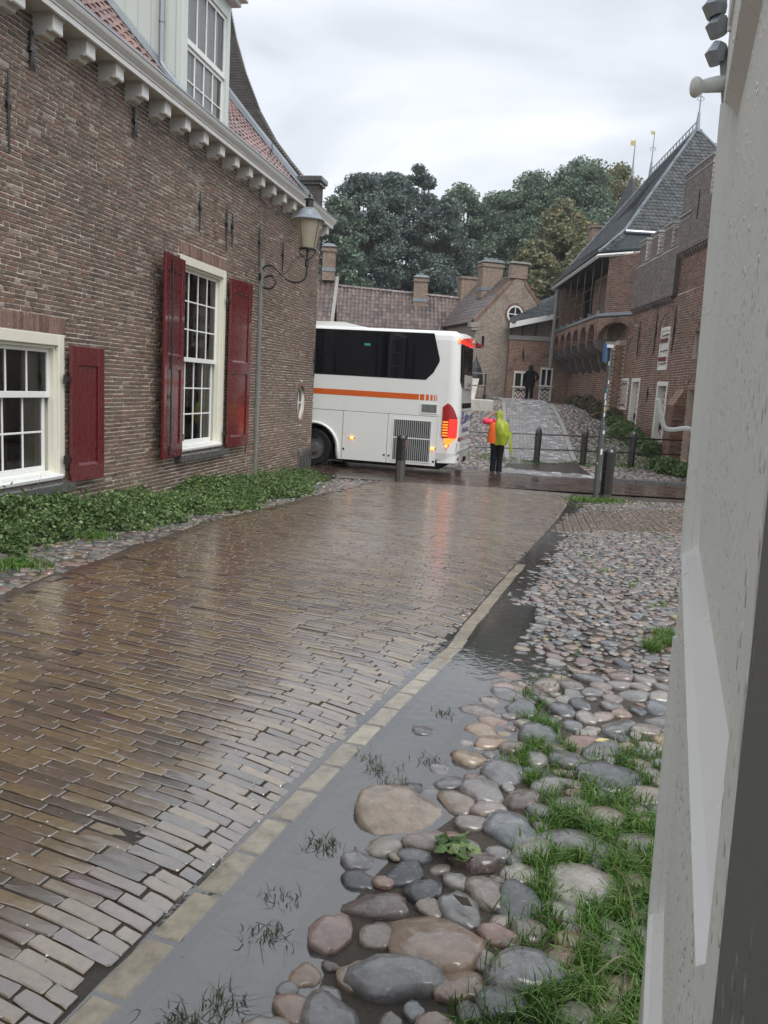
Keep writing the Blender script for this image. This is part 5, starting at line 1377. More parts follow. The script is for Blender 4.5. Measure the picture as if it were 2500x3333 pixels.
# ------------------------------------------------------------------ faces covered with small pieces
def face_frame(poly):
    """frame on a planar polygon: x horizontal, y up the slope, z out of it (towards -Y or up)"""
    P = np.asarray(poly, float); n = np.cross(P[1] - P[0], P[2] - P[0]); n /= np.linalg.norm(n)
    if n[2] < 0: n = -n
    x = np.cross([0, 0, 1.0], n); 
    if np.linalg.norm(x) < 1e-6: x = np.array([1.0, 0, 0])
    x /= np.linalg.norm(x); y = np.cross(n, x)
    if y[2] < 0: x, y = -x, -y
    m = np.eye(4); m[:3, 0], m[:3, 1], m[:3, 2], m[:3, 3] = x, y, n, P[0]
    return m
def cover(parent, pw, poly, piece, w, h, mat, name, mass, stagger=.5, lift=.03, tilt=.0, keep=300, jit=.01, scale=1.0):
    fm = face_frame(poly); P2 = np.array([((np.asarray(p) - fm[:3, 3]) @ fm[:3, :3])[:2] for p in poly])
    lo, hi = P2.min(0), P2.max(0); its = []
    inv = np.linalg.inv(pw)
    for j in range(int((hi[1] - lo[1]) / h) + 2):
        for i in range(-1, int((hi[0] - lo[0]) / w) + 2):
            x = lo[0] + (i + stagger * (j % 2)) * w; y = lo[1] + j * h
            if inside(np.array([[x + w / 2, y + h * .4]]), P2)[0]:
                L = fm @ TRS(x, y, lift + random.gauss(0, .003), random.gauss(0, jit), scale, scale, scale, -tilt, 0)
                its.append((0, inv @ L))
    lay(parent, name, mass, [piece], its, M[mat], keep=keep, world_of=pw)
def solid_poly(m, poly, thick, inv):
    P = np.asarray(poly, float); n = np.cross(P[1] - P[0], P[2] - P[0]); n /= np.linalg.norm(n)
    if n[2] < 0: n = -n
    k = len(P); V = [inv_pt(inv, p) for p in P] + [inv_pt(inv, p - n * thick) for p in P]
    m.add(V, [tuple(range(k)), tuple(range(k, 2 * k))[::-1]] + [(i, (i + 1) % k, k + (i + 1) % k, k + i) for i in range(k)])
def scale_piece(w, h):
    v = [(0, h * .35, 0)]; n = 6
    pts = [(w * (.5 - .5 * math.cos(PI * k / n)), h * (.35 - .35 * math.sin(PI * k / n))) for k in range(n + 1)]
    v = [(x, y, .022) for x, y in pts] + [(w, h * 1.35, 0), (0, h * 1.35, 0)] + [(x, y, 0) for x, y in pts]
    f = [tuple(range(n + 1)) + (n + 1, n + 2)]
    f = [(k, k + 1, n + 1) for k in range(n)] + [(0, n + 1, n + 2)] + [(n + 3 + k, n + 4 + k, k + 1, k) for k in range(n)]
    return Piece(v, f)
# ------------------------------------------------------------------ chevron paint
def chevron(name, w, pitch, kx):
    m, nt, o = newmat(name); s_ = nd(nt, 'ShaderNodeSeparateXYZ'); nt.links.new(opos(nt), s_.inputs[0])
    pp = nd(nt, 'ShaderNodeMath', operation='PINGPONG'); nt.links.new(s_.outputs[0], pp.inputs[0]); pp.inputs[1].default_value = w
    ml = nd(nt, 'ShaderNodeMath', operation='MULTIPLY_ADD'); nt.links.new(pp.outputs[0], ml.inputs[0]); ml.inputs[1].default_value = kx; nt.links.new(s_.outputs[2], ml.inputs[2])
    dv = nd(nt, 'ShaderNodeMath', operation='DIVIDE'); nt.links.new(ml.outputs[0], dv.inputs[0]); dv.inputs[1].default_value = pitch
    fr = nd(nt, 'ShaderNodeMath', operation='FRACT'); nt.links.new(dv.outputs[0], fr.inputs[0])
    gt = nd(nt, 'ShaderNodeMath', operation='GREATER_THAN'); nt.links.new(fr.outputs[0], gt.inputs[0]); gt.inputs[1].default_value = 0.60
    c = mix(nt, (0.76, 0.73, 0.66), (0.17, 0.02, 0.02), gt.outputs[0])
    c = mix(nt, c, (0.7, 0.68, 0.64), maprange(nt, noise(nt, wpos(nt), 4, 5).outputs[0], .4, .7, 0, .7), 'MULTIPLY')
    bsdf(nt, o, c, .45, .5)
chevron('chevron_paint', .21, .24, 1.25)
chevron('chevron_far', .16, .27, 1.55)
# ------------------------------------------------------------------ town gate on the right
GB = gnd(2209, 1505); GY = R(1.5)
gd = np.array([math.sin(GY), math.cos(GY), 0])
GW = frame((GB[0], GB[1], 0), -gd)           # X towards the camera, Y into the wall
gate = empty('town_gate', (GB[0], GB[1], 0), math.atan2(-gd[1], -gd[0]), 'medieval red brick town gate with battlements and tall slate roof on the right', 'gate building')
def GL(u, v, y=0.0):
    n = GW[:3, 1]; return inv_pt(GW, on_plane(u, v, GW[:3, 3] + n * y, n))
def door_rect(tl, tr, bl): 
    a, b, c = GL(*tl), GL(*tr), GL(*bl); return [min(a[0], c[0]), b[0], c[2], (a[2] + b[2]) / 2]
d1 = [GL(2059, 1232)[0], GL(2087, 1228)[0], .55, 3.2]; d2 = [GL(2142, 1244)[0], GL(2177, 1243)[0], .2, 3.02]
hw = [GL(2157, 1070)[0], GL(2187, 1062)[0], 3.46, 5.08]; sq = [GL(2026, 1232)[0], GL(2050, 1233)[0], 1.82, 3.2]
slit = [GL(2262, 1100)[0], GL(2284, 1090)[0], 3.73, 4.72]; nich = [GL(2236, 1300)[0], GL(2262, 1290)[0], .3, 2.75]
XN, XF = 9.5, -21.4                               # near and far end of the wall (local X)
ZS, XT = 6.2, GL(2205, 955)[0]
holes_b = [tuple(d1), tuple(d2), tuple(hw), tuple(slit), tuple(nich)]
m = MB(); wall_mesh(m, XF, XN, -0.5, ZS, holes_b, 0, .6); gwall = m.build('wall', M['mortar_gate'], gate)
hb = [rect_hole(*h) for h in holes_b] + [rect_hole(sq[0], sq[1], sq[2], sq[3])]
def arch_hole(cx, cz, r, w): return lambda z: (cx - r - w, cx + r + w) if cz - .05 < z <= cz else None
br = courses(-12.5, 3.5, 0.0, ZS, .092, .235, .024, hb, wav=.02) + courses(XF, -12.5, 1.2, 5.0, .105, .27, .02, (), wav=.02)
lay_bricks(gwall, GW, br, 'brick_gate', .022, jit=.006)
# arches in the brickwork
def arch_ring(cx, cz, r, a0=0, a1=PI, n=26, bw=.22, point=0.0):
    o = []
    for k in range(n):
        a = a0 + (a1 - a0) * (k + .5) / n
        o.append((random.randrange(12), TRS(cx + (r + bw / 2) * math.cos(a), -.004, cz + (r + bw / 2) * math.sin(a), 0, bw, .034, r * (a1 - a0) / n * 1.02, 0, -a)))
    return o
hcx = (hw[0] + hw[1]) / 2
ar = arch_ring(hcx - .05, 4.75, .85) + arch_ring((d1[0] + sq[1]) / 2 - .1, 4.1, .95) + arch_ring((slit[0] + slit[1]) / 2, 4.65, .22, n=8, bw=.16) + arch_ring((nich[0] + nich[1]) / 2, 2.62, .5, .5, PI - .5, 12, .18)
lay(gwall, 'arch_brick', 'arch_bricks', BV, ar, M['brick_arch'], world_of=GW)
# doors and hatches
def gate_door(rc, nm, label):
    x0, x1, z0, z1 = rc; e = empty(nm, ((x0 + x1) / 2, 0, z0)); e.parent = gate; e['label'] = label
    w2, h = (x1 - x0) / 2, z1 - z0
    part('frame', M['hatch_white'], e, lambda m: (m.bbox(-w2, -w2 + .13, -.03, .34, 0, h - .16, .01), m.bbox(w2 - .13, w2, -.03, .34, 0, h - .16, .01), m.bbox(-w2, w2, -.032, .34, h - .16, h, .01)))
    nb = 5
    for k in range(nb):
        a = -w2 + .13 + (2 * w2 - .26) * k / nb; b = -w2 + .13 + (2 * w2 - .26) * (k + 1) / nb
        part('plank', M['chevron_paint'], e, lambda m: m.bbox(a + .002, b - .002, .22, .27, 0.02, h - .165, .004))
    part('latch', M['iron_black'], e, lambda m: (m.box(-w2 + .2, -w2 + .3, .17, .22, h * .36, h * .42), m.tube([(-w2 + .25, .16, h * .33), (-w2 + .25, .16, h * .45)], .025, 6)))
gate_door(d1, 'chevron_door', 'narrow red and white chevron door, the farther of the two in the gate wall')
gate_door(d2, 'chevron_door', 'red and white chevron door nearest the fence in the gate wall')
e = empty('loading_hatch', (hcx, 0, hw[2])); e.parent = gate
w2, h = (hw[1] - hw[0]) / 2, hw[3] - hw[2]
part('frame', M['hatch_white'], e, lambda m: (m.bbox(-w2, -w2 + .1, -.05, .2, 0, h, .01), m.bbox(w2 - .1, w2, -.05, .2, 0, h, .01), m.bbox(-w2 + .1, w2 - .1, -.048, .2, h - .14, h, .01), m.bbox(-w2 + .1, w2 - .1, -.048, .2, 0, .12, .01)))
for k in range(4):
    a = -w2 + .1 + (2 * w2 - .2) * k / 4; b = -w2 + .1 + (2 * w2 - .2) * (k + 1) / 4
    part('plank', M['hatch_white'], e, lambda m: m.bbox(a + .012, b - .012, -.01, .05, .12, h - .14, .004))
part('plank_gap', M['hatch_red'], e, lambda m: m.box(-w2 + .1, w2 - .1, .0, .03, .12, h - .14))
for z in (.36, 1.05): part('batten', M['hatch_red'], e, lambda m: m.bbox(-w2 + .08, w2 - .08, -.07, -.01, z, z + .14, .006))
for z in (.24, .72, 1.30): part('strap_hinge', M['iron_black'], e, lambda m: m.tube([(-w2 + .12, -.03, z), (w2 - .05, -.06, z + .02)], [.014, .026], 6))
e = empty('chevron_shutter', ((sq[0] + sq[1]) / 2, 0, sq[2])); e.parent = gate; w2, h = (sq[1] - sq[0]) / 2, sq[3] - sq[2]
part('frame', M['hatch_white'], e, lambda m: (m.bbox(-w2, w2, -.05, .02, 0, .09, .008), m.bbox(-w2, w2, -.05, .02, h - .09, h, .008), m.bbox(-w2, -w2 + .09, -.048, .02, .09, h - .09, .008), m.bbox(w2 - .09, w2, -.048, .02, .09, h - .09, .008)))
for k in range(4):
    a = -w2 + .09 + (2 * w2 - .18) * k / 4; b = -w2 + .09 + (2 * w2 - .18) * (k + 1) / 4
    part('plank', M['chevron_paint'], e, lambda m: m.bbox(a + .002, b - .002, -.035, -.005, .09, h - .09, .004))
for z in (.2, h - .26): part('strap_hinge', M['iron_black'], e, lambda m: m.box(-w2 - .04, w2 - .3, -.055, -.036, z, z + .05))
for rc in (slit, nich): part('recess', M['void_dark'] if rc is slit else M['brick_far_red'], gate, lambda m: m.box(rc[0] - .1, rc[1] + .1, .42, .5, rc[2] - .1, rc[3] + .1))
for (u0, v0), (u1, v1) in [((2142, 1009), (2132, 1157)), ((2202, 1000), (2197, 1153)), ((2085, 1045), (2079, 1169)), ((2110, 1256), (2103, 1311)), ((1935, 1165), (1934, 1200)), ((1862, 1180), (1860, 1240))]:
    a, b = GL(u0, v0, -.05), GL(u1, v1, -.05)
    part('wall_anchor', M['iron_black'], gate, lambda m: (m.tube([(a[0], -.05, a[2]), (a[0], -.05, (a[2] + b[2]) / 2), (a[0], -.05, b[2])], [.012, .034, .012], 6), m.box(a[0] - .04, a[0] + .04, -.07, -.0, (a[2] + b[2]) / 2 - .04, (a[2] + b[2]) / 2 + .04)))
# buttress beside the niche
bx1 = nich[0] - .02; bx0 = bx1 - .75
bt = part('buttress', M['brick_far_red'], gate, lambda m: m.extrude([(0, -.4), (-.42, -.4), (-.42, 2.2), (-.10, 2.75), (0, 2.75)], 0, bx0, bx1))
lay_bricks(bt, GW, courses(bx0, bx1, 0, 2.2, .088, .235, .017), 'brick_gate', .02, y=-.42, keep=120)
cb = [(random.randrange(12), TRS(bx1, -.42 + (k % 2) * .06 + .1 + j * .2, .044 + k * .088, PI / 2, .19, .02, .072)) for k in range(25) for j in range(2)]
lay(bt, 'brick', 'side_brickwork', BV, cb, M['brick_gate'], keep=60, world_of=GW)
# parapet: battlements in grey brick, corbelled out a little
PY = -.16
XPF = GL(2050, 1018)[0]
mer = []
for a, b in (((2084, 822), (2105, 802)), ((2122, 791), (2145, 772)), ((2165, 760), (2192, 737)), ((2213, 723), (2253, 692))):
    p, q = GL(*a, PY), GL(*b, PY); mer.append((p[0], q[0], 8.86))
zc_base = 7.95
ztall = 10.3; XT1 = GL(2266, 564, PY)[0]
def box_bricks(par, x0, x1, z0, z1, keep=100, mat='brick_parapet'):
    lay_bricks(par, GW, courses(x0, x1, z0, z1, .084, .22, .017), mat, .012, y=PY, keep=keep)
pw1 = part('parapet', M['mortar_dark'], gate, lambda m: m.box(XPF, XT, PY, .35, ZS, zc_base)); box_bricks(pw1, XPF, XT, ZS, zc_base, 200)
for (a, b, z) in [(XPF, XPF + .55, 8.6)] + mer:
    mo = part('merlon', M['mortar_dark'], gate, lambda m: m.box(a, b, PY, .35, zc_base, z)); box_bricks(mo, a, b, zc_base, z - .02, 60)
    lay(mo, 'brick', 'side_brickwork', BV, [(random.randrange(12), TRS(b, PY + .13 + (k % 2) * .05 + j * .24, zc_base + .04 + k * .078, PI / 2, .22, .012, .066)) for k in range(int((z - zc_base) / .078)) for j in range(2)], M['brick_parapet'], keep=40, world_of=GW)
    part('coping', M['stone_grey'], mo, lambda m: (m.bbox(a - .05, b + .05, PY - .05, .4, z + .002, z + .09, .012), m.bbox(a - .02, b + .02, PY - .03, .37, z - .16, z - .11, .008)))
for a, b in zip([XPF + .55] + [q[1] for q in mer[:-1]], [q[0] for q in mer]):
    part('crenel_sill', M['stone_grey'], gate, lambda m: m.bbox(a, b, PY - .05, .38, zc_base + .002, zc_base + .075, .01))
pw2 = part('tall_parapet', M['mortar_dark'], gate, lambda m: m.box(XT, 9.0, PY, .45, 7.66, 9.1)); box_bricks(pw2, XT, 3.0, 7.66, 9.1, 120)
lw = part('upper_wall', M['mortar_gate'], gate, lambda m: m.box(XT, 9.0, 0.0, .45, ZS, 7.66)); lay_bricks(lw, GW, courses(XT, 3.2, ZS, 7.6, .088, .235, .017), 'brick_gate', .022, keep=100)
for a, b in ((XT + .02, GL(2325, 511, PY)[0]), (GL(2325, 511, PY)[0] + .9, 4.2)):
    mo = part('merlon', M['mortar_dark'], gate, lambda m: m.box(a, b, PY, .45, 9.1, ztall)); box_bricks(mo, a, b, 9.1, ztall - .02, 80)
    lay(mo, 'brick', 'side_brickwork', BV, [(random.randrange(12), TRS(b, PY + .13 + (k % 2) * .05 + j * .24, 9.1 + .04 + k * .078, PI / 2, .22, .012, .066)) for k in range(int((ztall - 9.1) / .078)) for j in range(2)], M['brick_parapet'], keep=40, world_of=GW)
    part('coping', M['stone_grey'], mo, lambda m: (m.bbox(a - .05, b + .05, PY - .05, .5, ztall + .002, ztall + .09, .012), m.bbox(a - .02, b + .02, PY - .03, .47, ztall - .24, ztall - .18, .008)))
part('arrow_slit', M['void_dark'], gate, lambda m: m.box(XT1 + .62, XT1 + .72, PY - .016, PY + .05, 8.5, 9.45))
# string courses with little corbels
for x0, x1, z in ((XPF, XT, ZS), (XT, 4.0, 7.66)):
    part('string_course', M['brick_parapet'], gate, lambda m: m.bbox(x0, x1, PY - .03, .0, z - .06, z + .0, .008))
    n_ = int((x1 - x0) / .26)
    for k in range(n_):
        x = x0 + .13 + k * .26
        part('corbel_brick', M['brick_parapet'], gate, lambda m: m.extrude([(0, z - .30), (-.06, z - .24), (PY + .01, z - .14), (PY + .01, z - .062), (0, z - .062)], 0, x - .07, x + .07))
part('parapet_return', M['stone_corbel'], gate, lambda m: m.box(XT - .04, XT + .05, PY - .03, .02, ZS, 7.64))
# ---- projecting gallery on arches
gx0 = inv_pt(GW, at_height(2050, 1016, 6.05)); gx1 = inv_pt(GW, at_height(1946, 1025, 6.05))
GZ = 6.05; PR = gx1[1]                      # how far it stands out (negative)
A0 = (gx0[0], 0.0); A1_ = (gx1[0], PR); A2_ = (XF + .4, PR)
def wallseg(m, a, b, z0, z1, th=.12):
    d_ = np.array(b) - np.array(a); L_ = np.linalg.norm(d_); t_ = d_ / L_; n_ = np.array([t_[1], -t_[0]])
    if n_[1] > 0: n_ = -n_
    i_ = -n_ * th
    V = [(*a, z0), (*b, z0), (*b, z1), (*a, z1)]; V2 = [(p[0] + i_[0], p[1] + i_[1], p[2]) for p in V]
    m.add(V + V2, [(0, 1, 2, 3), (7, 6, 5, 4), (0, 4, 5, 1), (1, 5, 6, 2), (2, 6, 7, 3), (3, 7, 4, 0)])
part('gallery_floor', M['stone_corbel'], gate, lambda m: m.extrude([A0, A1_, A2_, (A2_[0], .3), (A0[0], .3)], 2, 5.9, 6.0))
part('lead_edge', M['lead'], gate, lambda m: (wallseg(m, A0, (A1_[0], A1_[1] - .05), 5.98, 6.10, .3), wallseg(m, (A1_[0], A1_[1] - .05), (A2_[0], A2_[1] - .05), 5.98, 6.10, .3)))
# chamfer wall above the floor, and the wall at the back of the gallery
cdir = np.array([A0[0] - A1_[0], A0[1] - A1_[1]]); cl = np.linalg.norm(cdir)
CWm = GW @ frame((A1_[0], A1_[1] + .03, 0), (cdir[0], cdir[1], 0))
cw = empty('corner_wall', (A1_[0], A1_[1] + .03, 0), math.atan2(cdir[1], cdir[0])); cw.parent = gate
part('face', M['mortar_gate'], cw, lambda m: m.box(.35, cl, 0, .25, 6.1, 8.62))
lay_bricks(cw, CWm, courses(.35, cl, 6.12, 8.6, .088, .235, .016), 'brick_gate', .018, keep=150)
bw_ = part('gallery_wall', M['mortar_gate'], gate, lambda m: m.box(-17.2, A1_[0] + .6, .1, .4, 6.1, 8.7))
lay_bricks(bw_, GW, courses(-17.2, A1_[0] + .3, 6.12, 8.5, .10, .25, .018), 'brick_gate', .018, y=.1, keep=120)
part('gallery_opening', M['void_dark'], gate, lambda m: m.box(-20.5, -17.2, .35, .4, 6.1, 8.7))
part('far_pier', M['brick_far_red'], gate, lambda m: m.box(XF + .1, XF + .9, PR + .15, .4, 6.1, 8.6))
ng = 7
for k in range(ng):
    t = k / (ng - 1); x = A1_[0] - .15 + (A2_[0] + .3 - A1_[0]) * t
    part('rod', M['iron_black'], gate, lambda m: m.tube([(x, PR + .03, 6.1), (x, PR + .03, 8.66)], .032, 6))
    part('post_foot', M['lead'], gate, lambda m: m.box(x - .07, x + .07, PR - .03, PR + .1, 6.1, 6.26))
for z in (6.95, 7.45): part('handrail', M['iron_black'], gate, lambda m: m.tube([(A1_[0] - .1, PR + .03, z), (A2_[0], PR + .03, z)], .02, 6))
# fascia with arches and rounded stone corbels
bays = [A1_[0] - .1 - 1.86 * k for k in range(7)]
for k in range(6):
    xa, xb = bays[k + 1], bays[k]; cx, r_ = (xa + xb) / 2, (xb - xa) / 2 - .16
    pts = [(xb, 4.95), (xb, 5.97), (xa, 5.97), (xa, 4.95), (cx - r_, 4.95)] + [(cx - r_ * math.cos(PI * j / 12), 4.95 + r_ * 1.0 * math.sin(PI * j / 12)) for j in range(1, 12)] + [(cx + r_, 4.95)]
    V, Fq = [], []
    for x in np.linspace(xa, xb, 25):
        u = (x - cx) / r_; lo = 4.95 if abs(u) >= 1 else 4.95 + r_ * math.sqrt(1 - u * u) * 1.02
        lo = min(lo, 5.86); V += [(x, PR + .0, lo), (x, PR, 5.97), (x, PR + .28, lo), (x, PR + .28, 5.97)]
    for i in range(24):
        b_, c_ = i * 4, i * 4 + 4; Fq += [(b_, c_, c_ + 1, b_ + 1), (b_, b_ + 2, c_ + 2, c_), (b_ + 2, b_ + 3, c_ + 3, c_ + 2)]
    fa = part('arch_panel', M['brick_far_red'], gate, lambda m: m.add(V, Fq))
    lay(fa, 'arch_brick', 'arch_bricks', BV, [(random.randrange(12), TRS(cx + (r_ + .1) * math.cos(a), PR, 4.95 + (r_ + .1) * math.sin(a), 0, .2, .02, .13, 0, -a)) for a in np.linspace(.12, PI - .12, 18)], M['brick_arch'], keep=18, world_of=GW)
for k in range(7):
    x = bays[k]
    part('corbel', M['stone_corbel'], gate, lambda m: (m.extrude([(.1, 3.55), (-.15, 3.58), (-.38, 3.75), (-.52, 4.05), (-.55, 4.28), (-.8, 4.34), (PR + .08, 4.52), (PR - .02, 4.75), (PR - .02, 4.95), (.1, 4.95)], 0, x - .2, x + .2)), smooth=25)
# the big arch on the chamfer and the pier under it
pA = np.array(A1_); 
V, Fq = [], []
for i, t in enumerate(np.linspace(0, 1, 25)):
    p = pA + cdir * t; u = (t - .52) / .48; lo = 4.85 if abs(u) >= 1 else 4.85 + .82 * math.sqrt(1 - u * u)
    n2 = np.array([-cdir[1], cdir[0]]) / cl; n2 = n2 if n2[1] > 0 else -n2; q = p + n2 * .3
    V += [(*p, lo), (*p, 5.97), (*q, lo), (*q, 5.97)]
for i in range(24):
    b_, c_ = i * 4, i * 4 + 4; Fq += [(b_, c_, c_ + 1, b_ + 1), (b_, b_ + 2, c_ + 2, c_), (b_ + 2, b_ + 3, c_ + 3, c_ + 2)]
ba = part('corner_arch', M['brick_far_red'], gate, lambda m: m.add(V, Fq))
its = []
for a in np.linspace(.15, PI - .15, 24):
    t = .52 - .48 * 1.06 * math.cos(a); z = 4.85 + .82 * 1.16 * math.sin(a); p = pA + cdir * t
    its.append((random.randrange(12), frame((p[0], p[1], z), (cdir[0], cdir[1], 0)) @ TRS(0, -.006, 0, 0, .20, .02, .10, 0, -(PI - a))))
lay(ba, 'arch_brick', 'arch_bricks', BV, its, M['brick_arch'], world_of=GW)
px0, px1 = GL(1972, 1250, -.55)[0], GL(1972, 1250, -.55)[0] + .85
pr = part('pier', M['mortar_gate'], gate, lambda m: m.extrude([(0, .8), (-.62, .8), (-.55, 4.4), (-.3, 4.9), (0, 4.9)], 0, px0, px1))
lay_bricks(pr, GW, courses(px0, px1, 1.0, 4.6, .088, .235, .017), 'brick_gate', .02, y=-.58, keep=100)
lay(pr, 'brick', 'side_brickwork', BV, [(random.randrange(12), TRS(px1, -.47 + (k % 2) * .08 + j * .23, 1.04 + k * .088, PI / 2, .21, .02, .072)) for k in range(42) for j in range(2)], M['brick_gate'], keep=90, world_of=GW)
part('corner_corbel', M['stone_pale'], gate, lambda m: m.extrude([(.1, 3.9), (-.3, 3.95), (-.62, 4.15), (-.72, 4.5), (-.74, 4.86), (.1, 4.86)], 0, px0 - .75, px0 + .1), smooth=25)
# ---- slate roof over the gate
E1 = at_depth(1968, 828, (GW @ np.array([A1_[0], A1_[1] - .25, 0, 1]))[1]); EZ = E1[2]
E1w = (GW @ np.array([A1_[0] + .15, A1_[1] - .28, EZ, 1]))[:3]; E2w = (GW @ np.array([XF - .2, A1_[1] - .28, EZ, 1]))[:3]; E0w = (GW @ np.array([A0[0] + .1, .1, EZ, 1]))[:3]
R1w = at_depth(2270, 422, 40.0); R2w = at_height(2116, 578, R1w[2])
H1w = at_depth(2034, 753, 38.3); H2w = H1w + np.array([8.6, .2, 0]); 
k_ = (H1w[2] - EZ) / (R1w[2] - EZ)
H3w = E2w + (R2w - E2w) * k_
H4w = H3w + np.array([8.6, 0, 0])
E0b = np.array([E0w[0] + .6, E0w[1], EZ])
ZI = np.eye(4)
roof = empty('roof', (0, 0, 0)); roof.parent = gate; roof.matrix_parent_inverse = Matrix(np.linalg.inv(GW).tolist())
faces = {'left': [E1w, E2w, H3w, H1w], 'left_top': [H1w, H3w, R2w, R1w], 'front': [H1w, R1w, H2w], 'skirt': [E1w, H1w, H1w + np.array([2.6, .05, -.02]), E0b]}
SCP = scale_piece(.22, .19)
for nm, P in faces.items():
    part('slate_deck', M['slate'] if nm == 'skirt' else M['void_dark'], roof, lambda m: solid_poly(m, P, .12, ZI))
cover(roof, ZI, faces['front'], SCP, .22, .165, 'slate', 'slate', 'slates', lift=.03, tilt=.035, keep=300)
for tri in ([faces['skirt'][0], faces['skirt'][1], faces['skirt'][2]], [faces['skirt'][0], faces['skirt'][2], faces['skirt'][3]]): cover(roof, ZI, tri, SCP, .22, .165, 'slate', 'slate', 'slates', lift=.03, tilt=.035, keep=50)
for tri in ([H1w, H3w, R2w], [H1w, R2w, R1w], [E1w, E2w, H3w], [E1w, H3w, H1w]): cover(roof, ZI, tri, scale_piece(.36, .28), .36, .25, 'slate', 'slate', 'slates', lift=.05, tilt=.035, keep=75)
part('back_slope', M['slate'], roof, lambda m: (m.quad(H2w, R1w, R2w, H4w), m.quad(H3w, H4w, R2w, R2w)))
up = np.array([0, 0, .07])
part('hip_lead', M['lead'], roof, lambda m: (m.tube([R1w + up, H1w + up], .07, 6), m.tube([R1w + up, H2w + up], .06, 6), m.tube([H1w + up, E1w + up], .06, 6), m.tube([R1w + up, R2w + up], .09, 6), m.tube([R2w + up, H3w + up], .06, 6)))
part('eave_gutter', M['zinc'], roof, lambda m: (m.tube([H1w + np.array([0, -.12, -.02]), H2w + np.array([0, -.12, -.02])], .09, 8),))
part('eave_board', M['paint_cornice'], roof, lambda m: (m.tube([E1w + np.array([0, 0, -.12]), E2w + np.array([0, 0, -.12])], .10, 4), m.tube([E1w + np.array([0, 0, -.10]), E0b + np.array([0, 0, -.10])], .08, 4)))
part('soffit', M['timber_dark'], roof, lambda m: m.add([E1w - up * 2.2, E2w - up * 2.2, E2w + np.array([2.2, 0, -.15]), E1w + np.array([2.2, 0, -.15])], [(0, 1, 2, 3)]))
n_ = 16
for k in range(n_):
    p = R1w + (R2w - R1w) * (k + .5) / n_
    part('cresting', M['lead'], roof, lambda m: m.box(p[0] - .02, p[0] + .02, p[1] - .03, p[1] + .03, p[2] + .1, p[2] + .42))
part('cresting_rail', M['lead'], roof, lambda m: m.tube([R1w + np.array([0, 0, .42]), R2w + np.array([0, 0, .42])], .025, 5))
def finial(par, p, h, flag=True):
    e = part('finial', M['lead'], par, lambda m: m.tube([p + np.array([0, 0, -.1]), p + np.array([0, 0, h * .35]), p + np.array([0, 0, h * .36]), p + np.array([0, 0, h])], [.13, .06, .035, .02], 6))
    part('ring', M['lead'], e, lambda m: m.tube([p + np.array([.16 * math.cos(a), 0, h * .62 + .10 * math.sin(a)]) for a in np.linspace(0, 2 * PI, 13)], .016, 5))
    if flag: part('vane', M['gold'], e, lambda m: (m.add([p + np.array(q) for q in [(0, -.01, h), (-.24, -.01, h + .02), (-.16, -.01, h - .06), (-.24, -.01, h - .14), (0, -.01, h - .18), (0, .01, h), (-.24, .01, h + .02), (-.16, .01, h - .06), (-.24, .01, h - .14), (0, .01, h - .18)]], [(0, 1, 2, 3, 4), (9, 8, 7, 6, 5), (0, 5, 6, 1), (1, 6, 7, 2), (2, 7, 8, 3), (3, 8, 9, 4)]),))
finial(roof, R1w, 2.2); finial(roof, R2w, 2.5)
part('roof_chimney', M['brick_chimney'], roof, lambda m: (m.box(11.4, 12.2, 49.8, 50.6, 9.5, 12.3), m.box(11.34, 12.26, 49.74, 50.66, 12.3, 12.45)))
# far turret of the gate
TP = at_depth(2057, 575, 56.0)
tur = empty('gate_turret', (TP[0], 56.0, 0), 0, 'slender slate turret spire behind the gate roof', 'turret')
tw = frame((TP[0], 56.0, 0), (1, 0, 0))
zt_ = at_depth(1965, 760, 56)[2]; rt = abs(at_depth(1965, 760, 56)[0] - TP[0])
oct_ = [(rt * math.cos(PI / 8 + PI / 4 * k), rt * math.sin(PI / 8 + PI / 4 * k)) for k in range(8)]
part('tower', M['brick_far_red'], tur, lambda m: m.lathe([(rt * .9, 0), (rt * .9, zt_ - 1.2)], 8))
def spire(m):
    hh = TP[2] - zt_
    rings = [(rt * 1.25, zt_ - 1.4), (rt * .95, zt_ - .4), (rt * .80, zt_ + hh * .18), (rt * .42, zt_ + hh * .6), (.03, zt_ + hh)]
    m.lathe(rings, 8)
sp_ = part('spire', M['slate'], tur, spire)
tp0 = np.array([0, 0, TP[2]]); 
part('finial', M['lead'], tur, lambda m: m.tube([tp0, tp0 + np.array([0, 0, .9]), tp0 + np.array([0, 0, 2.3])], [.10, .05, .02], 6)); part('vane', M['gold'], tur, lambda m: m.box(-.3, 0, -.02, .02, TP[2] + 1.95, TP[2] + 2.25))
# ------------------------------------------------------------------ buildings at the back
YB = 50.0
A = at_depth(1690, 893, YB); rd = np.array([-.259, .966, 0]); wd = np.array([.966, .259, 0])
FW = frame((A[0], A[1], 0), wd)                    # X along the gable to the right, Y into the house
gh = empty('gable_house', (A[0], A[1], 0), math.atan2(wd[1], wd[0]), 'brown brick house with a pointed gable, round window and brick chimneys behind the coach', 'house')
def FL(u, v, y=0.0):
    n = FW[:3, 1]; return inv_pt(FW, on_plane(u, v, FW[:3, 3] + n * y, n))
ap = FL(1690, 893); kn = FL(1545, 1045); kb = FL(1540, 1062)
hwid = -kn[0]; zap = ap[2]; zkn = kn[2]
slope_g = (zap - zkn) / hwid
GLN = 7.6
part('wall', M['brick_far'], gh, lambda m: m.extrude([(-hwid + .1, 0), (hwid + 1.2, 0), (hwid + 1.2, zkn - slope_g * 1.2), (0, zap), (-hwid + .1, zkn)], 1, 0, .35))
part('side_wall', M['brick_far'], gh, lambda m: m.box(-hwid + .12, -hwid + .4, .35, GLN, 0, zkn))
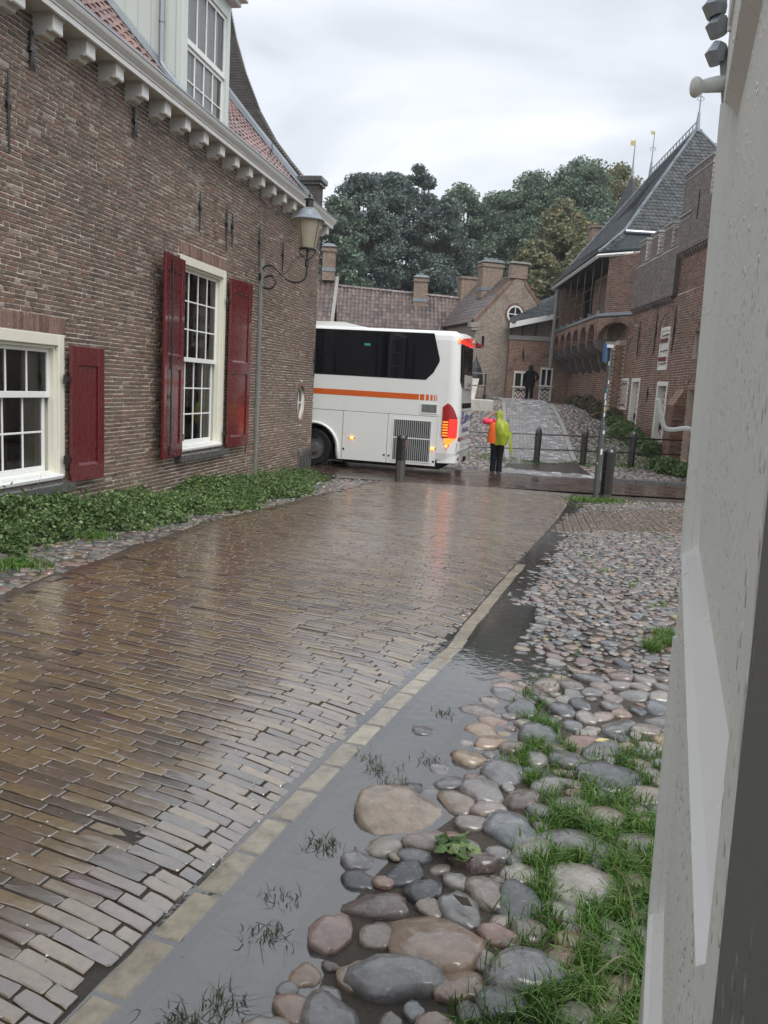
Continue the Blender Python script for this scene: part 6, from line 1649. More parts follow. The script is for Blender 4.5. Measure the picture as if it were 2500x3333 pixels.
part('back_gable', M['brick_far'], gh, lambda m: m.extrude([(-hwid + .1, 0), (hwid + 1.2, 0), (hwid + 1.2, zkn - slope_g * 1.2), (0, zap + .2), (-hwid + .1, zkn)], 1, GLN - .3, GLN))
# raking copings of brick, left and right
for s_ in (-1, 1):
    n_ = 26; L_ = hwid * (1.0 if s_ < 0 else 1.25)
    for k in range(n_):
        xa, xb = s_ * L_ * k / n_, s_ * L_ * (k + .9) / n_
        za_, zb_ = zap - abs(xa) * slope_g, zap - abs(xb) * slope_g
        if abs(xa) < .33: continue
        part('coping_brick', M['brick_arch'], gh, lambda m: m.add([(xa, -.04, za_ - .12), (xb, -.04, zb_ - .12), (xb, -.04, zb_ + .16), (xa, -.04, za_ + .16), (xa, .36, za_ - .12), (xb, .36, zb_ - .12), (xb, .36, zb_ + .16), (xa, .36, za_ + .16)],
             [(0, 1, 2, 3), (7, 6, 5, 4), (3, 2, 6, 7), (0, 4, 5, 1), (1, 5, 6, 2), (0, 3, 7, 4)]))
part('kneeler', M['stone_grey'], gh, lambda m: (m.bbox(-hwid - .28, -hwid + .22, -.1, .42, zkn - .38, zkn - .08, .02), m.bbox(-hwid - .18, -hwid + .22, -.07, .4, zkn - .55, zkn - .38, .02)))
bT = FL(1662, 857)[2]
part('apex_block', M['brick_chimney'], gh, lambda m: m.box(-.52, .52, -.06, .42, zap - .25, bT)); part('apex_cap', M['stone_grey'], gh, lambda m: m.bbox(-.64, .64, -.16, .52, bT, bT + .12, .02))
oc = FL(1676, 1023)
orx, orz = .50, .50
of = empty('round_window', (oc[0], -.02, oc[2])); of.parent = gh
def annulus(m, r0, r1, y0, y1, n=24):
    v = [(r_ * math.cos(2 * PI * k / n), y, r_ * math.sin(2 * PI * k / n)) for r_, y in ((r0, y0), (r1, y0), (r1, y1), (r0, y1)) for k in range(n)]
    m.add(v, [(i * n + k, i * n + (k + 1) % n, ((i + 1) % 4) * n + (k + 1) % n, ((i + 1) % 4) * n + k) for i in range(4) for k in range(n)])
part('frame', M['paint_white'], of, lambda m: annulus(m, .42, .52, -.02, .1)); part('glazing_bar', M['paint_white'], of, lambda m: (m.box(-.025, .025, -.01, .04, -.43, .43), m.box(-.43, .43, -.008, .038, -.025, .025)))
part('pane', M['pane_dark'], of, lambda m: m.add([(.44 * math.cos(2 * PI * k / 24), .01, .44 * math.sin(2 * PI * k / 24)) for k in range(24)], [tuple(range(24))]))
for k in range(30):
    a = 2 * PI * k / 30; o = part('ring_brick', M['brick_arch'], of, lambda m: m.bbox(-.055, .055, -.03, .02, .53, .66, .006)); o.rotation_euler = (0, a, 0)
part('slit', M['void_dark'], gh, lambda m: m.box(FL(1573, 1090)[0] - .08, FL(1573, 1090)[0] + .08, -.012, .02, FL(1573, 1128)[2], FL(1573, 1094)[2]))
# roof with pantiles on the left slope
fw = lambda x, y, z: (FW @ np.array([x, y, z, 1]))[:3]
lf = [fw(-hwid - .15, .3, zkn - slope_g * .15 + .1), fw(0, .3, zap + .1), fw(0, GLN - .3, zap + .1), fw(-hwid - .15, GLN - .3, zkn - slope_g * .15 + .1)]
rf = [fw(hwid + 1.2, .3, zkn - slope_g * 1.2 + .1), fw(hwid + 1.2, GLN - .3, zkn - slope_g * 1.2 + .1), fw(0, GLN - .3, zap + .1), fw(0, .3, zap + .1)]
rfo = empty('roof', (0, 0, 0)); rfo.parent = gh; rfo.matrix_parent_inverse = Matrix(np.linalg.inv(FW).tolist())
part('roof_deck', M['timber_dark'], rfo, lambda m: (solid_poly(m, lf, .1, ZI), solid_poly(m, rf, .1, ZI)))
PTF = pantile(.25, .40, .02, 6)
cover(rfo, ZI, lf, PTF, .25, .34, 'tile_dark', 'roof_tile', 'roof_tiles', 0, .03)
cover(rfo, ZI, rf, PTF, .25, .34, 'tile_dark', 'roof_tile', 'roof_tiles', 0, .03, keep=30)
def chimney(par, x, y, z0, z1, w, d, pots=3, label=None):
    c = part('chimney', M['brick_chimney'], par, lambda m: (m.box(x - w / 2, x + w / 2, y - d / 2, y + d / 2, z0, z1), m.box(x - w / 2 - .06, x + w / 2 + .06, y - d / 2 - .06, y + d / 2 + .06, z1 - .28, z1 - .1)))
    part('cap', M['zinc'], c, lambda m: m.extrude([(x - w / 2 - .1, z1 + .002), (x + w / 2 + .1, z1 + .002), (x + w / 2 - .15, z1 + .16), (x - w / 2 + .15, z1 + .16)], 1, y - d / 2 - .1, y + d / 2 + .1))
    for k in range(pots):
        px_ = x + (k - (pots - 1) / 2) * w / max(pots, 1) * .8
        part('pot', M['zinc'], c, lambda m: m.lathe([(.09, z1 + .14), (.09, z1 + .26), (.15, z1 + .27), (.15, z1 + .31)], 10, px_, y))
    part('flashing', M['lead'], c, lambda m: m.box(x - w / 2 - .03, x + w / 2 + .03, y - d / 2 - .03, y + d / 2 + .03, z0 + .5, z0 + .7))
c1 = FL(1605, 850, 2.6); chimney(gh, c1[0], 2.9, zap - 1.3, c1[2] - .1, 1.35, .9, 3)
c2 = FL(1535, 905, GLN - .3); part('rear_chimney', M['brick_chimney'], gh, lambda m: (m.box(c2[0] - .75, c2[0] + .75, GLN - .5, GLN + .3, zap - 1.2, c2[2] - .1), m.box(c2[0] - .82, c2[0] + .82, GLN - .57, GLN + .37, c2[2] - .1, c2[2] + .05)))

# ---- low row house with the tiled roof behind the coach
rl, rr = at_depth(1075, 930, 57.0), at_depth(1535, 979, 57.0); zr = (rl[2] + rr[2]) / 2
row = empty('row_house', (0, 0, 0), 0, 'low house with a long mottled brown pantile roof and one chimney behind the coach', 'house')
dz = zr - 5.6
ra, rb = np.array([rl[0] - .5, 57.0, rl[2]]), np.array([rr[0] + .1, 57.0, rl[2] - .45])
fr_ = [ra, rb, rb + np.array([0, -3.6, -3.9]), ra + np.array([0, -3.6, -3.9])]
bk_ = [ra, ra + np.array([0, 3.6, -3.9]), rb + np.array([0, 3.6, -3.9]), rb]
part('roof_deck', M['timber_dark'], row, lambda m: (solid_poly(m, fr_, .1, ZI), solid_poly(m, bk_, .1, ZI)))
cover(row, ZI, fr_, pantile(.27, .42, .025, 6), .27, .36, 'tile_brown', 'roof_tile', 'roof_tiles', 0, .03)
n_ = 24
for k in range(n_):
    p = ra + (rb - ra) * (k + .5) / n_; L_ = (rb - ra)[0] / n_
    part('ridge_tile', M['tile_brown'], row, lambda m: m.tube([p + np.array([-L_ / 2, 0, .05]), p + np.array([L_ / 2 - .02, 0, .05])], .13, 8))
part('wall', M['brick_far'], row, lambda m: m.box(ra[0] + .1, rb[0] - .1, 53.8, 60.2, 0.5, ra[2] - 3.95))
cc = at_depth(1372, 900, 56.5); chimney(row, cc[0], 56.6, cc[2] - 2.2, cc[2] - .1, .95, .8, 1)
# ---- house left of it, seen past the corner
l0, l1 = at_depth(1085, 880, 46.0), at_depth(1077, 1040, 46.0)
lh = empty('tall_roof_house', (0, 0, 0), 0, 'steep tiled roof with a square brick chimney just past the brick house corner', 'house')
fr_ = [np.array([-9, 48.5, l0[2] - .1]), np.array([l0[0] + .02, 48.5, l0[2] - .1]), np.array([l0[0] - .0, 45.2, l1[2] - 1.2]), np.array([-9, 45.2, l1[2] - 1.2])]
bk_ = [np.array([-9, 48.5, l0[2] - .1]), np.array([-9, 52, l1[2] - 1.2]), np.array([l0[0], 52, l1[2] - 1.2]), np.array([l0[0], 48.5, l0[2] - .1])]
part('roof_deck', M['timber_dark'], lh, lambda m: (solid_poly(m, fr_, .1, ZI), solid_poly(m, bk_, .1, ZI)))
cover(lh, ZI, fr_, pantile(.27, .42, .025, 6), .27, .36, 'tile_brown', 'roof_tile', 'roof_tiles', 0, .03, keep=200)
part('verge_board', M['stone_grey'], lh, lambda m: m.add([fr_[1] + np.array([-.05, 0, .12]), fr_[1] + np.array([.14, 0, .12]), fr_[2] + np.array([.14, 0, .12]), fr_[2] + np.array([-.05, 0, .12])] + [fr_[1] + np.array([-.05, 0, -.1]), fr_[1] + np.array([.14, 0, -.1]), fr_[2] + np.array([.14, 0, -.1]), fr_[2] + np.array([-.05, 0, -.1])], [(0, 1, 2, 3), (0, 4, 5, 1), (1, 5, 6, 2), (2, 6, 7, 3), (3, 7, 4, 0)]))
part('wall', M['brick_far'], lh, lambda m: m.box(-8.8, l0[0] - .05, 45.5, 51.7, 0, l1[2] - 1.1))
cq = at_depth(1073, 797, 48.0); chimney(lh, cq[0], 48.3, l0[2] - .3, cq[2] - .1, .72, .72, 0)

# ---- red wall with the two half doors and the gallery over it
DY = 49.6
dw = empty('door_wall', (0, DY, 0), 0, 'red brick wall with two white-framed chevron doors at the top of the ramp', 'wall')
D_ = lambda u, v: at_depth(u, v, DY)
xl, xr = D_(1645, 1290)[0], D_(1800, 1200)[0] + 1.6
zc1 = D_(1660, 1105)[2]; zc2 = D_(1790, 1090)[2]
q0, q1 = D_(1674, 1207), D_(1728, 1202); q2, q3 = D_(1760, 1199), D_(1801, 1198)
zb1 = 1.7
ops = [(q0[0], q1[0], zb1, q0[2]), (q2[0], q3[0], zb1, q3[2])]
m = MB(); wall_mesh(m, xl, xr, 0.5, zc1, ops, 0, .4); m.build('wall', M['brick_far_red'], dw)
part('coping', M['stone_grey'], dw, lambda m: m.bbox(xl - .05, xr, -.06, .45, zc1 + .002, zc1 + .28, .02))
its = []
for (a, b, c, d) in ops:
    cx, r_ = (a + b) / 2, (b - a) / 2 + .12
    for t in np.linspace(.05, PI - .05, 22): its.append((random.randrange(12), TRS(cx + (r_ + .1) * math.cos(t), -.002, d + .1 + (r_ + .1) * 1.15 * math.sin(t), 0, .22, .03, .13, 0, -t)))
DWm = frame((0, DY, 0), (1, 0, 0))
lay(dw, 'arch_brick', 'arch_bricks', BV, its, M['brick_arch'], world_of=DWm)
for i, (a, b, c, d) in enumerate(ops):
    e = empty('half_door', ((a + b) / 2, 0, c)); e.parent = dw; e['label'] = 'white framed chevron half door left of the man' if i == 0 else 'white framed chevron half door right of the man'
    w2, h = (b - a) / 2, d - c; hm = h * .50
    part('frame', M['hatch_white'], e, lambda m: (m.bbox(-w2, -w2 + .09, -.05, .2, 0, h - .13, .01), m.bbox(w2 - .09, w2, -.05, .2, 0, h - .13, .01), m.bbox(-w2, w2, -.052, .2, h - .13, h, .01), m.bbox(-w2 - .06, w2 + .06, -.09, .15, hm - .05, hm + .05, .01)))
    part('mullion', M['hatch_white'], e, lambda m: m.bbox(-.05, .05, -.04, .1, hm + .05, h - .13, .008))
    for s_ in (-1, 1):
        part('pane', M['pane_dark'], e, lambda m: m.box(min(0, s_ * (w2 - .09)), max(0, s_ * (w2 - .09)), .03, .05, hm + .05, h - .13))
    for k in range(4):
        a_ = -w2 + .09 + (2 * w2 - .18) * k / 4; b_ = -w2 + .09 + (2 * w2 - .18) * (k + 1) / 4
        part('plank', M['chevron_far'], e, lambda m: m.bbox(a_ + .003, b_ - .003, .0, .06, 0.0, hm - .05, .006))
    part('strap_hinge', M['iron_black'], e, lambda m: m.tube([(-w2 + .15, -.02, hm - .2), (w2 - .1, -.02, hm - .2)], .03, 6))
part('wall_anchor', M['iron_black'], dw, lambda m: m.tube([(D_(1703, 1130)[0], -.05, D_(1703, 1133)[2]), (D_(1703, 1150)[0], -.05, D_(1703, 1155)[2]), (D_(1703, 1175)[0], -.05, D_(1703, 1177)[2])], [.02, .06, .02], 6))
# lean-to roof of the gallery above
f0, f1 = at_depth(1660, 1051, DY - .6), at_depth(1797, 1023, DY - .6)
f1 = np.array([f1[0] + .5, f1[1], f1[2] + .12])
b0, b1 = f0 + np.array([.3, 2.2, 1.0]), f1 + np.array([.3, 2.2, 1.35])
lg = empty('gallery_roof', (0, 0, 0)); lg.parent = dw; lg.matrix_parent_inverse = Matrix(np.linalg.inv(DWm).tolist())
part('slate_deck', M['slate'], lg, lambda m: solid_poly(m, [f0, f1, b1, b0], .08, ZI))
cover(lg, ZI, [f0, f1, b1], scale_piece(.36, .28), .36, .25, 'slate', 'slate', 'slates', lift=.012, tilt=-.03, keep=80)
part('fascia', M['paint_cornice'], lg, lambda m: m.add([f0 + np.array([0, -.03, -.30]), f1 + np.array([0, -.03, -.30]), f1 + np.array([0, -.03, .02]), f0 + np.array([0, -.03, .02]), f0 + np.array([0, .05, -.30]), f1 + np.array([0, .05, -.30]), f1 + np.array([0, .05, .02]), f0 + np.array([0, .05, .02])], [(0, 1, 2, 3), (7, 6, 5, 4), (3, 2, 6, 7), (0, 4, 5, 1), (0, 3, 7, 4)]))
part('back_wall', M['timber_dark'], lg, lambda m: m.box(D_(1735, 1080)[0], f1[0] + .4, DY + 1.4, DY + 1.5, zc1, f1[2] + .2))
for u in (1665, 1703, 1745): part('post', M['timber_dark'], lg, lambda m: m.box(D_(u, 1080)[0] - .05, D_(u, 1080)[0] + .05, DY + .1, DY + .2, zc1 + .28, f0[2] + (f1[2] - f0[2]) * (u - 1660) / 140 - .1))
part('end_post', M['stone_grey'], lg, lambda m: m.tube([(f1[0] - .35, DY - .7, zc1 - 1.6), (f1[0] - .30, DY - .7, f1[2] + 1.9)], .11, 6))

# ------------------------------------------------------------------ trees
def tree(x, y, z0, h, rx, mat, label, seed, base=.26, nclump=110, leaves=300, lsz=.28, tone=None):
    r_ = np.random.default_rng(seed)
    t = empty('tree', (x, y, z0), 0, label, 'tree', 'trees behind the houses')
    part('trunk', M['bark'], t, lambda m: m.tube([(0, 0, -.5), (r_.normal(0, .1), 0, h * .2), (r_.normal(0, .25), r_.normal(0, .2), h * .5), (r_.normal(0, .3), r_.normal(0, .3), h * .86)], [.42, .34, .22, .05], 8))
    cl, limbs = [], MB()
    nclump = int(nclump * 1.35)
    for k in range(nclump):
        u = r_.random() ** .85; zz = h * (base + (1 - base) * u)
        wr = rx * (0.72 + .28 * math.sin(PI * min(1, u * 1.0 + .1))) * math.sqrt(max(.03, 1 - max(0, (u - .55) / .46) ** 2))
        a = r_.uniform(0, 2 * PI); rr_ = wr * math.sqrt(r_.uniform(.15, 1.0)) * r_.uniform(.8, 1.15)
        c = np.array([rr_ * math.cos(a), rr_ * math.sin(a), zz]); cl.append((c, r_.uniform(.55, 1.15) * (1.25 - .45 * u) * rx / 4.2))
        if k % 3 == 0: limbs.tube([(0, 0, zz * .75), c * np.array([.5, .5, 0]) + np.array([0, 0, zz * .9]), c], [.09, .06, .02], 4, False)
    limbs.build('limbs', M['bark'], t, fix=False)
    V = []
    for c, s in cl:
        n = int(leaves * s)
        d = r_.normal(size=(n, 3)); d /= np.linalg.norm(d, axis=1)[:, None]; rad = r_.random(n) ** .45
        p = c + d * rad[:, None] * np.array([1.25, 1.25, .82]) * s
        ax = r_.normal(size=(n, 3)); ax[:, 2] *= .6; ax /= np.linalg.norm(ax, axis=1)[:, None]
        bx_ = np.cross(ax, r_.normal(size=(n, 3))); bx_ /= np.linalg.norm(bx_, axis=1)[:, None]
        L_ = (lsz * r_.uniform(.6, 1.25, n))[:, None]
        V.append(np.stack([p - ax * L_ * .5, p + bx_ * L_ * .34, p + ax * L_ * .5, p - bx_ * L_ * .34], 1).reshape(-1, 3))
    V = np.concatenate(V); n = len(V) // 4
    link('crown', mesh_np('crown', V, np.arange(n * 4).reshape(-1, 4), M[mat]), None, t)
    return t
def tree_px(u, v, Y, rpx, mat, label, seed, **kw):
    p = at_depth(u, v, Y); z0 = 1.0; return tree(p[0], Y, z0, p[2] - z0, rpx * 1.35 * Y / FOCAL, mat, label, seed, **kw)
tree_px(1095, 650, 70, 85, 'leaf_mid', 'green tree at the left end of the row, half behind the lantern', 1, nclump=90)
tree_px(1185, 580, 74, 105, 'leaf_dark', 'dark tall tree with sky gaps left of the chimney behind the row roof', 2, nclump=120)
tree_px(1275, 572, 78, 95, 'leaf_dark', 'dark tree with a broad top behind the long tiled roof', 3, nclump=120)
tree_px(1365, 548, 80, 70, 'leaf_dark', 'dark tree with the narrow spire-like top above the row roof chimney', 4, nclump=110)
tree_px(1450, 660, 76, 90, 'leaf_dark', 'lower dark tree in the gap between the spire-topped tree and the pale-green ones', 5, nclump=110)
tree_px(1520, 612, 84, 100, 'leaf_mid', 'round-topped tree above the left roof of the gable house', 6, nclump=120)
tree_px(1640, 640, 86, 110, 'leaf_mid', 'mid green tree behind the chimney of the gable house', 7, nclump=120)
tree_px(1745, 575, 84, 110, 'leaf_mid', 'tall green tree right of the gable apex', 8, nclump=130)
tree_px(1900, 535, 82, 130, 'leaf_mid', 'tallest broad green tree beside the slate roof', 9, nclump=150)
tree_px(1845, 665, 66, 95, 'leaf_autumn', 'tree turning yellow and brown in front of the tallest green tree', 10, nclump=110)
tree_px(1745, 790, 60, 75, 'leaf_autumn', 'low yellow-green tree just right of the gable', 11, nclump=110)
tree_px(2020, 560, 88, 110, 'leaf_autumn', 'yellowing tree between the two spires', 12, nclump=110)
tree_px(1905, 800, 58, 70, 'leaf_autumn', 'small yellowing tree beside the gate chimney', 13, nclump=90)
# ------------------------------------------------------------------ weeds and grass
def leaf_cloud(name, P, size, mat, r_, flat=.6, parent=None, asp=.42):
    n = len(P); ax = r_.normal(size=(n, 3)); ax[:, 2] *= flat; ax /= np.linalg.norm(ax, axis=1)[:, None]
    up_ = np.tile([0, 0, 1.0], (n, 1)) + r_.normal(size=(n, 3)) * .55
    b = np.cross(ax, up_); b /= np.linalg.norm(b, axis=1)[:, None]
    L_ = (size * r_.uniform(.55, 1.3, n))[:, None]
    nn = np.cross(ax, b) * L_ * .12
    V = np.stack([P - ax * L_ * .5, P + b * L_ * asp + nn, P + ax * L_ * .5 + nn * .5, P - b * L_ * asp + nn], 1).reshape(-1, 3)
    return link(name, mesh_np(name, V, np.arange(n * 4).reshape(-1, 4), M[mat]), None, parent)
r_ = np.random.default_rng(21)
N = 80000
xx = -r_.uniform(.1, 1, N) ** .85 * 14.0
wid = 1.22 * sm((-xx) / 7.0 + .28) + .12 + .16 * np.sin(xx * 2.1) + .10 * np.sin(xx * 5.3 + 1)
q = r_.random(N) ** 1.05
yy = -q * wid * np.where(r_.random(N) < .06, r_.uniform(1.0, 1.25, N), 1.0)
hmax = (.22 + .13 * sm(-xx / 6)) * (.72 + .28 * np.sin(xx * 1.7 + .5) * np.sin(xx * .63)) * (1 + .22 * np.sin(yy * 7 + xx * 3.1))
hh = hmax * np.sqrt(np.clip(1 - q ** 2.2, 0, 1)) * (1.0 - .45 * r_.random(N) ** 2.2) + .02
hh += (r_.random(N) < .03) * r_.uniform(0, .14, N) + .05 * wob(xx, yy, 9.0) + .03 * wob(xx + 5, yy, 21.0); hh = np.maximum(hh, .02)
wp = HO[None, :2] + ht[None, :2] * xx[:, None] - hn[None, :2] * yy[:, None]
P = np.c_[wp, g(wp[:, 1]) + hh]
tag(leaf_cloud('weeds', P, .044, 'leaf_weed', r_), 'low green leafy weeds growing in a bank along the foot of the brick house', 'weeds', kind='stuff')
# stalks
m = MB()
for k in range(34):
    x = -r_.uniform(.5, 13); y = -r_.uniform(.1, 1.0); p = wall_pt(x, y); z = float(g(p[1]))
    m.tube([(p[0], p[1], z), (p[0] + r_.normal(0, .02), p[1] + r_.normal(0, .02), z + .3), (p[0] + r_.normal(0, .06), p[1] + r_.normal(0, .05), z + r_.uniform(.45, .68))], [.004, .003, .0015], 4, False)
tag(m.build('dry_stalks', M['leaf_dry'], fix=False), 'thin dry stalks standing out of the weeds along the house', 'stalks', kind='stuff')
# weeds at the foot of the gate wall
def clumps(C, n, sz, mat, name, label, cat):
    Ps = []
    for (x, y, rx, ry, h) in C:
        d = r_.normal(size=(n, 3)); d /= np.linalg.norm(d, axis=1)[:, None]; rad = r_.random(n)[:, None] ** .4
        p = d * rad * np.array([rx, ry, h]); p[:, 2] = np.abs(p[:, 2]); p[:, :2] += (x, y); p[:, 2] += g(p[:, 1]); Ps.append(p)
    tag(leaf_cloud(name, np.concatenate(Ps), sz, mat, r_), label, cat, kind='stuff')
gp = lambda x, y: (GW @ np.array([x, y, 0, 1]))[:2]
C = []
for k in range(30):
    x = -.8 - k * .47 + r_.normal(0, .2); out_ = r_.uniform(.25, .9); p = gp(x, -out_); C.append((p[0], p[1], r_.uniform(.35, .7), r_.uniform(.35, .7), r_.uniform(.25, .6)))
for k in range(10):
    p = gp(1.2 + k * .25, -r_.uniform(.6, 1.4)); C.append((p[0], p[1], .45, .45, r_.uniform(.25, .55)))
clumps(C[:16] + C[30:], 900, .09, 'leaf_weed', 'wall_weeds', 'bushy green weeds at the foot of the gate wall behind the fence', 'weeds')
clumps(C[16:30], 900, .10, 'leaf_dry', 'dry_weeds', 'dry brownish weeds farther along the foot of the gate wall', 'weeds')
# grass
def grass(name, P, hgt, label, wdt=.0045, lean=.5, mat='leaf_grass'):
    n = len(P); a = r_.uniform(0, 2 * PI, n); ln = r_.normal(0, lean, (n, 2)); H_ = hgt * r_.uniform(.45, 1.25, n); W_ = (wdt * r_.uniform(.7, 1.4, n))[:, None]
    s = np.c_[np.cos(a), np.sin(a), np.zeros(n)] * W_
    mid = P + np.c_[ln * H_[:, None] * .35, H_ * .6]; tip = P + np.c_[ln * H_[:, None] * 1.0, H_ * (.92 - .25 * np.minimum(1, np.abs(ln).sum(1)))]
    V = np.stack([P - s, P + s, mid + s * .8, mid - s * .8, tip], 1).reshape(-1, 3); i = np.arange(n)[:, None] * 5
    o = link(name, mesh_np(name, V, [i + np.array([[0, 1, 2, 3]]), i + np.array([[3, 2, 4]])], M[mat]))
    return tag(o, label, 'grass', kind='stuff')
SX, SY, SR = YARD_STONES[:, 0], YARD_STONES[:, 1], YARD_STONES[:, 2]
def free(P, f=.86):
    ok = np.ones(len(P), bool)
    near_ = SY < P[:, 1].max() + .3; sx, sy, sr = SX[near_].astype(np.float32), SY[near_].astype(np.float32), ((SR[near_] * f) ** 2).astype(np.float32)
    Q = P.astype(np.float32)
    for k in range(0, len(P), 4000):
        d = (Q[k:k + 4000, 0, None] - sx) ** 2 + (Q[k:k + 4000, 1, None] - sy) ** 2; ok[k:k + 4000] = (d > sr).all(1)
    return ok
# dense mat in the near right corner
cand = np.c_[r_.uniform(-.3, 2.2, 330000), r_.uniform(1.3, 5.5, 330000)]
dR, _ = polydist(cand, EDGE_R)
u_ = np.array([proj((x, y, float(z)))[:2] for (x, y), z in zip(cand[:1], g(cand[:1, 1]))])
tuft = wob(cand[:, 0], cand[:, 1], 5.0) + .6 * wob(cand[:, 0] + 3, cand[:, 1], 11.0)
den = np.clip((dR - .75) / .45, 0, 1) * np.clip((3.6 - cand[:, 1]) / 1.0, 0, 1) * (.50 + .8 * (tuft > -.1))
den2 = np.clip((dR - .45) / .3, 0, 1) * (tuft > .62) * .75
keep_ = (r_.random(len(cand)) < np.maximum(den, den2)) & inside(cand, yard_poly)
cand = cand[keep_]; cand = cand[free(cand, .9)]
grass('grass_mat', np.c_[cand, surf(cand[:, 0], cand[:, 1]) - .02], .085, 'bright green grass growing between the large stones beside the grey shutter', .0020, .6)
cand = np.c_[r_.uniform(0, 8, 120000), r_.uniform(3.5, 18.5, 120000)]
dR, _ = polydist(cand, EDGE_R); tuft = wob(cand[:, 0], cand[:, 1], 4.0) + .7 * wob(cand[:, 0] + 3, cand[:, 1], 9.0)
keep_ = inside(cand, yard_poly) & (dR > .5) & (tuft > .70) & (r_.random(len(cand)) < .8)
cand = cand[keep_]; cand = cand[free(cand, .8)]
grass('grass_tufts', np.c_[cand, surf(cand[:, 0], cand[:, 1]) - .02], .06, 'small scattered grass tufts in the joints of the cobbled yard', .005, .6)
# verge moss and grass, tufts by posts
cand = []
for (u, v, ru, n) in [(580, 1545 + 55, 90, 700), (300, 1755, 40, 500), (800, 1620, 60, 500), (40, 1850, 60, 500), (930, 1590, 60, 400)]:
    for _ in range(n):
        p = gnd(u + r_.normal(0, ru), v + r_.normal(0, ru * .16)); cand.append(p[:2])
cand = np.array(cand)
grass('verge_grass', np.c_[cand, surf(cand[:, 0], cand[:, 1]) - .02], .07, 'short grass and moss in patches on the cobbled verge', .006, .6)
cand = []
for (u, v, sx_, sy_, n) in [(1950, 1630, .32, .16, 900), (1745, 1510, .3, .15, 350), (1680, 1500, .5, .2, 350), (1895, 1512, .4, .2, 350), (2060, 1520, .5, .25, 500), (2150, 1510, .7, .4, 600), (1600, 1490, .5, .25, 300), (2010, 1440, .7, .9, 700), (1985, 1490, .6, .6, 500)]:
    p = gnd(u, v); cand.append(np.c_[p[0] + r_.normal(0, sx_, n), p[1] + r_.normal(0, sy_, n)])
cand = np.concatenate(cand)
grass('post_grass', np.c_[cand, g(cand[:, 1]) - .02], .11, 'grass tufts at the feet of the bollards and fence posts', .010, .5)
# dark weed wisps lying in the puddle
cand = []
for (u, v, n) in [(600, 3290, 130), (720, 3230, 110), (860, 3010, 110), (1060, 2720, 130), (1240, 2480, 90), (1280, 2520, 80), (1200, 2440, 60), (1450, 2300, 60), (910, 2890, 60), (550, 3320, 60), (1400, 2450, 60)]:
    p = gnd(u, v); cand.append(np.c_[p[0] + r_.normal(0, .035, n), p[1] + r_.normal(0, .03, n)])
cand = np.concatenate(cand)
leafmat('leaf_silt', [(0, (0.06, 0.068, 0.04)), (1, (0.16, 0.165, 0.10))], .1, .3)
cand = cand[::2]
grass('silt_weed', np.c_[cand, g(cand[:, 1]) - .042], .034, 'dark wisps of drowned weed standing in the puddle', .0022, .9, 'leaf_silt')
# long dry stems in the near corner, leaf rosette
m = MB()
for a, b in (((1740, 3030), (2050, 3210)), ((1990, 2870), (2075, 3060)), ((1930, 3230), (2080, 3190)), ((2010, 3330), (2040, 3190))):
    p, q_ = gnd(*a), gnd(*b); m.tube(smooth_line([p + np.array([0, 0, .05]), (p + q_) / 2 + np.array([0, 0, .09]), q_ + np.array([0, 0, .02])], 4), .0025, 4, False)
tag(m.build('straw_stems', M['leaf_dry'], fix=False), 'long dry straw stems lying on the grass beside the grey shutter', 'straw', kind='stuff')
ro = gnd(1480, 2770)
n = 60; a = r_.uniform(0, 2 * PI, n); rr_ = r_.uniform(.01, .075, n)
tag(leaf_cloud('weed_rosette', np.c_[ro[0] + rr_ * np.cos(a), ro[1] + rr_ * np.sin(a), g(ro[1]) + .012 + r_.uniform(0, .025, n)], .05, 'leaf_weed', r_, .2), 'dandelion-like rosette of jagged leaves between two big stones', 'plant')
for k, (u, v, c, lb) in enumerate([(1955, 2435, 'sticker_yellow', 'yellow fallen leaf on the cobbles near the grey shutter'), (555, 1690, 'sticker_yellow', 'pale yellow fallen leaf on the edge of the weeds'), (1505, 2970, 'bark', 'small rust coloured leaf on a stone in the grass')]):
    p = gnd(u, v); o = part('fallen_leaf', M[c], None, lambda m: m.add([(-.03, 0, 0), (-.005, .018, .006), (.035, 0, .012), (-.005, -.018, .006), (-.03, 0, -.003), (-.005, .018, .003), (.035, 0, .009), (-.005, -.018, .003)], [(0, 1, 2, 3), (7, 6, 5, 4), (0, 4, 5, 1), (1, 5, 6, 2), (2, 6, 7, 3), (3, 7, 4, 0)]))
    o.location = (p[0], p[1], p[2] + .035 if k != 1 else p[2] + .06); o.rotation_euler = (0, 0, k * 1.3); tag(o, lb, 'leaf')

# pale petals and crumbs washed into the joints
n = 480
pt = np.c_[r_.uniform(-4.2, .4, n), r_.uniform(1.3, 6.5, n)]; dR, _ = polydist(pt, EDGE_R); pt = pt[inside(pt, STREET) & (dR < -.1)]
V = []
for x, y in pt:
    z = float(surf(x, y)) + .006; s_ = random.uniform(.0018, .0048); a = random.uniform(0, 6.28)
    c, d = math.cos(a) * s_, math.sin(a) * s_
    V += [(x + c, y + d, z), (x - d * .7, y + c * .7, z + .002), (x - c, y - d, z), (x + d * .7, y - c * .7, z + .001)]
o = link('petals', mesh_np('petals', np.array(V), np.arange(len(V)).reshape(-1, 4), M['hatch_white'])); tag(o, 'tiny pale petals and crumbs washed into the joints of the brick street', 'petals', kind='stuff')
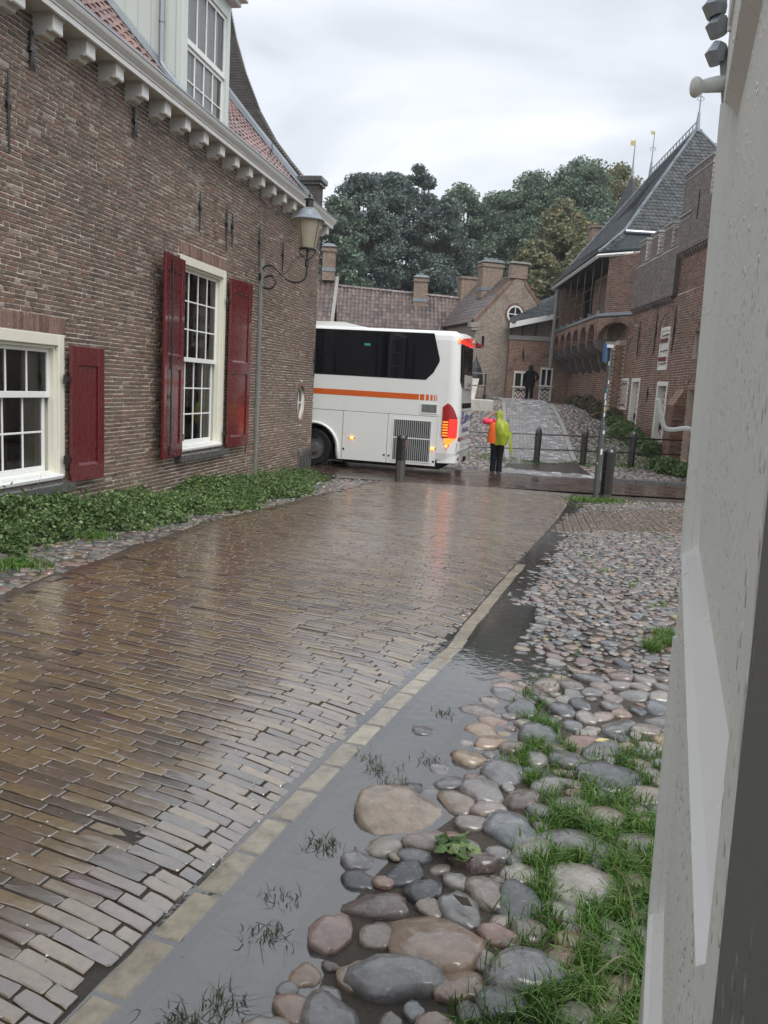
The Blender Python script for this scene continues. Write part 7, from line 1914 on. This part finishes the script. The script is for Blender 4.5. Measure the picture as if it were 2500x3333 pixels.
# ------------------------------------------------------------------ bollards, fence, sign pole
def bollard(u, v, h, r0, label, rz=0.2, split=.5):
    p = gnd(u, v); b = empty('bollard', (p[0], p[1], float(g(p[1])) - .02), rz, label, 'bollard', 'wooden bollards at the cross street')
    part('foot', M['wood_grey'], b, lambda m: m.lathe([(r0 * .93, -.2), (r0 * .93, .0), (r0 * .97, h * split)], 8), smooth=False)
    part('shaft', M['wood_tar'], b, lambda m: m.lathe([(r0 * .97, h * split), (r0 * 1.03, h - r0 * .95)], 8))
    part('cap', M['iron_black'], b, lambda m: m.lathe([(r0 * 1.08, h - r0 * .98), (r0 * 1.08, h - r0 * .85), (r0 * 1.02, h - r0 * .6), (r0 * .82, h - r0 * .28), (r0 * .5, h - r0 * .07), (0.01, h)], 16), smooth=40)
    return b
bollard(1300, 1567, 1.16, .125, 'tarred wooden bollard with a mossy grey foot, in front of the coach grille', .1, .46)
bollard(1969, 1626, 1.20, .14, 'black tarred wooden bollard in grass beside the stickered sign pole', .25, .12)
f1, f2, f3 = gnd(1745, 1510), gnd(1895, 1515), gnd(2052, 1520)
fd = (f3 - f1); fd[2] = 0; fd /= np.linalg.norm(fd)
fence = empty('post_and_rail_fence', (f1[0], f1[1], 0), math.atan2(fd[1], fd[0]), 'black post and rail fence across the foot of the ramp', 'fence')
L2, L3 = np.linalg.norm((f2 - f1)[:2]), np.linalg.norm((f3 - f1)[:2])
for k, x in enumerate((-2.6, 0, L2, L3)):
    zg = float(g(f1[1] + fd[1] * x))
    po = part('post', M['wood_tar'], fence, lambda m: m.lathe([(.105, zg - .3), (.11, zg + .4), (.118, zg + 1.02), (.10, zg + 1.10), (.055, zg + 1.17), (.005, zg + 1.20)], 8, x, 0))
for z in (.98, .50): part('rail', M['iron_black'], fence, lambda m: m.tube([(-4.2, 0, z), (L3 + 1.75, 0, z + .05)], .026, 8))
pp = gnd(1937, 1626)
pole = empty('sign_pole', (pp[0], pp[1], float(g(pp[1]))), 0, 'thin grey sign pole covered in stickers with a small blue plate on top', 'pole')
part('sleeve', M['post_grey'], pole, lambda m: (m.lathe([(.062, -.2), (.062, 1.68), (.05, 1.74)], 8), m.tube([(0, 0, 1.70), (0, 0, 1.80)], .05, 8)))
part('tube', M['post_grey'], pole, lambda m: m.tube([(0, 0, 1.7), (.02, 0, 3.42)], .038, 10))
part('bracket', M['chrome'], pole, lambda m: (m.box(-.12, .06, -.045, .045, 3.36, 3.43),))
part('blue_plate', M['sign_blue'], pole, lambda m: m.bbox(-.135, -.115, -.16, .06, 3.05, 3.44, .004)); part('grey_plate', M['post_grey'], pole, lambda m: m.bbox(-.10, .05, .02, .035, 3.02, 3.42, .003))
for z, h, c, r0 in ((1.48, .08, 'sticker_white', .065), (1.86, .09, 'sticker_white', .041), (1.98, .10, 'sticker_yellow', .042), (2.12, .10, 'sticker_white', .041), (2.24, .14, 'sticker_white', .041), (2.42, .05, 'sign_green', .041), (2.58, .08, 'sticker_white', .041), (2.78, .10, 'post_grey', .042), (2.98, .09, 'sticker_white', .041), (1.02, .13, 'sticker_white', .065), (.80, .05, 'sticker_yellow', .065)):
    a0 = random.uniform(-2.9, -1.3); n = 6
    V = [(r0 * math.cos(a0 + 0.75 * k / n) + .02 * (z - 1.7) / 1.7 * (z > 1.7), r0 * math.sin(a0 + 0.75 * k / n), z + j * h) for j in (0, 1) for k in range(n + 1)]
    part('sticker', M[c], pole, lambda m: m.add(V, [(k, k + 1, n + 2 + k, n + 1 + k) for k in range(n)]))
# ------------------------------------------------------------------ quay with railing beside the coach
qs = gnd(1600, 1322); q0_ = np.array([qs[0] - .1, qs[1], 0]); zq = float(g(qs[1]))
slab = part('quay_slab', M['stone_pale'], None, lambda m: m.bbox(-3.4, .05, -1.3, .1, -.4, .30, .03)); slab.location = (q0_[0], q0_[1] - .3, zq); slab.rotation_euler = (0, 0, R(-3))
tag(slab, 'pale stone slab at the edge of the quay, right of the coach', 'slab')
rp = q0_ + np.array([-.32, -.35, zq + .3])
rail = empty('quay_railing', tuple(rp), R(6), 'black iron railing standing on the pale quay slab', 'railing')
for x in (0, -1.6, -3.0): part('baluster', M['iron_black'], rail, lambda m: (m.tube([(x, 0, 0), (x, 0, 1.22)], .038, 8), m.lathe([(.09, 0), (.09, .2), (.05, .28)], 8, x, 0)))
for z in (.62, 1.18): part('rail', M['iron_black'], rail, lambda m: m.tube([(.06, -.02, z), (-3.2, -.02, z)], .032, 8))
um = empty('folded_parasol', tuple(rp + np.array([-.42, .75, -.3])), 0, 'folded black parasol behind the quay railing', 'parasol')
part('cover', M['canvas_black'], um, lambda m: m.lathe([(.28 + .0, .95), (.40, 1.0), (.36, 1.35), (.25, 1.75), (.10, 2.05), (.05, 2.15)], 9)); part('pole', M['iron_black'], um, lambda m: m.tube([(0, 0, .3), (0, 0, 2.28)], .03, 8)); part('foot', M['stone_dark'], um, lambda m: m.box(-.3, .3, -.3, .3, .0, .31))
wp_ = part('white_pillar', M['hatch_white'], None, lambda m: m.extrude([(-.28, .0), (.06, .0), (.22, .95), (-.30, .95)], 1, -.12, .12)); wp_.location = tuple(rp + np.array([-.50, .25, .0])); tag(wp_, 'short white tapering pillar behind the quay railing', 'pillar')

# ------------------------------------------------------------------ people
def skinned(name, mat, parent, J, E_, Rr, root=0, lv=2):
    me = bpy.data.meshes.new(name); me.from_pydata([tuple(j) for j in J], E_, []); me.materials.append(mat)
    o = bpy.data.objects.new(name, me); COL.objects.link(o); o.parent = parent
    md = o.modifiers.new('Skin', 'SKIN'); md.use_smooth_shade = True
    if not me.skin_vertices: bpy.context.view_layer.update()
    for i, r_ in enumerate(Rr):
        sv = me.skin_vertices[0].data[i]; sv.radius = (r_, r_) if np.isscalar(r_) else r_; sv.use_root = (i == root)
    ss_ = o.modifiers.new('Sub', 'SUBSURF'); ss_.levels = lv; ss_.render_levels = lv
    return o
def hand(J, E_, Rr, wrist, d, side_, curl):
    """palm and five fingers growing from joint index wrist along d"""
    d = np.array(d, float) / np.linalg.norm(d); s = np.array(side_, float) / np.linalg.norm(side_); c = np.array(curl, float) / np.linalg.norm(curl); w = np.array(J[wrist])
    J.append(w + d * .055); Rr.append((.036, .018)); E_.append((wrist, len(J) - 1)); palm = len(J) - 1
    for k, (o_, ln) in enumerate(((-.028, .062), (-.009, .072), (.010, .070), (.028, .055))):
        b = w + d * .085 + s * o_
        J.append(b); Rr.append(.010); E_.append((palm, len(J) - 1)); J.append(b + (d * .8 + c * .35) * ln * .6); Rr.append(.009); E_.append((len(J) - 2, len(J) - 1)); J.append(b + (d * .6 + c * .7) * ln); Rr.append(.007); E_.append((len(J) - 2, len(J) - 1))
    J.append(w + d * .03 + s * -.045 + c * .01); Rr.append(.011); E_.append((wrist, len(J) - 1)); J.append(w + d * .065 + s * -.062 + c * .03); Rr.append(.009); E_.append((len(J) - 2, len(J) - 1))
def cloth(m, rings, n=20, wr=.012, seed=0):
    """garment: list of (z, cx, cy, rx, ry)"""
    r_ = random.Random(seed); ph = [r_.uniform(0, 6.28) for _ in range(6)]
    V = []
    for z, cx, cy, rx, ry in rings:
        for k in range(n):
            a = 2 * PI * k / n; w = 1 + wr / max(rx, .05) * (math.sin(3 * a + ph[0] + z * 4) + .7 * math.sin(5 * a + ph[1] - z * 9) + .5 * math.sin(7 * a + z * 17 + ph[2]))
            V.append((cx + rx * w * math.cos(a), cy + ry * w * math.sin(a), z + .008 * math.sin(4 * a + ph[3])))
    Fq = [(i * n + k, i * n + (k + 1) % n, (i + 1) * n + (k + 1) % n, (i + 1) * n + k) for i in range(len(rings) - 1) for k in range(n)]
    Fq.append(tuple((len(rings) - 1) * n + k for k in range(n)))
    m.add(V, Fq)
gpn = gnd(1612, 1540)
person = empty('person', (gpn[0], gpn[1], 0.004), R(-8), 'person in lime green rain cape and orange vest, hand raised to the hood', 'person')
J = [(0, 0, .93), (0, -.01, 1.12), (.0, -.02, 1.33), (0, .0, 1.47), (0, .015, 1.54), (0, .03, 1.65), (0, .03, 1.73)]
Rr = [(.15, .11), (.15, .11), (.17, .11), .06, .058, .088, .06]
E_ = [(0, 1), (1, 2), (2, 3), (3, 4), (4, 5), (5, 6)]
def chain(start, pts, rad):
    k = start
    for p, r_ in zip(pts, rad):
        J.append(p); Rr.append(r_); E_.append((k, len(J) - 1)); k = len(J) - 1
    return k
chain(0, [(-.10, 0, .86), (-.09, .02, .50), (-.075, -.03, .10), (-.08, .0, .05), (-.09, .13, .035)], [.10, .065, .045, .045, .032])
chain(0, [(.10, 0, .86), (.085, -.02, .50), (.07, .0, .10), (.07, .03, .05), (.08, .16, .035)], [.10, .065, .045, .045, .032])
k = chain(2, [(-.20, -.01, 1.40), (-.34, -.02, 1.43), (-.43, .0, 1.44), (-.30, .02, 1.58), (-.20, .03, 1.67)], [.065, .055, .045, .036, .028])
hand(J, E_, Rr, k, (.8, .02, .55), (0, 1, .1), (.4, .1, -.6))
k = chain(2, [(.20, -.01, 1.40), (.26, .02, 1.16), (.24, .14, .98)], [.065, .048, .03]); hand(J, E_, Rr, k, (-.1, .4, -.9), (1, 0, 0), (0, 1, 0))
skinned('body', M['skin'], person, J, E_, Rr)
for s_ in (-1, 1):
    part('trouser_leg', M['trousers_navy'], person, lambda m: cloth(m, [(.05, s_ * .085, -.01, .085, .09), (.25, s_ * .085, -.01, .08, .085), (.5, s_ * .09, .0, .085, .09), (.75, s_ * .095, .0, .105, .115), (.95, s_ * .085, 0, .12, .13), (1.0, s_ * .08, 0, .10, .12)], 14, .006, 3 + s_), smooth=True)
    part('shoe', M['shoe_black'], person, lambda m: m.add([(s_ * .085 + x, y, z) for x, y, z in [(-.05, -.10, 0), (.05, -.10, 0), (.055, .1, 0), (.03, .18, 0), (-.03, .18, 0), (-.055, .1, 0), (-.045, -.09, .08), (.045, -.09, .08), (.045, .08, .07), (.02, .15, .045), (-.02, .15, .045), (-.045, .08, .07)]], [(5, 4, 3, 2, 1, 0), (6, 7, 8, 9, 10, 11)] + [(k_, (k_ + 1) % 6, 6 + (k_ + 1) % 6, 6 + k_) for k_ in range(6)]))
part('vest', M['vest_orange'], person, lambda m: cloth(m, [(.84, -.10, .02, .20, .15), (1.0, -.09, .02, .21, .16), (1.2, -.08, .01, .21, .16), (1.38, -.06, .0, .20, .14), (1.46, -.03, 0, .12, .10)], 18, .008, 9), smooth=True)
part('sleeve', M['shirt_pink'], person, lambda m: m.tube([(-.16, -.01, 1.42), (-.27, -.015, 1.43), (-.37, -.015, 1.43), (-.46, .0, 1.44)], [.085, .088, .085, .066], 12), smooth=True)
part('collar', M['shirt_pink'], person, lambda m: m.tube([(-.10, -.03, 1.49), (-.12, -.04, 1.44)], .07, 10), smooth=True)
part('rain_cape', M['coat_green'], person, lambda m: cloth(m, [(.80, .055, -.02, .20, .15), (.86, .065, -.03, .205, .155), (.95, .075, -.035, .205, .165), (1.05, .085, -.045, .21, .175), (1.10, .09, -.05, .225, .185), (1.13, .085, -.055, .21, .18), (1.24, .075, -.05, .205, .175), (1.34, .06, -.04, .20, .16), (1.41, .04, -.03, .185, .135), (1.455, .02, -.015, .15, .115), (1.49, .005, .0, .10, .095), (1.53, -.005, .01, .082, .092), (1.59, -.01, .015, .09, .105), (1.66, -.01, .02, .092, .108), (1.71, -.01, .02, .078, .092), (1.745, -.01, .02, .045, .055), (1.76, -.01, .02, .01, .01)], 40, .017, 4), smooth=True)
part('cape_tail', M['coat_green'], person, lambda m: m.add([(.28, -.10, 1.20), (.36, -.08, 1.18), (.40, -.10, .85), (.44, -.09, .62), (.36, -.10, .62), (.32, -.12, .86), (.28, -.06, 1.20), (.36, -.05, 1.18), (.40, -.06, .85), (.44, -.06, .62), (.36, -.06, .62), (.32, -.07, .86)], [(0, 1, 2, 5), (5, 2, 3, 4), (11, 8, 7, 6), (10, 9, 8, 11), (1, 7, 8, 2), (2, 8, 9, 3), (3, 9, 10, 4), (4, 10, 11, 5), (5, 11, 6, 0), (0, 6, 7, 1)]))
mp = at_depth(1720, 1307, 43.0); zg = float(g(43.0)) + .03
man = empty('person', (mp[0], mp[1], zg), R(6), 'man in a black hooded coat and black trousers walking away up the ramp', 'person')
J = [(0, 0, .95), (0, 0, 1.15), (0, 0, 1.38), (0, 0, 1.50), (0, .01, 1.57), (0, .02, 1.68), (0, .02, 1.77)]
Rr = [(.15, .12), (.16, .12), (.18, .12), .06, .06, .09, .06]; E_ = [(0, 1), (1, 2), (2, 3), (3, 4), (4, 5), (5, 6)]
chain(0, [(-.11, 0, .88), (-.11, .06, .50), (-.11, .04, .10), (-.11, .08, .05), (-.12, .20, .035)], [.10, .066, .046, .046, .032])
chain(0, [(.11, 0, .88), (.11, -.02, .50), (.12, -.12, .14), (.12, -.10, .08), (.13, -.0, .04)], [.10, .066, .046, .046, .032])
k = chain(2, [(-.21, 0, 1.44), (-.29, -.02, 1.18), (-.27, .08, .95)], [.07, .055, .035]); hand(J, E_, Rr, k, (0, .2, -1), (1, 0, 0), (0, 1, 0))
k = chain(2, [(.21, 0, 1.44), (.40, -.03, 1.22), (.34, .10, 1.02)], [.07, .055, .035]); hand(J, E_, Rr, k, (-.5, .3, -.8), (1, 0, 0), (0, 1, 0))
skinned('body', M['coat_black'], man, J, E_, Rr)
part('coat', M['coat_black'], man, lambda m: cloth(m, [(.62, 0, 0, .24, .18), (.85, 0, 0, .245, .19), (1.1, 0, 0, .25, .18), (1.3, 0, 0, .26, .17), (1.44, 0, 0, .22, .14), (1.52, 0, 0, .12, .11), (1.6, 0, .01, .12, .13), (1.7, 0, .02, .125, .135), (1.78, 0, .02, .09, .1), (1.81, 0, .02, .02, .02)], 20, .012, 6), smooth=True)
part('sleeve', M['coat_black'], man, lambda m: m.tube([(.17, 0, 1.45), (.30, -.02, 1.35), (.41, -.03, 1.22), (.36, .06, 1.06)], [.09, .085, .075, .058], 10), smooth=True)
part('sleeve', M['coat_black'], man, lambda m: m.tube([(-.17, 0, 1.45), (-.26, 0, 1.32), (-.30, -.02, 1.18), (-.28, .06, 1.0)], [.09, .085, .075, .058], 10), smooth=True)
for s_ in (-1, 1):
    part('trouser_leg', M['coat_black'], man, lambda m: cloth(m, [(.06, s_ * .115, .03 if s_ < 0 else -.11, .085, .09), (.5, s_ * .11, .04 if s_ < 0 else -.02, .09, .095), (.88, s_ * .10, 0, .12, .13)], 14, .006, 8 + s_), smooth=True)
part('shoe', M['shoe_white'], man, lambda m: m.bbox(.07, .17, -.18, .10, .0, .07, .02)); part('shoe', M['shoe_black'], man, lambda m: m.bbox(-.17, -.07, -.04, .22, .0, .08, .02))

# ------------------------------------------------------------------ grey door leaf beside the camera
LF = at_depth(2238, 1600, 1.6); LYAW = R(19.4)
lx = np.array([-math.sin(LYAW), -math.cos(LYAW), 0])
LW = frame((LF[0], LF[1], 0), lx)                # X from the far edge towards the camera, Y points right (into the leaf)
leaf = empty('open_shutter', (LF[0], LF[1], 0), math.atan2(lx[1], lx[0]), 'tall grey-green panelled shutter standing open, wet with rain, close at the right', 'shutter')
_t = R(1.5)                                     # the leaf hangs a little out of plumb
leaf.matrix_world = Matrix((LW @ np.array([[1, 0, 0, 0], [0, math.cos(_t), -math.sin(_t), 2.1 * math.sin(_t)], [0, math.sin(_t), math.cos(_t), 0], [0, 0, 0, 1]])).tolist())
leafL = inv_pt(LW, on_plane(2420, 2640, LW[:3, 3], LW[:3, 1]))[0]
Zb, Zt_ = .70, 3.75
wm, we = M['paint_shutter_wet'], M['paint_shutter_edge']
SW = .085
zA, zB, zC = 1.955, 1.80, 1.20          # bottom of the upper panel, top and bottom of the lower panel
zD = 2.78
part('stile', wm, leaf, lambda m: (m.bbox(0, SW, 0, .045, Zb, Zt_, .004),)); part('stile', wm, leaf, lambda m: (m.bbox(leafL - .09, leafL, 0, .045, Zb, Zt_, .004),))
for a, b in ((Zb, zC), (zB, zA), (zD, zD + .12), (3.6, Zt_)): part('rail', wm, leaf, lambda m: m.bbox(SW - .001, leafL - .089, .0008, .044, a, b, .002))
RC_ = .024
for a, b in ((zC, zB), (zA, zD), (zD + .12, 3.6)):
    part('panel', wm, leaf, lambda m: m.box(SW, leafL - .09, RC_, .040, a, b))
    part('moulding', we, leaf, lambda m: m.extrude([(SW, .001), (SW + .006, -.006), (SW + .013, -.002), (SW + .020, .010), (SW + .030, .014), (SW + .034, RC_), (SW, RC_)], 2, a, b))
    part('moulding', we, leaf, lambda m: m.extrude([(leafL - .09, .001), (leafL - .09 - .03, RC_), (leafL - .09, RC_)], 2, a, b))
    part('bead', M['paint_white'], leaf, lambda m: m.extrude([(.0012, a), (-.004, a + .008), (.004, a + .014), (RC_, a + .036), (RC_, a)], 0, SW + .001, leafL - .091))
    part('bead', M['paint_white'], leaf, lambda m: m.extrude([(.0012, b), (RC_, b - .03), (RC_, b)], 0, SW + .001, leafL - .091))
part('bottom_board', M['paint_white'], leaf, lambda m: m.bbox(.012, .30, -.004, .002, Zb, zC - .03, .0015))
for z in np.arange(.95, 3.6, .155):
    if random.random() < .75: part('raindrop', we, leaf, lambda m: m.lathe([(.001, z - .006), (.004, z - .003), (.0045, z), (.002, z + .005)], 8, -.001, .01 + random.uniform(0, .02)))
part('jamb', M['paint_jamb_grey'], leaf, lambda m: (m.bbox(leafL + .003, leafL + .10, -.006, .12, .5, 1.72, .004), m.bbox(leafL + .003, leafL + .13, -.004, .12, 1.725, 3.9, .004), m.bbox(leafL + .103, leafL + .5, .004, .12, .5, 1.72, .004)))
part('hinge_post', M['paint_jamb_grey'], leaf, lambda m: m.box(leafL - .1, leafL + .5, .13, .24, .4, 3.9))
P_ = lambda u, v, Y=1.58: inv_pt(LW, at_depth(u, v, Y))
part('stay_hook', we, leaf, lambda m: m.tube(smooth_line([P_(2236, 1625), P_(2250, 1510), P_(2262, 1415), P_(2240, 1393), P_(2195, 1396), P_(2168, 1388), P_(2158, 1350), P_(2149, 1293)], 5), [.0048] * 36, 8), smooth=True)
part('handle_knob', we, leaf, lambda m: m.tube([P_(2395, 268), P_(2360, 270), P_(2335, 273), P_(2322, 275), P_(2312, 276), P_(2300, 277), P_(2290, 278), P_(2285, 278)], [.015, .014, .0125, .011, .016, .0185, .015, .004], 12), smooth=True)
for (u, v, s_) in ((2375, 170, 1.0), (2380, 80, 1.0), (2375, 15, 1.1)): part('hinge_knuckle', M['zinc'], leaf, lambda m: m.tube([P_(u + 10, v - 30), P_(u - 5, v), P_(u, v + 32)], [.014 * s_, .020 * s_, .015 * s_], 8))
part('bolt_plate', M['zinc'], leaf, lambda m: m.tube([P_(2400, 330), P_(2398, 160)], .010, 6))
part('eye_hook', M['paint_white'], leaf, lambda m: m.tube(smooth_line([P_(2120, 3185, 1.5), P_(2095, 3178, 1.5), P_(2078, 3168, 1.5)], 3), .0045, 8))

# beads of rain on the leaf
r_ = np.random.default_rng(5); DV = Piece([(math.cos(2 * PI * k / 6), 0, math.sin(2 * PI * k / 6) * 1.25) for k in range(6)] + [(.55 * math.cos(2 * PI * k / 6), -.55, .55 * math.sin(2 * PI * k / 6) * 1.25 - .1) for k in range(6)] + [(0, -.72, -.1)],
     [(k, (k + 1) % 6, 6 + (k + 1) % 6, 6 + k) for k in range(6)] + [(6 + k, 6 + (k + 1) % 6, 12) for k in range(6)])
its = []
for _ in range(3400):
    x, z = r_.uniform(.01, leafL - .02), r_.uniform(.8, 3.4)
    if SW - .005 < x < SW + .04 or abs(x - leafL + .1) < .03: continue
    inp = SW + .04 < x < leafL - .125 and any(a + .05 < z < b - .04 for a, b in ((zC, zB), (zA, zD), (zD + .12, 3.6)))
    onr = x < SW or x > leafL - .088 or any(a + .01 < z < b - .01 for a, b in ((Zb, zC), (zB, zA), (zD, zD + .12)))
    if not (inp or onr): continue
    s_ = min(.0042, .0010 + .0009 * r_.exponential()); its.append((0, TRS(x, RC_ + .0002 if inp else .0006, z, 0, s_ * r_.uniform(.8, 1.3), s_ * .55, s_)))
lay(leaf, 'rain_bead', 'rain_beads', [DV], its, M['rain_drop'], keep=0, smooth=True, world_of=LW)

# ------------------------------------------------------------------ rain haze
hz, nt, o_ = newmat('rain_haze')
pv = nd(nt, 'ShaderNodeVolumePrincipled'); pv.inputs['Color'].default_value = (0.96, 0.97, 0.98, 1); pv.inputs['Density'].default_value = 0.0006; pv.inputs['Anisotropy'].default_value = 0.2
nt.links.new(pv.outputs[0], o_.inputs['Volume'])
hb_ = part('haze', hz, None, lambda m: m.box(-420, 520, -140, 940, -2.5, 34)); tag(hb_, 'thin rain haze hanging over the street', kind='stuff')
